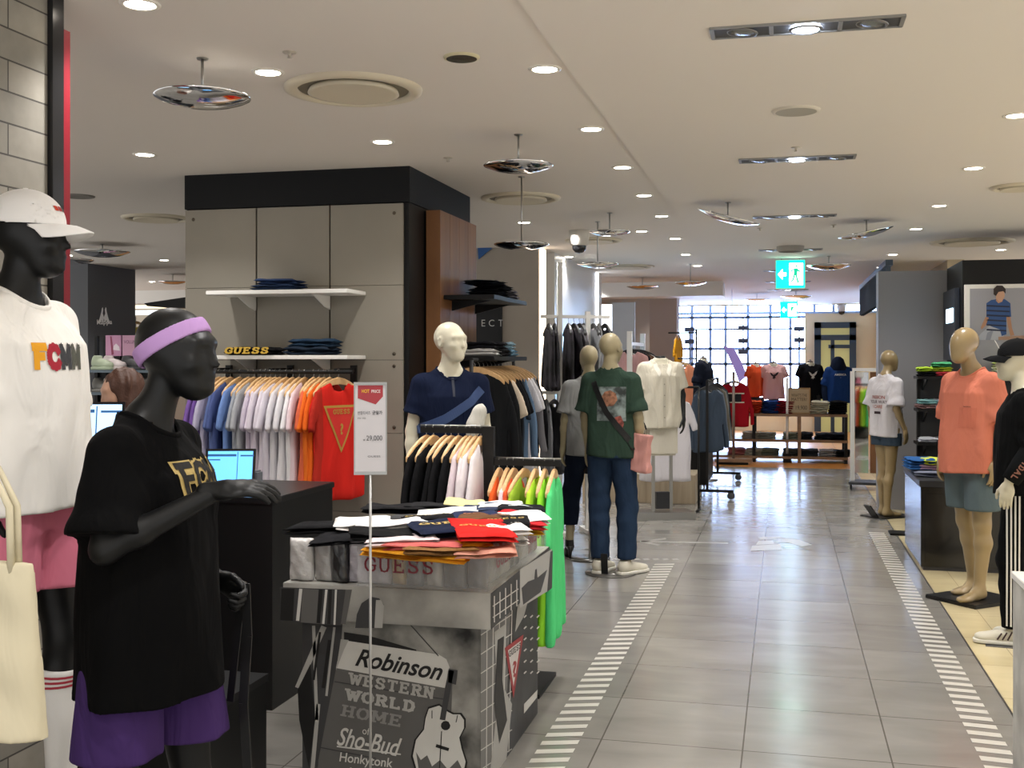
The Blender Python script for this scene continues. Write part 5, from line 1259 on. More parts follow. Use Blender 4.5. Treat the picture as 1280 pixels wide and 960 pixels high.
gr('ship_print', [[(652, 735), (660, 727), (668, 724), (669, 712), (671, 711), (672, 722), (684, 712), (676, 740), (654, 756)], [(688, 690), (691, 688), (690, 735), (684, 740)]], 'SL', pmg, .0006)
gr('window_grid_print', [ln((618+k*7, 745-k*5), (618+k*7, 778-k*5), 1.2) for k in range(5)]+[ln((616, 758), (648, 736), 1.2), ln((616, 772), (648, 750), 1.2)], 'SL', pw, .0006)
mb = MB(); mb.box(BX0+.02, BX1+.02, BY0_+.02, BY1_+.02, 0, .03) if False else None
# clear guards round the table top
m_acr = mat('clear_acrylic', 'f4f6f6', .05, trans=.0, alpha=.16, spec=.9); m_red = M('7c2230', .5)
for (x0, x1, y0, y1, lab) in ((-1.56, TX1-.012, TY0+.008, TY0+.013, 'clear acrylic guard with red letters along the table front'), (TX1-.015, TX1-.010, TY0+.02, TY0+.53, 'clear acrylic guard with red letters, nearer of two on the table side'), (TX1-.015, TX1-.010, TY0+.55, TY1-.02, 'clear acrylic guard with red letters, farther of two on the table side')):
    g = empty('acrylic_guard', ((x0+x1)/2, (y0+y1)/2, TZ), 0, lab, 'guard')
    mb = MB(); mb.box(x0, x1, y0, y1, TZ+.001, TZ+.15); mb.build('panel', m_acr, g, True)
    if x1-x0 > .1: letter_obj('lettering', 'GUESS', (x0+.03, y0-.001, TZ+.055), (.27, 0, 0), (0, 0, .058), m_red, g, slab=True, w=.13)
    else: letter_obj('lettering', 'GUESS', (x1+.001, y0+.10, TZ+.065), (0, .30, 0), (0, 0, .055), m_red, g, slab=True, w=.16)
# packed garments behind the guards
m_pl = {}
def bagged(p, rz, w, h, th, col, lab):
    def F(P):
        x, y, z = P; u = x/(w/2); v = (z-h/2)/(h/2); t = th/2*np.clip(1-np.abs(u)**4, 0, 1)**.5*np.clip(1-np.abs(v)**6, 0, 1)**.5
        return np.maximum(np.abs(y+.004*np.sin(x*70+z*20))-t-.002-.0025*np.sin(x*130+z*35)*np.sin(z*60), np.maximum(np.abs(x)-w/2, np.abs(z-h/2)-h/2))
    me = surface(lambda *P: F(P), (-w/2-.01, -th, -.01), (w/2+.01, th, h+.01), .005, 'bagged')
    o = obj('packed_garment', me, mat('wrapped_%s' % col, col, .28, coat=.8, bump=.008, bscale=26)); o.location = p; o.rotation_euler = (0, 0, rz); tag(o, lab, 'packed garment', 'packed garments round the table edge'); return o
bg = [(-1.805, .10, 'b9b7b5', 'pale grey'), (-1.715, .08, '9a9896', 'grey'), (-1.645, .07, '1c1c1e', 'black'), (-1.57, .09, 'b6b2ba', 'silver white'), (-1.485, .09, 'a9a5ad', 'silver white'), (-1.41, .065, 'a5863a', 'mustard'), (-1.345, .07, '2c2e33', 'charcoal'), (-1.27, .07, 'a8a49c', 'cream'), (-1.19, .09, '2a2b2d', 'black'), (-1.105, .08, '3c3d3f', 'dark grey')]
for i, (x, w, c, cn) in enumerate(bg): bagged((x, TY0+.055+.012*(i % 2), TZ), .0, w, .145+.02*(i < 5), .05, c, '%s wrapped garment, %s from the left along the table front' % (cn, ORD[i]))
for i, (y, c, cn) in enumerate(((4.17, '77756f', 'grey'), (4.33, '8a8880', 'pale grey'), (4.50, '1e1f20', 'black'), (4.66, '8f8d84', 'stone'), (4.84, '6a4a48', 'brown'))): bagged((TX1-.055, y, TZ), PI/2, .14, .135, .05, c, '%s wrapped garment, %s from the front along the table side' % (cn, ORD[i]))
mb = MB(); mb.box(TX0+.10, TX1-.10, TY0+.13, TY1-.02, TZ+.001, TZ+.13); tag(mb.build('inner_tray', M('3a3a3c', .6)), 'grey tray under the folded tees in the middle of the table', 'tray')
# folded tees on top: (px, py, w, d, rz deg, colour, name, text, text colour)
ft = [
 (405, 655, .30, .13, 8, '141416', 'black rolled', None, None, .930), (440, 668, .26, .12, 10, '17171a', 'black', None, None, .922),
 (455, 650, .20, .14, 20, 'dcd9d6', 'white and pink', None, None, .955), (495, 632, .26, .16, 14, '1a1a1c', 'charcoal', None, None, .955), (545, 630, .22, .14, 8, '202022', 'dark grey', None, None, .958),
 (487, 652, .24, .12, 26, 'e0dddb', 'white', None, None, .968), (478, 663, .22, .12, 22, '141415', 'black', None, None, .962),
 (535, 645, .20, .12, 22, '161618', 'black', 'GUESS', 'c0a24e', .966), (580, 627, .16, .12, 14, 'd8cb95', 'pale yellow', None, None, .965), (600, 632, .15, .12, 12, '3a4258', 'slate', None, None, .962),
 (560, 640, .22, .12, 14, 'dedcda', 'white', None, None, .972), (595, 645, .17, .12, 20, '2a3350', 'navy', None, None, .974),
 (626, 629, .18, .13, 14, 'e4e2e0', 'white', None, None, .966), (650, 633, .18, .14, 14, '17181c', 'black', 'A', 'dfe6ea', .970), (606, 644, .19, .13, 10, '6d4c34', 'brown', 'GUESS', 'b0603a', .980),
 (632, 649, .16, .13, 16, '17171a', 'black', 'GUESS', 'b89a4a', .982), (665, 645, .20, .15, 22, 'e8e6e4', 'white', None, None, .974),
 (505, 671, .24, .12, 14, 'e6d5d6', 'pale pink', None, None, .952), (530, 676, .26, .12, 8, 'cf6a66', 'coral', None, None, .944), (553, 682, .24, .12, 16, '8a643c', 'tan', None, None, .934),
 (560, 655, .24, .20, 30, '1a2138', 'navy', 'GUESS', 'c9ad5e', .980), (603, 658, .19, .20, 24, 'cc2622', 'red', 'GUESS', 'd9a13c', .984),
 (640, 655, .15, .20, 24, 'e6e3e0', 'white', 'GUESS', '6f6a64', .978), (522, 688, .34, .11, 4, 'dd9a28', 'mustard', None, None, .914), (575, 676, .20, .12, 20, 'd98c1e', 'orange', None, None, .942),
 (607, 682, .20, .15, 18, 'd99a86', 'salmon', 'GUESS', 'e6dcd4', .930), (655, 668, .13, .14, 24, 'e2dfdb', 'white', None, None, .936), (668, 658, .17, .15, 24, 'e0b828', 'yellow', None, None, .940), (660, 652, .20, .14, 24, 'c22a30', 'red', None, None, .962), (682, 645, .13, .16, 24, 'c8242c', 'crimson', 'GUESS', 'e6c4bc', .966),
]
cnt = {}
PLACE = ['at the far left end', 'under the black roll', 'behind the price sign pole', 'in the back left corner', 'in the back middle', 'at the left of the second row', 'left of the pole', 'beside the white one', 'left of the brown one', 'in the back middle beside the slate one', 'in front of the white back one', 'beside the navy one, back', 'touching the hanging tees', 'at the back right', 'with rust letters in the middle', 'right of the brown one', 'right of the black one', 'above the coral one', 'over the mustard one', 'at the front edge', 'with gold letters in the middle', 'with yellow letters', 'with grey letters', 'along the front edge', 'beside the tan one', 'at the front right corner', 'near the side guard', 'near the side guard', 'behind the yellow one', 'at the right end of the side']
for i, (px, py, w, d, rz, c, cn, tx, tcl, z) in enumerate(ft):
    p = onZ(px, py, z); p.y = min(p.y, TY1-.06); p.x = min(max(p.x, TX0+.06), TX1+.0)
    row = 'back row' if py < 641 else 'second row' if py < 656 else 'third row' if py < 672 else 'front row'
    cnt[row] = cnt.get(row, 0); L_ = '%s folded tee%s on the display table, %s' % (cn, (' with letters' if tx else ''), PLACE[i])
    d = d*1.75 if py < 672 else d*1.3; w = w*1.12
    o = put_folded('folded_tee', (p.x, p.y, z-.028), math.radians(rz), w, d, .030, c, L_, 'shirt', 'folded tees on the display table', 2, i+20, (random.uniform(-.07, .07), random.uniform(-.07, .09)), tx, tcl or 'ffffff', .8 if tx and len(tx) > 1 else .35)
mb = MB()
# --- price sign on a pole
p = at(463, 3.62); e = empty('price_sign', (p.x, p.y, 0), .36, 'white price sign with red banner on a thin silver pole before the table', 'sign')
zb, zt_s = zat(591, 3.62), zat(480, 3.62)
mb = MB(); mb.lathe([(0, .012), (.11, .010), (.12, 0), (0, 0)], n=32); mb.build('foot', m_steel, e)
mb = MB(); mb.tube([(0, 0, .01), (0, 0, zb)], .0045, 10); mb.build('pole', mat('satin_silver', 'b5b5b3', .35, .6), e)
sw = .053
mb = MB(); mb.box(-sw+.003, sw-.003, -.002, .002, zb, zt_s); card = mb.build('card', M('dcdadf', .5), e)
mb = MB(); mb.box(-sw, sw, -.005, .005, zb-.006, zb+.004); mb.box(-sw, sw, -.005, .005, zt_s-.003, zt_s+.006); mb.box(-sw, -sw+.004, -.004, .004, zb, zt_s); mb.box(sw-.004, sw, -.004, .004, zb, zt_s); mb.build('card_frame', m_steel, e)
hgt = zt_s-zb
mb = MB(); S_ = lambda a, b, l=.0026: Vector((-sw+2*sw*a, -l, zb+hgt*b)); poly(mb, [S_(.12, .985), S_(.88, .985), S_(.88, .86), S_(.66, .77), S_(.12, .84)]); mb.build('banner', M('b23a44', .5), card, bevel=-1)
def stx(t, a0, b0, a1, hh, m, off=0, slab=False):
    O = S_(a0, b0, .0034); letter_obj('lettering', t, O, S_(a1, b0, .0034)-O, Vector((0, 0, hgt*hh)), m, card, slab, .0003, False, offset=off)
mb = MB(); poly(mb, [S_(.22, .955, .003), S_(.48, .955, .003), S_(.48, .885, .003), S_(.22, .885, .003)]); poly(mb, [S_(.51, .945, .003), S_(.80, .945, .003), S_(.80, .895, .003), S_(.51, .895, .003)])
stx('HOT', .24, .90, .47, .04, M('f0b93a', .5), .03); stx('PRICE', .53, .90, .80, .035, M('f0e0e0', .5), .02)
mk = M('4a4a52', .6)
stx('반팔티셔츠', .12, .655, .50, .04, mk); stx('균일가', .56, .655, .86, .045, M('24242a', .6), .02); stx('FW 19SS', .12, .605, .36, .018, mk)
stx('₩', .28, .36, .34, .022, mk); stx('29,000', .38, .355, .86, .065, mk); stx('GUESS', .42, .175, .80, .02, mk)
# --- two level rack behind the table
RX, RY2 = at(611, 5.55).x, at(611, 5.55).y; ZA, ZB = zat(534, 5.5), zat(577, 5.35)
e = empty('two_arm_rack', (RX, RY2, 0), 0, 'black steel rack with a higher left arm and lower right arm behind the table', 'rack')
mb = MB(); mb.box(-.028, .028, -.02, .02, 0, ZA); mb.build('post', m_blackm, e)
xa = onY(526, 534, RY2).x-RX; xb = onY(701, 577, RY2).x-RX
mb = MB(); mb.box(xa, -.028, -.008, .008, -.035, -.004, T=Matrix.Translation((0, 0, ZA))); mb.build('left_arm', m_blackm, e); mb = MB(); mb.tube([(xa, 0, ZA+.002), (0, 0, ZA+.002)], .005, 8); mb.tube([(.02, 0, ZB+.002), (xb, 0, ZB+.002)], .005, 8); mb.build('rod', m_steel, e)
mb = MB(); mb.box(.028, xb, -.008, .008, ZB-.035, ZB-.004); mb.build('right_arm', m_blackm, e); mb = MB(); mb.box(-.3, .3, -.2, .2, 0, .02); mb.build('rack_base', m_blackm, e)
ra = [(533, '141416', 'black'), (542, '151517', 'black'), (557, '131315', 'black'), (564, '151517', 'black'), (573, '17171a', 'black'), (583, 'dccdd3', 'pale pink'), (588, 'e4dadd', 'pale pink'), (595, 'e6dde0', 'pale pink'), (601, 'e8e0e3', 'pale pink')]
for i, (px, c, cn) in enumerate(ra):
    p = onY(px, 534, RY2); hang_item(tees_m, (p.x, RY2, ZA-.002), math.radians(90+rnd.uniform(-10, 4)), c, 'hanging_tee', '%s tee on the higher rack arm behind the table, %s from the left' % (cn, ORD[i]), 'shirt', 'tees on the higher rack arm', 'wooden hanger, %s from the left on the higher rack arm' % ORD[i])
rb = [(624, 'e0602a', 'orange'), (634, 'e9cfd6', 'pink and white'), (642, 'dd5a34', 'orange red'), (655, '9ab83c', 'olive green'), (669, 'b8e040', 'lime'), (681, '9be23c', 'yellow green'), (693, '58d884', 'neon green')]
for i, (px, c, cn) in enumerate(rb):
    p = onY(px, 577, RY2); hang_item(tees_m, (p.x, RY2, ZB-.002), math.radians(90+rnd.uniform(-6, 6)), c, 'hanging_tee', '%s tee on the lower rack arm behind the table, %s from the left' % (cn, ORD[i]), 'shirt', 'tees on the lower rack arm', 'wooden hanger, %s from the left on the lower rack arm' % ORD[i], sc=1.05)
# ------------------------------------------------------------------ walnut side: sign, black shelves, jacket rack
SYW = 12.19
e = empty('wall_sign', (-2.95, 12.17, 0), 0, 'tall black wall sign with white spaced letters behind the walnut panelling', 'sign')
s0, s1 = onY(588, 383, SYW), onY(628, 456, SYW)
mb = MB(); mb.box(s0.x-.35, s1.x, 12.165, 12.198, zat(520, 12), s0.z); mb.build('sign_panel', mat('black_slat_panel', '0c0d12', .4), e, True)
O = onY(602, 408, 12.163); letter_obj('lettering', 'E', O, onY(606.5, 408, 12.163)-O, Vector((0, 0, .075)), M('c9c9c9', .5), e)
O = onY(611, 408, 12.163); letter_obj('lettering', 'C', O, onY(618, 408, 12.163)-O, Vector((0, 0, .075)), M('c9c9c9', .5), e)
O = onY(623, 408, 12.163); letter_obj('lettering', 'T', O, onY(629, 408, 12.163)-O, Vector((0, 0, .075)), M('c9c9c9', .5), e)
tb_ = MB(); q = [onY(597, 308, 12.17), onY(617, 308, 12.17), onY(598, 324, 12.17)]; tb_.prism(q, (0, .02, 0)); tag(tb_.build('corner_flag', M('2c5fa0', .5)), 'small blue triangular flag at the top corner of the partition', 'flag')
def bshelf(z, y0, y1, x1, lb):
    e = empty('wall_shelf', (-2.27, (y0+y1)/2, z), 0, lb, 'shelf'); L_ = (y1-y0)/2
    mb = MB(); mb.box(0.002, x1, -L_, L_, -.03, 0); mb.build('shelf_board', m_black, e, bevel=.003)
    for y in (-L_*.6, L_*.6): mb = MB(); mb.prism([(.003, y-.006, -.031), (x1*.8, y-.006, -.031), (.003, y-.006, -.10)], (0, .012, 0)); mb.build('bracket', m_black, e)
zz1 = 1.6+78*8.0/1400; zz2 = 1.6+1*8.0/1400+.02
bshelf(zz1, 7.35, 8.35, .36, 'black wall shelf on the walnut panelling, upper of two'); bshelf(zz2, 7.35, 8.35, .36, 'black wall shelf on the walnut panelling, lower of two')
for i in range(4): put_folded('folded_jeans', (-2.10+.012*i*(-1)**i, 7.95, zz1+.034*i), PI/2+.05*(i % 3-1), .36, .24, .032, ('14161c', '181b22', '111319', '1a1f28')[i], 'dark folded jeans on the upper black shelf, %s from the bottom' % ORD[i], 'jeans', 'jeans on the upper black shelf', 2, 60+i)
for i in range(2): put_folded('folded_jeans', (-2.06, 8.25, zz1+.04*i), PI/2, .13, .2, .036, '7f7d88', 'grey folded shirt on the far end of the upper black shelf, %s' % ('lower' if i == 0 else 'upper'), 'shirt', None, 2, 70+i)
for i, (y, c, n_) in enumerate(((7.62, 'b9b7b5', 'striped'), (7.9, '1a1a1d', 'black'), (8.16, '5f7f92', 'blue grey'))):
    o = put_folded('folded_shirt', (-2.08, y, zz2), PI/2, .24, .26, .05, c, '%s folded shirt on the lower black shelf, %s from the near end' % (n_, ORD[i]), 'shirt', None, 2, 80+i)
    o2 = put_folded('folded_shirt', (-2.08, y+.01, zz2+.052), PI/2+.1, .22, .22, .05, ('16161a', '222226', '86a2b0')[i], '%s folded shirt lying on the %s one on the lower black shelf' % (('black', 'charcoal', 'pale blue')[i], n_), 'shirt', None, 2, 90+i)
    if i == 0:
        mb = MB(); 
        for k in range(5): mb.box(-.11, .11, -.11+.048*k, -.09+.048*k, .0508, .0516)
        st_ = mb.build('stripes', M('222226', .8), o)
# jacket rack, rail running away from the camera
JX, JZ = -1.84, 1.60
pa, pb = at(592, 7.5), at(640, 9.2)
jr = Vector((pb.x-pa.x, pb.y-pa.y, 0)); L_ = jr.length; ja = math.atan2(jr.y, jr.x)
e = empty('garment_rack', (pa.x, pa.y, 0), ja, 'black rack of jackets and tees beside the polo mannequin', 'rack')
mb = MB(); mb.tube([(-.08, 0, JZ), (L_+.08, 0, JZ)], .014, 10); mb.build('rail', m_blackm, e)
for x in (-.08, L_+.08): mb = MB(); mb.tube([(x, 0, .02), (x, 0, JZ)], .014, 10); mb.build('upright', m_blackm, e); mb = MB(); mb.box(x-.02, x+.02, -.22, .22, 0, .025); mb.build('foot', m_blackm, e)
jk_ = [('17181a', 'black bomber jacket', longs_m), ('1a1b1d', 'black jacket', longs_m), ('c9b9a6', 'beige tee', tees_m), ('16171a', 'black tee', tees_m), ('141417', 'black tee', tees_m), ('2d3540', 'dark blue shirt', shirts_m), ('5f7690', 'blue denim shirt', longs_m), ('c8c6cc', 'pale grey tee', tees_m), ('d8d6da', 'white tee', tees_m), ('77767a', 'grey jacket', longs_m), ('1c1c1f', 'black coat', longs_m)]
for i, (c, n_, ms) in enumerate(jk_):
    t = .06+i*(L_-.08)/(len(jk_)-1); p = pa+jr.normalized()*t
    ps = None
    if i == 0:
        def ps(o, me):
            print_on('open_front', rect(.12, 1), me, ((0, 0, -.45), (1, 0, 0), (0, 0, 1), (0, 1, 0)), .62, M('57483c', .8), o, .004, .03)
    hang_item(ms, (p.x, p.y, JZ+.0), ja+PI/2+(-.55+.5 if i == 0 else 0)+rnd.uniform(-.06, .06)-(.0), c, 'hanging_'+n_.split()[-1], '%s on the black jacket rack, %s from the near end' % (n_, ORD[i]), n_.split()[-1] if n_.split()[-1] != 'tee' else 'shirt', 'garments on the jacket rack', 'hanger, %s from the near end of the jacket rack' % ORD[i], None, 0, ps, sc=1.06)

# ------------------------------------------------------------------ white racks further back
m_glow = mat('blue_backlit_panel', '9fd0f2', .4, emit=1.3)
mb = MB(); mb.box(-2.615, -2.6, 13.0, 14.6, 1.15, 1.95); tag(mb.build('wall_light', m_glow), 'pale blue glowing panel behind the white rack', 'light')
def wrack(x, y0, y1, zt, zr, lb, mids=()):
    e = empty('white_garment_rack', (x, (y0+y1)/2, 0), 0, lb, 'rack'); L_ = (y1-y0)/2
    for y in (-L_, L_):
        mb = MB(); mb.box(-.03, .03, y-.03, y+.03, 0, zt); mb.build('upright', m_white, e)
        mb = MB(); mb.box(-.28, .22, y-.03, y+.03, 0, .04); mb.build('foot', m_white, e)
    for z in zr: mb = MB(); mb.box(-.02, .02, -L_+.03, L_-.03, z-.02, z+.02); mb.build('cross_rail', m_white, e)
    return e
flor = mat('dark_floral_cloth', '26222a', .8, vary=.9, vscale=9); flor2 = mat('grey_floral_cloth', '7d7a80', .8, vary=.7, vscale=9)
pa, pb = at(676, 10.3), at(762, 10.42); jr = Vector((pb.x-pa.x, pb.y-pa.y, 0)); L_ = jr.length; ja = math.atan2(jr.y, jr.x); jn = jr.normalized()
e = empty('white_garment_rack', (pa.x, pa.y, 0), ja, 'tall white garment rack with dark blouses behind the grey tee mannequin', 'rack')
for x in (L_*.27, L_*.68): mb = MB(); mb.box(x-.022, x+.022, -.022, .022, 0, 2.5 if x < .3 else 2.05); mb.build('upright', m_white, e); mb = MB(); mb.box(x-.03, x+.03, -.22, .22, 0, .035); mb.build('foot', m_white, e)
for z in (2.0, 1.30): mb = MB(); mb.box(0, L_, -.015, .015, z-.015, z+.015); mb.build('cross_rail', m_white, e)
for i, (t, c) in enumerate(((.12, 'f'), (.20, 'f'), (.40, 'f'), (.48, 'f'), (.56, 'g'), (.62, 'g'), (.76, '9a9c9f'), (.84, '808287'), (.93, '1c1c20'))):
    q = pa+jn*L_*t; o = hang_item(longs_m, (q.x, q.y, 1.985), ja+PI/2+rnd.uniform(-.15, .15), '222222', 'hanging_blouse', '%s blouse on the top rail of the tall white rack, %s from left' % ('dark' if c == 'f' else 'patterned' if c == 'g' else 'plain', ORD[i]), 'shirt', 'blouses on the tall white rack', 'black hanger, %s from the left on the tall white rack top' % ORD[i], m_hblk, sc=.92)
    setmat(o, flor if c == 'f' else flor2 if c == 'g' else cloth(c))
for i, (t, c) in enumerate(((.08, '6f7073'), (.2, '55565a'), (.36, '3a3b3f'), (.48, '6a6b70'), (.6, '2a2b2e'), (.78, '77787a'), (.92, '404145'))):
    q = pa+jn*L_*t; hang_item(longs_m, (q.x, q.y, 1.285), ja+PI/2+rnd.uniform(-.15, .15), c, 'hanging_skirt', 'grey garment on the lower rail of the tall white rack, %s from left' % ORD[i], 'clothing', 'garments on the lower white rail', 'black hanger, %s from left on the lower white rail' % ORD[i], m_hblk, sc=1.0)
p = at(787, 13.6); wrack(p.x, p.y, p.y+1.3, 1.95, (1.80,), 'second white garment rack with brown and pink clothes beyond the green tee mannequin')
for i, (c, n_) in enumerate((('b98f8c', 'pink'), ('1d1b20', 'black'), ('6a4e3c', 'brown'), ('5b4536', 'brown'), ('c9c4c0', 'pale'), ('3c4048', 'slate'))):
    hang_item(longs_m, (p.x, p.y+.1+.2*i, 1.78), math.radians(rnd.uniform(-5, 20)), c, 'hanging_blouse', '%s blouse on the second white rack, %s from the near end' % (n_, ORD[i]), 'shirt', 'blouses on the second white rack', 'black hanger, %s from the near end of the second white rack' % ORD[i], m_hblk, sc=1.0)
q0, q1 = onY(742, 380, 17), onY(765, 420, 17)
mb = MB(); mb.box(q0.x+.002, q1.x-.002, 17, 17.05, 1.205, 2.45); tag(mb.build('wall_light', mat('white_backlit_panel', 'f2f6ff', .4, emit=2.2)), 'bright white lit panel behind the white racks', 'light')
mb = MB(); mb.box(q0.x-.03, q0.x, 17, 17.06, 0, 2.48); mb.box(q1.x, q1.x+.35, 17, 17.06, 0, 2.48); mb.box(q0.x, q1.x, 17, 17.05, 0, 1.2); struct('wall_mid_left', mb, M('b9bdc2', .5))

# ------------------------------------------------------------------ torso with the cream shirt
JT = JJ(elR=(-.215, .03, 1.17), wrR=(-.215, -.03, .95), elL=(.215, .03, 1.17), wrL=(.205, -.05, .96))
p = at(826, 11.35); e = empty('torso_mannequin', (p.x, p.y, .0), face_rz(8), 'headless torso with black hands in cream shirt on a wheeled steel stand', 'mannequin'); e.scale = (1.06, 1.0, 1.06)
ZT = 0
def arms_only(P):
    f = None
    for s in 'RL':
        a, b, c = JT['sh'+s], JT['el'+s], JT['wr'+s]; g = smin(cone(P, a, b, .045, .036), cone(P, b, c, .037, .024), .02); f = g if f is None else np.minimum(f, g)
    return f
obj('torso', body_mesh(JT, .012, head=False, legs=False, arms=''), m_white_sk, e)
ms_ = [surface(lambda *P: arms_only(P), (-.32, -.12, .88), (.32, .12, 1.5), .010, 'arms')]
for s, (d, n, t, cu) in hang.items():
    w_ = V3(JT['wr'+s]); c_ = w_+V3(d)/np.linalg.norm(V3(d))*.08; ms_.append(surface(lambda *P: hand_field(P, w_, d, n, t, 1.0, cu), c_-.14, c_+.14, .005, 'hand'))
obj('black_arms', merge_meshes(ms_), m_blk, e)
mb = MB(); mb.lathe([(0, .012), (.045, .012), (.05, 0), (.048, -.02)], n=20, c=(0, .01, 1.535)); mb.build('neck_cap', m_blk, e)
tm = tee_mesh(JT, .011, hem=.86, wid=.235, dep=.15, slv=.72, se=.10, fold=(.008, 6, 8, 1), neckcut=(1.475, .6)); sh_ = obj('cream_shirt', tm, cloth('cfc8b6', .02), e)
P2(([[Vector((0, 1)), Vector((.22, 1.05)), Vector((.5, .35)), Vector((.30, .0)), Vector((-.02, .7))]], .5), tm, 'F', -.055, 1.41, .12, M('e4dfd2', .8), sh_, 'collar', .009)
P2(([[Vector((.5, 1)), Vector((.28, 1.05)), Vector((.0, .35)), Vector((.20, .0)), Vector((.52, .7))]], .5), tm, 'F', .055, 1.41, .12, M('e4dfd2', .8), sh_, 'collar', .009)
P2(rect(.06), tm, 'F', .0, 1.11, .46, M('bdb6a4', .8), sh_, 'placket', .004)
for k in range(4): P2(([[Vector((.5+.5*math.cos(a*PI/4), .5+.5*math.sin(a*PI/4))) for a in range(8)]], 1), tm, 'F', 0, 1.28-.105*k, .014, M('8a8475', .5), sh_, 'button', .008)
mb = MB(); mb.prism([(-.15, -.08, .60), (.15, -.08, .60), (.15, -.08, .90), (-.15, -.08, .90)], (0, .16, 0)); mb.build('cream_shorts', cloth('d1cbbb'), e, bevel=.02)
mb = MB(); mb.bar((-.075, 0, .07), (-.075, 0, .90), .03, .02); mb.build('stand_post', m_steel, e); mb = MB(); mb.bar((.10, 0, .07), (.10, 0, .90), .03, .02); mb.build('stand_post', m_steel, e)
mb = MB(); mb.box(-.30, .30, -.17, .17, 0, .07); mb.build('stand_base', m_steel, e, bevel=.004); mb = MB(); mb.box(-.05, .08, -.03, .03, .09, .25); mb.build('weight_block', M('202124', .5), e)
# pale wood platform and the long pale garment behind
p0, p1 = onZ(730, 625, 0), onZ(872, 626, 0)
mb = MB(); mb.box(p0.x, p1.x, p0.y-.1, p0.y+.95, 0, .32); o = mb.build('display_platform', m_oak, bevel=.004); tag(o, 'low pale wood platform behind the cream shirt torso', 'platform')
e = empty('garment_rail_stand', (at(838, 12.0).x, at(838, 12.0).y, .0), 0, 'black rail stand carrying the long white tee', 'rack'); px_, py_ = e.location.x, e.location.y
mb = MB(); mb.tube([(-.4, 0, 1.31), (.3, 0, 1.31)], .012, 8); mb.build('rail', m_blackm, e)
for x in (-.4, .3): mb = MB(); mb.tube([(x, 0, 0.012), (x, 0, 1.31)], .012, 8); mb.build('upright', m_blackm, e); mb = MB(); mb.box(x-.015, x+.015, -.18, .18, 0.0, .02); mb.build('foot', m_blackm, e)
hang_item(tees_m, (px_-.05, py_-.0, 1.30), .25, 'dcd8dc', 'hanging_tee', 'long white tee hanging behind the cream shirt torso', 'shirt', 'tees behind the torso', 'hanger of the long white tee behind the torso', sc=1.22)
# dark rack with denim
p = at(884, 12.9); e = empty('garment_rack', (p.x, p.y, 0), PI/2, 'black wheeled rack of denim and grey clothes left of the aisle', 'rack')
mb = MB(); mb.tube([(0, 0, 1.36), (2.1, 0, 1.36)], .014, 10); mb.tube([(0, -.2, 1.32), (2.1, -.2, 1.32)], .010, 8); mb.build('rail', m_blackm, e)
for x in (0, 2.1): 
    mb = MB(); mb.bar((x, 0, .10), (x, 0, 1.36), .03, .03); mb.build('upright', m_blackm, e); mb = MB(); mb.box(x-.02, x+.02, -.3, .3, .08, .11); mb.build('foot', m_blackm, e)
    for y in (-.27, .27): mb = MB(); mb.lathe([(0, -.015), (.04, -.015), (.045, 0), (.04, .015), (0, .015)], n=16, T=Matrix.Translation((x, y, .045)) @ Matrix.Rotation(PI/2, 4, 'Y')); mb.build('wheel', M('55565a', .3, metal=.5), e)
for i, (c, n_) in enumerate((('3f4a58', 'dark denim'), ('55606e', 'denim'), ('6b7686', 'washed denim'), ('b9b8b8', 'pale grey'), ('3a3b40', 'charcoal'), ('6a6458', 'khaki'), ('8a8a86', 'stone'), ('2c2e33', 'black'), ('4b5560', 'slate'), ('1c1c20', 'black'))):
    hang_item(longs_m, (p.x, p.y+.1+.2*i, 1.345), math.radians(rnd.uniform(48, 62)), c, 'hanging_shirt', '%s shirt on the wheeled denim rack, %s from the near end' % (n_, ORD[i]), 'shirt', 'shirts on the wheeled denim rack', 'black hanger, %s from the near end of the denim rack' % ORD[i], m_hblk, sc=1.12)
mb = MB(); mb.box(p.x-.34, p.x-.02, p.y+.15, p.y+1.4, .14, .55); tag(mb.build('storage_box', m_black), 'black storage box under the denim rack clothes', 'box')
def torso(px, D, z, phi, lab, col, s=1.0, head=False, name='bust_form', long=False, prints=None, stand=True, hood=False, slv=.8, J_=None):
    p = onY(px, 450, 18.42) if D > 18 else at(px, D); p.z = z-.86*s; e = empty(name, p, face_rz(phi), lab, 'bust form'); e.scale = (s, s, s); J_ = J_ or JJ(elR=(-.24, .03, 1.18), elL=(.24, .03, 1.18))
    k = torso.cache.get(long)
    if k is None:
        k = torso.cache[long] = (body_mesh(J_, .014, head=False, legs=False, arms=''), tee_mesh(J_, .013, hem=.875, wid=.225, dep=.15, slv=1.0 if long else .62, sr=.078, se=.088, fold=(.008, 5, 6, 1)))
        for m_ in k: m_.materials.append(m_white_sk)
    obj('torso', k[0], m_white_sk, e); me = k[1].copy() if prints else k[1]; t = obj('garment', me, m_white_sk, e); setmat(t, cloth(col))
    mb = MB(); mb.lathe([(.012, .05), (.02, .03), (.05, .012), (.054, 0), (.05, -.02)], n=16, c=(0, .012, 1.53)); mb.build('neck_cap', M('4b3a2e', .4), e)
    if long:
        for s_ in (-1, 1): mb = MB(); mb.tube([(s_*.225, .03, 1.2), (s_*.235, .0, 1.05), (s_*.23, -.03, .92)], [.060, .05, .042], 14); mb.build('sleeve', cloth(col if not hood else '23304a'), t)
    if stand: mb = MB(); mb.lathe([(0, .875-.86+.84), (.015, .85), (.015, .84)], n=10) if False else mb.tube([(0, 0, .86), (0, 0, .90)], .05, 12); mb.build('form_foot', m_steel, e)
    if prints: prints(e, t, me)
    return e, t
torso.cache = {}
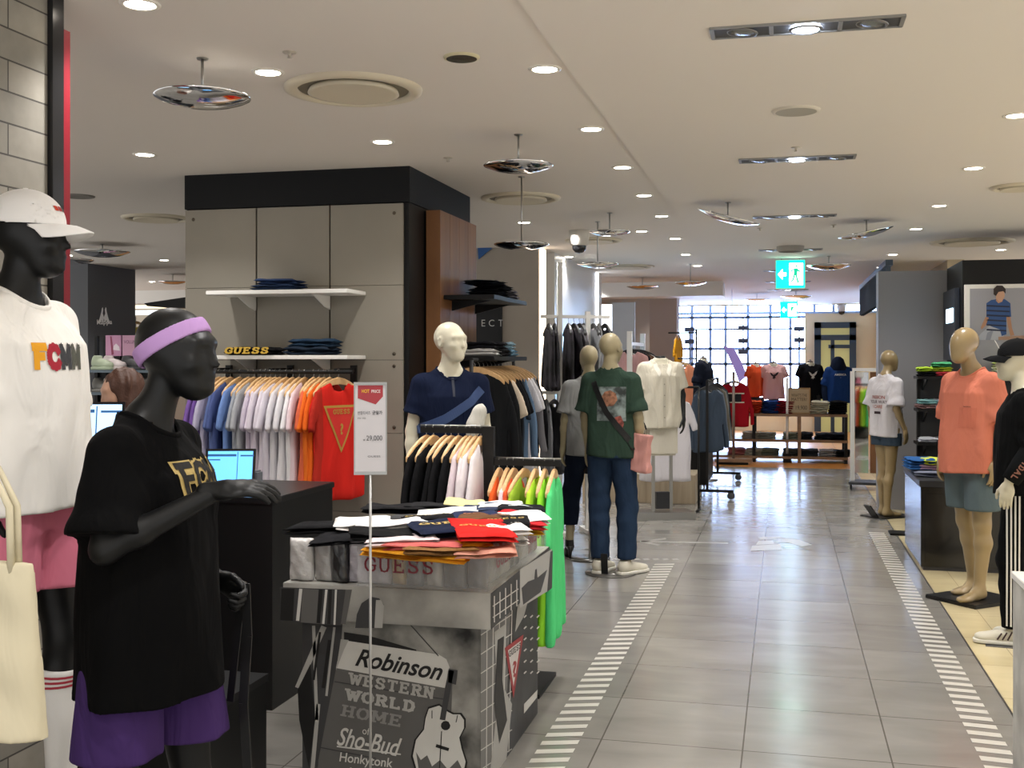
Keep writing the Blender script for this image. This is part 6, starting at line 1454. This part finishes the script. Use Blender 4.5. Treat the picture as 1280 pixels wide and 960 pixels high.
p = at(880, 14.95); mb = MB(); mb.tube([(p.x, p.y, 0), (p.x, p.y, 1.0)], .018, 10); mb.lathe([(0, .02), (.18, .015), (.19, 0), (0, 0)], n=24, c=(p.x, p.y, 0)); tag(mb.build('form_stand', m_steel), 'steel stand under the navy bust form beyond the denim rack', 'stand')
torso(880, 14.95, 1.0, 60, 'navy bust form standing behind the denim rack before the window', '1d2230', .92, long=True)
for i, (px, D, c, n_) in enumerate(((853, 15.6, 'e0926f', 'coral'), (848, 16.4, 'e8a52a', 'orange'), (858, 16.0, '9a8f88', 'taupe'))):
    p = at(px, D); z_ = (1.62, 2.02, 1.58)[i]
    hang_item(tees_m, (p.x, p.y, z_), math.radians((40, 82, 60)[i]), c, 'hanging_tee', '%s tee hanging near the grey end wall left of the window' % n_, 'shirt', 'tees by the grey end wall', 'hanger of the %s tee by the grey end wall' % n_)
p = at(853, 16.0); e = empty('tall_rail', (p.x, p.y, 0), 0, 'slim rail stand of coral and orange tees left of the window', 'rack')
mb = MB(); mb.tube([(.16, .5, 0), (.16, .5, 2.04)], .015, 8); mb.build('upright', m_blackm, e); mb = MB(); mb.tube([(.16, .5, 2.0), (-.25, .5, 2.0)], .012, 8); mb.tube([(.16, .5, 1.62), (.0, -.6, 1.62)], .012, 8); mb.build('rail', m_blackm, e); mb = MB(); mb.lathe([(0, .02), (.2, .015), (.2, 0), (0, 0)], n=20, c=(.16, .5, 0)); mb.build('foot', m_blackm, e)

# ------------------------------------------------------------------ the far display table before the window
FY = 17.95; fx0, fx1 = onY(884, 520, FY).x, onY(1060, 520, FY).x
m_shelfw = wood_mat('shelf_wood', '7d6148', '96775a', (3, 3, 10))
e = empty('shelf_table', ((fx0+fx1)/2, FY, 0), 0, 'long low wooden shelf table of folded clothes before the window', 'table')
ZTOP, ZM, ZB_ = .76, .36, .10
for z, n_ in ((ZTOP, 'table_top'), (ZM, 'middle_shelf'), (ZB_, 'bottom_shelf')):
    mb = MB(); mb.box(fx0, fx1, FY, FY+.7, z-.04, z); mb.build(n_, m_shelfw, e, True)
for k in range(4):
    x = fx0+.03+(fx1-fx0-.06)*k/3
    for y in (FY+.03, FY+.67): mb = MB(); mb.box(x-.025, x+.025, y-.02, y+.02, 0, ZTOP-.04); mb.build('leg', m_blackm if k % 2 else m_shelfw, e, True)
piles = [(941, 'dd5a34', 'orange', ZTOP), (964, '23407c', 'royal blue', ZTOP), (981, '8a2630', 'maroon', ZTOP), (1024, 'c9c5b0', 'cream', ZTOP), (1047, '1b1c20', 'black', ZTOP),
         (939, 'c9c4b4', 'cream', ZM), (959, '9a9a90', 'grey', ZM), (990, '8f9280', 'sage', ZM), (1005, '33343a', 'charcoal', ZM), (1030, '2a2c33', 'dark', ZM), (1048, '1c1d22', 'black', ZM),
         (943, 'b8b4a4', 'cream', ZB_), (963, '6f7266', 'olive grey', ZB_), (990, '4a4c48', 'dark olive', ZB_), (1012, '3b3c40', 'charcoal', ZB_), (1035, 'a9a8a8', 'pale grey', ZB_), (1052, '1f2026', 'black', ZB_), (921, 'c27a7a', 'pink', ZB_)]
lv = {ZTOP: 'top', ZM: 'middle shelf', ZB_: 'low shelf'}
for i, (px, c, n_, z) in enumerate(piles):
    p = onY(px, 500, FY+.22); h = (.065 if z == ZTOP else .05)
    for k in range(3 if z == ZTOP else 2):
        put_folded('folded_shirt', (p.x+.01*(k-1), FY+.22, z+k*(h+.002)), .04*(k-1), .27, .34, h, c, '%s folded shirt on the %s of far shelf table, %s of its stack' % (n_, lv[z], ('lowest', 'middle' if z == ZTOP else 'upper', 'topmost')[k]), 'shirt', 'folded shirts on the far shelf table', 2, 100+i*3+k)
# sign box
p0, p1 = onY(985, 511, FY+.08), onY(1013, 485, FY+.08)
e = empty('table_sign', ((p0.x+p1.x)/2, FY+.1, ZTOP), 0, 'framed tan sign with grey lettering standing on the far shelf table', 'sign')
mb = MB(); mb.box(p0.x, p1.x, FY+.08, FY+.12, ZTOP, p1.z); mb.build('sign_frame', wood_mat('tan_frame', '9c7a4e', 'b08d60'), e, True)
mb = MB(); mb.box(p0.x+.02, p1.x-.02, FY+.075, FY+.08, ZTOP+.02, p1.z-.02); s_ = mb.build('sign_card', M('bda988', .6), e, True)
w_ = p1.x-p0.x; h_ = p1.z-ZTOP
for k, (t, a, b) in enumerate((("WHAT'S THE", .66, .78), ('MATTER?', .50, .62), ('19,900', .14, .32))):
    letter_obj('lettering', t, (p0.x+w_*(.15 if k < 2 else .35), FY+.073, ZTOP+h_*a), (w_*(.7 if k < 2 else .5), 0, 0), (0, 0, h_*(b-a)), M('4c4238', .6), s_)
def pr_eagle(c):
    def f(e, t, me):
        P = [(-.9, .75), (-.55, .6), (-.2, .2), (0, .35), (.15, .3), (.45, .65), (.95, .9), (.75, .35), (.4, .0), (.2, -.15), (.35, -.6), (.1, -.45), (-.05, -.8), (-.2, -.5), (-.45, -.65), (-.25, -.2), (-.6, .1)]
        P2(([[Vector(((a+1)/2, (b+1)/2)) for a, b in P]], 1), me, 'F', 0, 1.30, .17, M(c, .8), t, 'eagle_print', .006)
    return f
def pr_text(e, t, me):
    P2(text2d('AMERICA', 0, .03), me, 'F', 0, 1.36, .035, M('d8dbe2', .8), t, 'printed_text', .006)
    P2(rect(2.0), me, 'F', 0, 1.31, .008, M('8a94b0', .8), t, 'printed_line', .006)
torso(945, 18.3, ZTOP+.24, 30, 'orange tee bust form on the far shelf table, leftmost of four', 'e2572f', .80)
torso(967, 18.35, ZTOP+.20, -8, 'pale pink tee bust form with dark eagle on the far shelf table', 'e2b3b0', .88, prints=pr_eagle('2a1d22'))
torso(1013, 18.35, ZTOP+.20, 6, 'black tee bust form with white eagle on the far shelf table', '121216', .90, prints=pr_eagle('dcd8d6'))
e, t = torso(1048, 18.35, ZTOP+.14, 0, 'royal blue hooded top bust form on the far shelf table', '20407c', .94, long=True, prints=pr_text, hood=True)
mb = MB(); mb.lathe([(.13, 1.43), (.14, 1.48), (.11, 1.56), (.09, 1.62), (.04, 1.66), (0, 1.665)], n=24, c=(0, .02, 0)); mb.build('hood', cloth('141d30'), t)
# dark jeans legs under the black eagle tee
mb = MB(); q = onY(1013, 450, 18.42); mb.box(q.x-.15, q.x+.15, q.y-.09, q.y+.09, ZTOP, ZTOP+.30); tag(mb.build('form_riser', M('15151a', .8), bevel=.02), 'black riser under the black eagle tee form', 'riser')
for px, c in ((945, '3f4246'), (967, 'a9a8a4'), (1048, '1a1b20')):
    q = onY(px, 450, 18.42); mb = MB(); mb.box(q.x-.13, q.x+.13, q.y-.08, q.y+.08, ZTOP+.0, ZTOP+(.24 if px == 945 else .20 if px == 967 else .14)); tag(mb.build('form_riser', M(c, .8), bevel=.015), 'riser under the %s form on the far table' % {945: 'orange tee', 967: 'pale pink tee', 1048: 'blue hooded'}[px], 'riser')
# red sweater on its own stand
q = at(917, 17.2); e = empty('display_stand', (q.x, q.y, 0), 0, 'steel post stand with wooden base holding the red sweater', 'stand')
mb = MB(); mb.box(-.28, .28, -.15, .15, .04, .09); mb.build('wooden_base', m_shelfw, e, bevel=.004); mb = MB(); mb.box(-.22, .22, -.10, .10, 0, .04); mb.build('plinth', m_blackm, e)
mb = MB(); mb.tube([(0, -.02, .09), (0, -.02, 1.42)], .022, 10); mb.tube([(0, 0, 1.33), (0, .12, 1.33)], .012, 8); mb.build('post', M('8d7f74', .4, metal=.4), e)
def stripes(o, me):
    for z, H, c in ((-.30, .13, '14141a'), (-.235, .018, 'e0d6c2'), (-.365, .018, 'e0d6c2')): print_on('chest_stripe', rect(.24/H if H > .1 else .30/H), me, ((0, 0, z), (1, 0, 0), (0, 0, 1), (0, 1, 0)), H if H < .1 else H*.9, M(c, .8), o, .004)
hang_item([longs_m[0]], (q.x, q.y+.11, 1.33), 0, 'a01822', 'hanging_sweater', 'red sweater with black chest stripe hanging on the steel post stand', 'sweater', 'sweaters on the post stand', 'hanger of the red sweater', prints=stripes, sc=1.05)
q = at(984, 17.5); e = empty('barrier_post', (q.x, q.y, 0), 0, 'slim white post with square black foot before the shelf table', 'post')
mb = MB(); mb.tube([(0, 0, .1), (0, 0, 1.32)], .022, 10); mb.build('pole', m_white, e); mb = MB(); mb.box(-.065, .065, -.065, .065, 0, .14); mb.build('foot', m_black, e, bevel=.004)
# colourful paper bird decoration in the window
q = [onY(a, b, 20.0) for a, b in ((903, 432), (918, 436), (927, 452), (934, 470), (924, 478), (918, 462), (910, 444))]
mb = MB(); mb.prism(q, (0, .02, 0)); q = [onY(a, b, 20.0) for a, b in ((924, 456), (946, 448), (952, 470), (934, 480))]; o = mb.build('bird_decoration', mat('violet_foil', '9f8fd8', .3, emit=.25)); tag(o, 'violet bird shaped decoration hanging before the bright window', 'decoration')
mb = MB(); _a = onY(915, 440, 20.01); mb.tube([_a, Vector((_a.x, 20.01, CEIL))], .004, 5); mb.build('thread', M('c9c9d9', .4), o)

# ------------------------------------------------------------------ right side
p = at(1076, 13.9); e = empty('wheeled_mirror', (p.x, p.y, 0), -.15, 'tall white framed wheeled mirror stand right of the aisle', 'mirror')
w_ = .10; 
for x in (-w_, w_+.28): mb = MB(); mb.box(x-.025, x+.025, -.02, .02, .09, 1.46); mb.build('upright', m_white, e)
mb = MB(); mb.box(-w_, w_+.28, -.02, .02, 1.46, 1.50); mb.build('top_rail', m_white, e); mb = MB(); mb.box(.11, .33, -.01, .012, .2, 1.45); mb.build('wood_backing', m_walnut, e); mb = MB(); mb.box(-.07, .09, -.0, .012, .2, 1.45); mb.build('mirror_glass', mat('mirror_silver', 'c9c9c9', .03, 1), e)
mb = MB(); mb.box(-w_-.03, w_+.31, -.2, .2, .07, .10); mb.build('base_bar', M('3a3b3e', .5), e)
for x in (-w_, w_+.28):
    mb = MB(); mb.lathe([(0, -.012), (.03, -.012), (.035, 0), (.03, .012), (0, .012)], n=14, T=Matrix.Translation((x, -.17, .035)) @ Matrix.Rotation(PI/2, 4, 'Y')); mb.build('wheel', M('222226', .4), e)
# shelving by the partition
GY = 11.45
m_dk = mat('dark_grey_shelf', '2c2d2f', .6)
gx0, gx1 = onY(1146, 500, GY).x, onY(1300, 500, GY).x
e = empty('shelving_unit', ((gx0+gx1)/2, GY, 0), 0, 'dark shelving with folded neon tees beside the black poster wall', 'shelf')
mb = MB(); mb.box(gx0+.02, gx1, GY+.0, GY+.04, 0, 1.46); mb.build('back_panel', m_dk, e, True)
mb = MB(); mb.box(gx0+.0, gx0+.03, GY-.02, GY+.04, 0, 1.46); mb.build('side_post', m_black, e, True)
SH = [zat(469, 11.3), zat(507, 11.3), zat(546, 11.3), .50]
for k, z in enumerate(SH): mb = MB(); mb.box(gx0-.03, gx1, GY-.36, GY, z-.025, z); mb.build('shelf_board', m_black, e, True)
for k, z in enumerate(SH[:3]): mb = MB(); mb.prism([(gx0+.05, GY-.005, z-.026), (gx0+.05, GY-.34, z-.026), (gx0+.05, GY-.005, z-.14)], (.012, 0, 0)); mb.build('bracket', m_black, e, True)
fo = [(1159, 0, '1b1c20', 'black'), (1159, 0, 'a8c83a', 'lime'), (1177, 0, 'd8485a', 'coral red'), (1177, 0, 'b9c83c', 'yellow green'), (1176, 0, '4fa875', 'green'), (1262, 0, 'c7c9c2', 'pale grey'), (1262, 0, 'd3d6b0', 'pale yellow'), (1262, 0, 'a9b86a', 'light green'),
      (1158, 1, '9a7a7a', 'rose'), (1158, 1, '8fc0c4', 'turquoise'), (1178, 1, 'b0b2bd', 'grey'), (1178, 1, 'c3c6d2', 'pale lilac'), (1160, 2, 'd2d6e0', 'white'), (1180, 2, '6a6d76', 'grey')]
hc_ = {}
for i, (px, s_, c, n_) in enumerate(fo):
    p = onY(px, 500, GY-.19); k = hc_.get((px//8, s_), 0); hc_[(px//8, s_)] = k+1
    put_folded('folded_tee', (p.x, GY-.19, SH[s_]+k*.044), rnd.uniform(-.12, .12), .17 if px < 1200 else .3, .28, .042, c, '%s folded tee on the %s shelf of the dark shelving' % (n_, ('top', 'second', 'third')[s_]), 'shirt', 'tees on the dark shelving', 2, 200+i)
# black cabinet
cb = onZ(1151, 713, 0); e = empty('black_cabinet', (cb.x+.5, cb.y, 0), 0, 'glossy black low cabinet behind the orange tee mannequin', 'cabinet')
cx1 = onY(1262, 700, cb.y).x; zc = zat(600, 8.55)
mb = MB(); mb.box(cb.x, cx1+.5, cb.y, cb.y+1.15, .03, zc-.05); mb.build('cabinet_body', mat('gloss_black', '0b0b0d', .2, coat=.3), e, True, bevel=.003)
mb = MB(); mb.box(cb.x-.012, cx1+.5, cb.y-.02, cb.y+1.16, zc-.048, zc); mb.build('cabinet_top', M('1d1d20', .35), e, True, bevel=.003)
mb = MB(); mb.box(cb.x+.02, cx1+.5, cb.y+.02, cb.y+1.1, 0, .03); mb.build('cabinet_plinth', M('3c3c40', .4), e, True)
mb = MB(); mb.box(cb.x+.03, cx1+.45, cb.y-.008, cb.y-.001, .06, zc-.10); mb.build('front_panel', mat('gloss_black', '0b0b0d', .2), e, True)
pt = [('7a7f92', 'grey blue', 1172, .62), ('c9a9c0', 'pink', 1170, .28), ('c8d24a', 'yellow', 1172, .26), ('3f77b8', 'blue', 1150, .20), ('2a5a94', 'deep blue', 1150, .20)]
y_ = cb.y+.45; zt2 = zc
for i, (c, n_, px, w) in enumerate(pt):
    p = onY(px, 590, y_); stack = {0: 0, 1: 1, 2: 2, 3: 1, 4: 2}[i]
    put_folded('folded_tee', (p.x+(.12 if i == 0 else 0), y_ if i == 0 else y_+.05, zc+stack*.045), .03*i, w, .40 if i == 0 else .32, .042, c, '%s folded tee on the black cabinet' % n_, 'shirt', 'tees on the black cabinet', 2, 300+i)
# black hanging jackets behind the poster wall side, near the cap mannequin
p = at(1262, 8.3)
e = empty('garment_rack', (p.x+.15, p.y, 0), .2, 'black rack with dark denim jackets between cabinet and cap mannequin', 'rack')
mb = MB(); mb.tube([(-.35, 0, 1.46), (.6, 0, 1.46)], .014, 8); mb.build('rail', m_steel, e)
e.location.z = 0
for x in (-.35, .6): mb = MB(); mb.tube([(x, 0, .0), (x, 0, 1.46)], .014, 8); mb.build('upright', m_blackm, e)
for i, (c, n_) in enumerate((('d9d9dc', 'white tee'), ('2a2d31', 'black denim jacket'), ('1d1f22', 'black jacket'), ('25272a', 'charcoal jacket'))):
    q = world_of(e) @ Vector((-.24+.14*i, 0, 1.445)); hang_item(longs_m if i else tees_m, q, math.radians(68+4*i), c, 'hanging_jacket' if i else 'hanging_tee', '%s on the steel rail behind the cap mannequin, %s from the left' % (n_, ORD[i]), 'jacket' if i else 'shirt', 'garments behind the cap mannequin', 'wooden hanger, %s from the left behind the cap mannequin' % ORD[i], sc=.95)
# poster
PYF = 11.49
def pz(a, b): return onY(a, b, PYF)
a0, a1 = pz(1205, 356), pz(1330, 476)
e = empty('framed_poster', ((a0.x+a1.x)/2, PYF, a0.z), 0, 'white framed poster of a seated person in blue striped tee on the black wall', 'poster')
mb = MB(); mb.box(a0.x, a1.x, PYF-.02, PYF-.001, a1.z, a0.z); mb.build('poster_frame', m_white, e, True, bevel=.003)
mb = MB(); mb.box(a0.x+.05, a1.x-.05, PYF-.023, PYF-.0205, a1.z+.04, a0.z-.04); ps_ = mb.build('poster_sheet', M('9b9ba3', .5), e, True)
def pp_(name, pts, c, l=0):
    mb = MB(); poly(mb, [onY(a, b, PYF-.0245-l*.0006) for a, b in pts]); return mb.build(name, M(c, .6), ps_, True, bevel=-1)
pp_('trousers_print', [(1220, 425), (1226, 417), (1236, 408), (1246, 404), (1258, 410), (1253, 425)], 'aeb2bd'); pp_('trousers_print', [(1232, 425), (1234, 416), (1242, 412), (1238, 425)], '8d92a0', 1)
pp_('shirt_print', [(1233, 379), (1239, 375), (1246, 374), (1256, 374), (1263, 379), (1264, 396), (1258, 396), (1258, 418), (1252, 420), (1250, 412), (1231, 405), (1233, 396)], '2c4f86', .5)
for k in range(6): y = 381+k*6; pp_('shirt_stripe_print', [(1233.5, y), (1258+4*(k < 3), y+1.5), (1258+4*(k < 3), y+3.4), (1233, y+2)], '1a2440', 1)
pp_('arm_print', [(1232, 396), (1236, 397), (1232, 407), (1227, 412), (1226, 409)], 'b08468', 1); pp_('arm_print', [(1258, 396), (1263, 396), (1265, 410), (1268, 419), (1263, 420), (1260, 408)], 'b08468', 1)
pp_('bench_print', [(1248, 421), (1285, 419), (1285, 424), (1248, 425)], 'a88672', 1)
pp_('neck_print', [(1246, 370), (1252, 370), (1253, 377), (1248, 379), (1245, 376)], 'b98d72', 1)
pp_('face_print', [(1244, 366), (1245, 373), (1249, 377), (1253, 376), (1256, 370), (1255, 363), (1248, 362)], 'c79d84', 1.6); pp_('hair_print', [(1242, 368), (1242, 361), (1246, 357), (1253, 357), (1257, 361), (1257, 367), (1254, 364), (1248, 365), (1245, 370)], '2c1f1c', 2.2)
# lit screen and dark slot on the side of the black unit
q = onX(1183, 395, bu.x-.004)
mb = MB(); y0 = onX(1188, 395, bu.x).y; y1 = onX(1181, 395, bu.x).y; mb.box(bu.x-.05, bu.x-.004, 11.65, 12.45, zat(450, 11.6), zat(365, 11.6)); o = mb.build('side_screen', M('1d2430', .3)); tag(o, 'slim dark screen with a glowing white square on the black unit side', 'screen')
mb = MB(); mb.box(bu.x-.056, bu.x-.051, 11.75, 12.2, zat(405, 11.6), zat(388, 11.6)); mb.build('lit_square', mat('screen_white_blue', 'bfe6ff', .3, emit=3), o)
# white plinth cut by the right edge
p = onZ(1266, 714, .885); mb = MB(); mb.box(0, .55, -.5, 0, 0, .86); o = mb.build('display_plinth', mat('speckled_plinth', 'b9b6b0', .6, vary=.25, vscale=6), bevel=.003); o.location = (p.x, p.y, 0); tag(o, 'tall pale plinth cut by the right edge of the picture', 'plinth')
mb = MB(); mb.box(-.006, .556, -.506, .006, .862, .885); mb.build('plinth_top', m_white, o, bevel=.002)
mb = MB(); p = onZ(1133, 668, 0); mb.box(p.x-.15, p.x+.15, p.y-.1, p.y+.1, .001, .02); tag(mb.build('loose_base_plate', m_black), 'empty black base plate on the floor by the cabinet corner', 'base plate')

# ------------------------------------------------------------------ far left shops
KX = -8.82
def kx(a, b): return onX(a, b, KX)
e = empty('shop_logo', (KX, 13.3, 1.9), 0, 'pink grey logo of two seated figures over shop name on charcoal wall', 'sign')
P_ = [[(120, 405), (122, 402), (124, 396), (125.5, 390), (126.5, 385), (127.5, 384), (128, 387), (127.5, 392), (129, 397), (128, 403), (126, 400), (124, 404)], [(138, 405), (136, 402), (134, 396), (132.5, 390), (132, 385), (131, 384), (130, 387), (130.5, 392), (128.5, 397), (130, 403), (132, 400), (134, 404)]]
for pl in P_: mb = MB(); poly(mb, [kx(a, b)+Vector((.012, 0, 0)) for a, b in pl]); mb.build('figure_emblem', M('ffffff', .5), e, True, bevel=-1)
O = kx(120, 407.5); letter_obj('lettering', 'Kappa', O+Vector((.012, 0, 0)), kx(139, 407.5)-O, kx(120, 400.5)-O, M('ffffff', .5), e, True, offset=.02) if False else letter_obj('lettering', 'Kappa', O+Vector((.012, 0, 0)), kx(139, 407)-O, Vector((0, 0, .085)), M('ffffff', .5), e, offset=.02)
# shoe shelves
SY = 11.6
g0, g1 = onY(118, 420, SY), onY(212, 420, SY)
e = empty('shoe_shelf', ((g0.x+g1.x)/2, SY, 0), 0, 'black shoe shelf with pink posters on top before the charcoal wall', 'shelf')
for px in (120, 131, 152, 173, 194, 211): x = onY(px, 420, SY).x; mb = MB(); mb.box(x-.02, x+.02, SY, SY+.04, 0, g0.z); mb.build('upright', m_black, e, True)
zs = [zat(463, 12.3), zat(492, 12.3), zat(520, 12.3), .4]
for z in zs: mb = MB(); mb.box(g0.x, g1.x, SY-.3, SY+.02, z-.03, z); mb.build('shelf_board', M('55626c', .3), e, True)
mb = MB(); mb.box(g0.x, g1.x, SY+.04, SY+.06, 0, zat(447, 12.3)); mb.build('back_panel', M('26272a', .6), e, True)
for (x0, x1, c, lb, tcol) in ((132, 151, 'c58fb0', 'pink shoe poster on top of the black shoe shelf, left of two', 'e2d5dd'), (153, 174, 'c495ae', 'pink text poster on top of the black shoe shelf, right of two', '6d4a60')):
    q0, q1 = onY(x0, 445, SY-.05), onY(x1, 419, SY-.05); mb = MB(); mb.box(q0.x, q1.x, SY-.05, SY-.03, q0.z, q1.z); o = mb.build('pink_poster', M(c, .5)); tag(o, lb, 'poster')
    w_ = q1.x-q0.x; h_ = q1.z-q0.z
    if x0 == 132:
        mb = MB(); poly(mb, [(q0.x+w_*a, SY-.052, q0.z+h_*b) for a, b in ((.5, .3), (.95, .25), (.9, .45), (.7, .6), (.55, .5))]); mb.build('shoe_print', M(tcol, .5), o, bevel=-1)
        mb = MB(); poly(mb, [(q0.x+w_*a, SY-.052, q0.z+h_*b) for a, b in ((.3, .95), (.4, .95), (.55, .08), (.4, .05))]); mb.build('figure_print', M('8d3d5a', .5), o, bevel=-1)
    else: letter_obj('lettering', 'VOLUME', (q0.x+w_*.1, SY-.0502, q0.z+h_*.6), (w_*.8, 0, 0), (0, 0, h_*.16), M(tcol, .6), o)
shm = merge_meshes([up, so])
shm.materials.append(M('b5ada6', .6))
for i, (px, s_, c, n_) in enumerate(((124, 0, '9aa58c', 'pale green'), (138, 0, 'b9aeac', 'beige pink'), (161, 0, '2a2a2c', 'black and white'), (125, 1, '77756f', 'grey'), (138, 1, 'c9c3ba', 'cream'), (183, 0, 'a09a94', 'grey'), (183, 1, '8d8882', 'taupe'))):
    p = onY(px, 480, SY-.14); o = obj('sneaker', shm, shm.materials[0]); setmat(o, M(c, .6)); o.location = (p.x, SY-.14, zs[s_]); o.rotation_euler = (0, 0, 1.2); o.scale = (1.3, 1.3, 1.6); tag(o, '%s sneaker on the %s board of the black shoe shelf' % (n_, ('top', 'second')[s_]), 'shoe', 'sneakers on the shoe shelf')
# 30 sale card and the rail of clothes under it
q0, q1 = onY(88, 498, 8.6), onY(106, 480, 8.6)
e = empty('sale_card', (q0.x, 8.6, 0), 0, 'small white card with red 30 above the far left rail', 'sign')
mb = MB(); mb.box(q0.x-.03, q1.x, 8.6, 8.61, q0.z, q1.z); c_ = mb.build('card', M('d9d3d3', .5), e, True); letter_obj('lettering', '30', (q0.x+.005, 8.598, q0.z+.02), (.075, 0, 0), (0, 0, .07), M('b52a44', .5), c_, offset=.03)
mb = MB(); mb.tube([(q1.x-.05, 8.605, 0), (q1.x-.05, 8.605, q0.z)], .008, 8); mb.build('card_pole', m_steel, e, True)
p0, p1 = onY(60, 506, 8.2), onY(140, 506, 8.2)
e = empty('garment_rail_stand', (p0.x, 8.2, 0), 0, 'steel rail of dark clothes behind the pale blue screen', 'rack'); zr = p0.z
mb = MB(); mb.tube([(0, 0, zr), (p1.x-p0.x, 0, zr)], .012, 8); mb.build('rail', m_blackm, e)
for x in (0, p1.x-p0.x): mb = MB(); mb.tube([(x, 0, 0), (x, 0, zr)], .014, 8); mb.build('upright', m_blackm, e)
for i in range(7):
    x = p0.x+.04+(p1.x-p0.x-.06)*i/6; hang_item(shirts_m, (x, 8.2, zr-.002), math.radians(88+rnd.uniform(-6, 6)), ('232428', '2b2d33', '1c1d20', '3a3c42', '26282c', '77787c', '2a2a2e')[i], 'hanging_shirt', 'dark shirt on the rail behind the pale blue screen, %s from the left' % ORD[i], 'shirt', 'shirts behind the pale blue screen', 'hanger, %s from the left behind the pale blue screen' % ORD[i], m_hblk)
# far left back: light slots, yellow garment, black awning
for k, (py, c, em) in enumerate(((383, 'e9d9b8', .6), (391, 'cfd8dc', .5))):
    a_, b_ = onY(150, py, 21), onY(300, py, 21); mb = MB(); mb.box(a_.x, b_.x, 21.0, 21.05, a_.z-.05, a_.z+.05); _x = (b_.x-.1, a_.x)[k]; mb.box(_x, _x+.1, 21.0-.06*k, 21.05-.06*k, 0, a_.z); tag(mb.build('light_slot', mat('slot_light_%d' % k, c, .4, emit=em*2)), 'long horizontal light slot on the far back wall, %s of two' % ('upper', 'lower')[k], 'light')
q0, q1 = onY(180, 375, 13.5), onY(235, 375, 13.5); mb = MB(); mb.prism([(q0.x, 13.5, zat(373, 13.9)), (q1.x, 13.5, zat(365, 13.9)), (q1.x+.5, 13.5, zat(362, 13.9)), (q1.x+.5, 13.5, zat(383, 13.9)), (q0.x+.05, 13.5, zat(377, 13.9))], (0, .5, 0)); mb.box(q1.x+.1, q1.x+.4, 13.55, 13.9, 0, 2.3); tag(mb.build('shop_canopy', m_black), 'black projecting canopy beyond the left pillar edge', 'canopy')
p = at(169, 16.5); hang_item(tees_m, (p.x, p.y, 2.22), 0, 'd6c66a', 'hanging_tee', 'yellow tee hanging on the far shop front between wall and pillar', 'shirt', 'far yellow tees', 'hanger of the far yellow tee')
mb = MB(); mb.tube([(p.x, p.y, 0), (p.x, p.y, 2.24)], .015, 8); mb.lathe([(0, .02), (.2, .01), (.2, 0), (0, 0)], n=20, c=(p.x, p.y, 0)); tag(mb.build('display_post', m_steel), 'steel post carrying the far yellow tee', 'post')
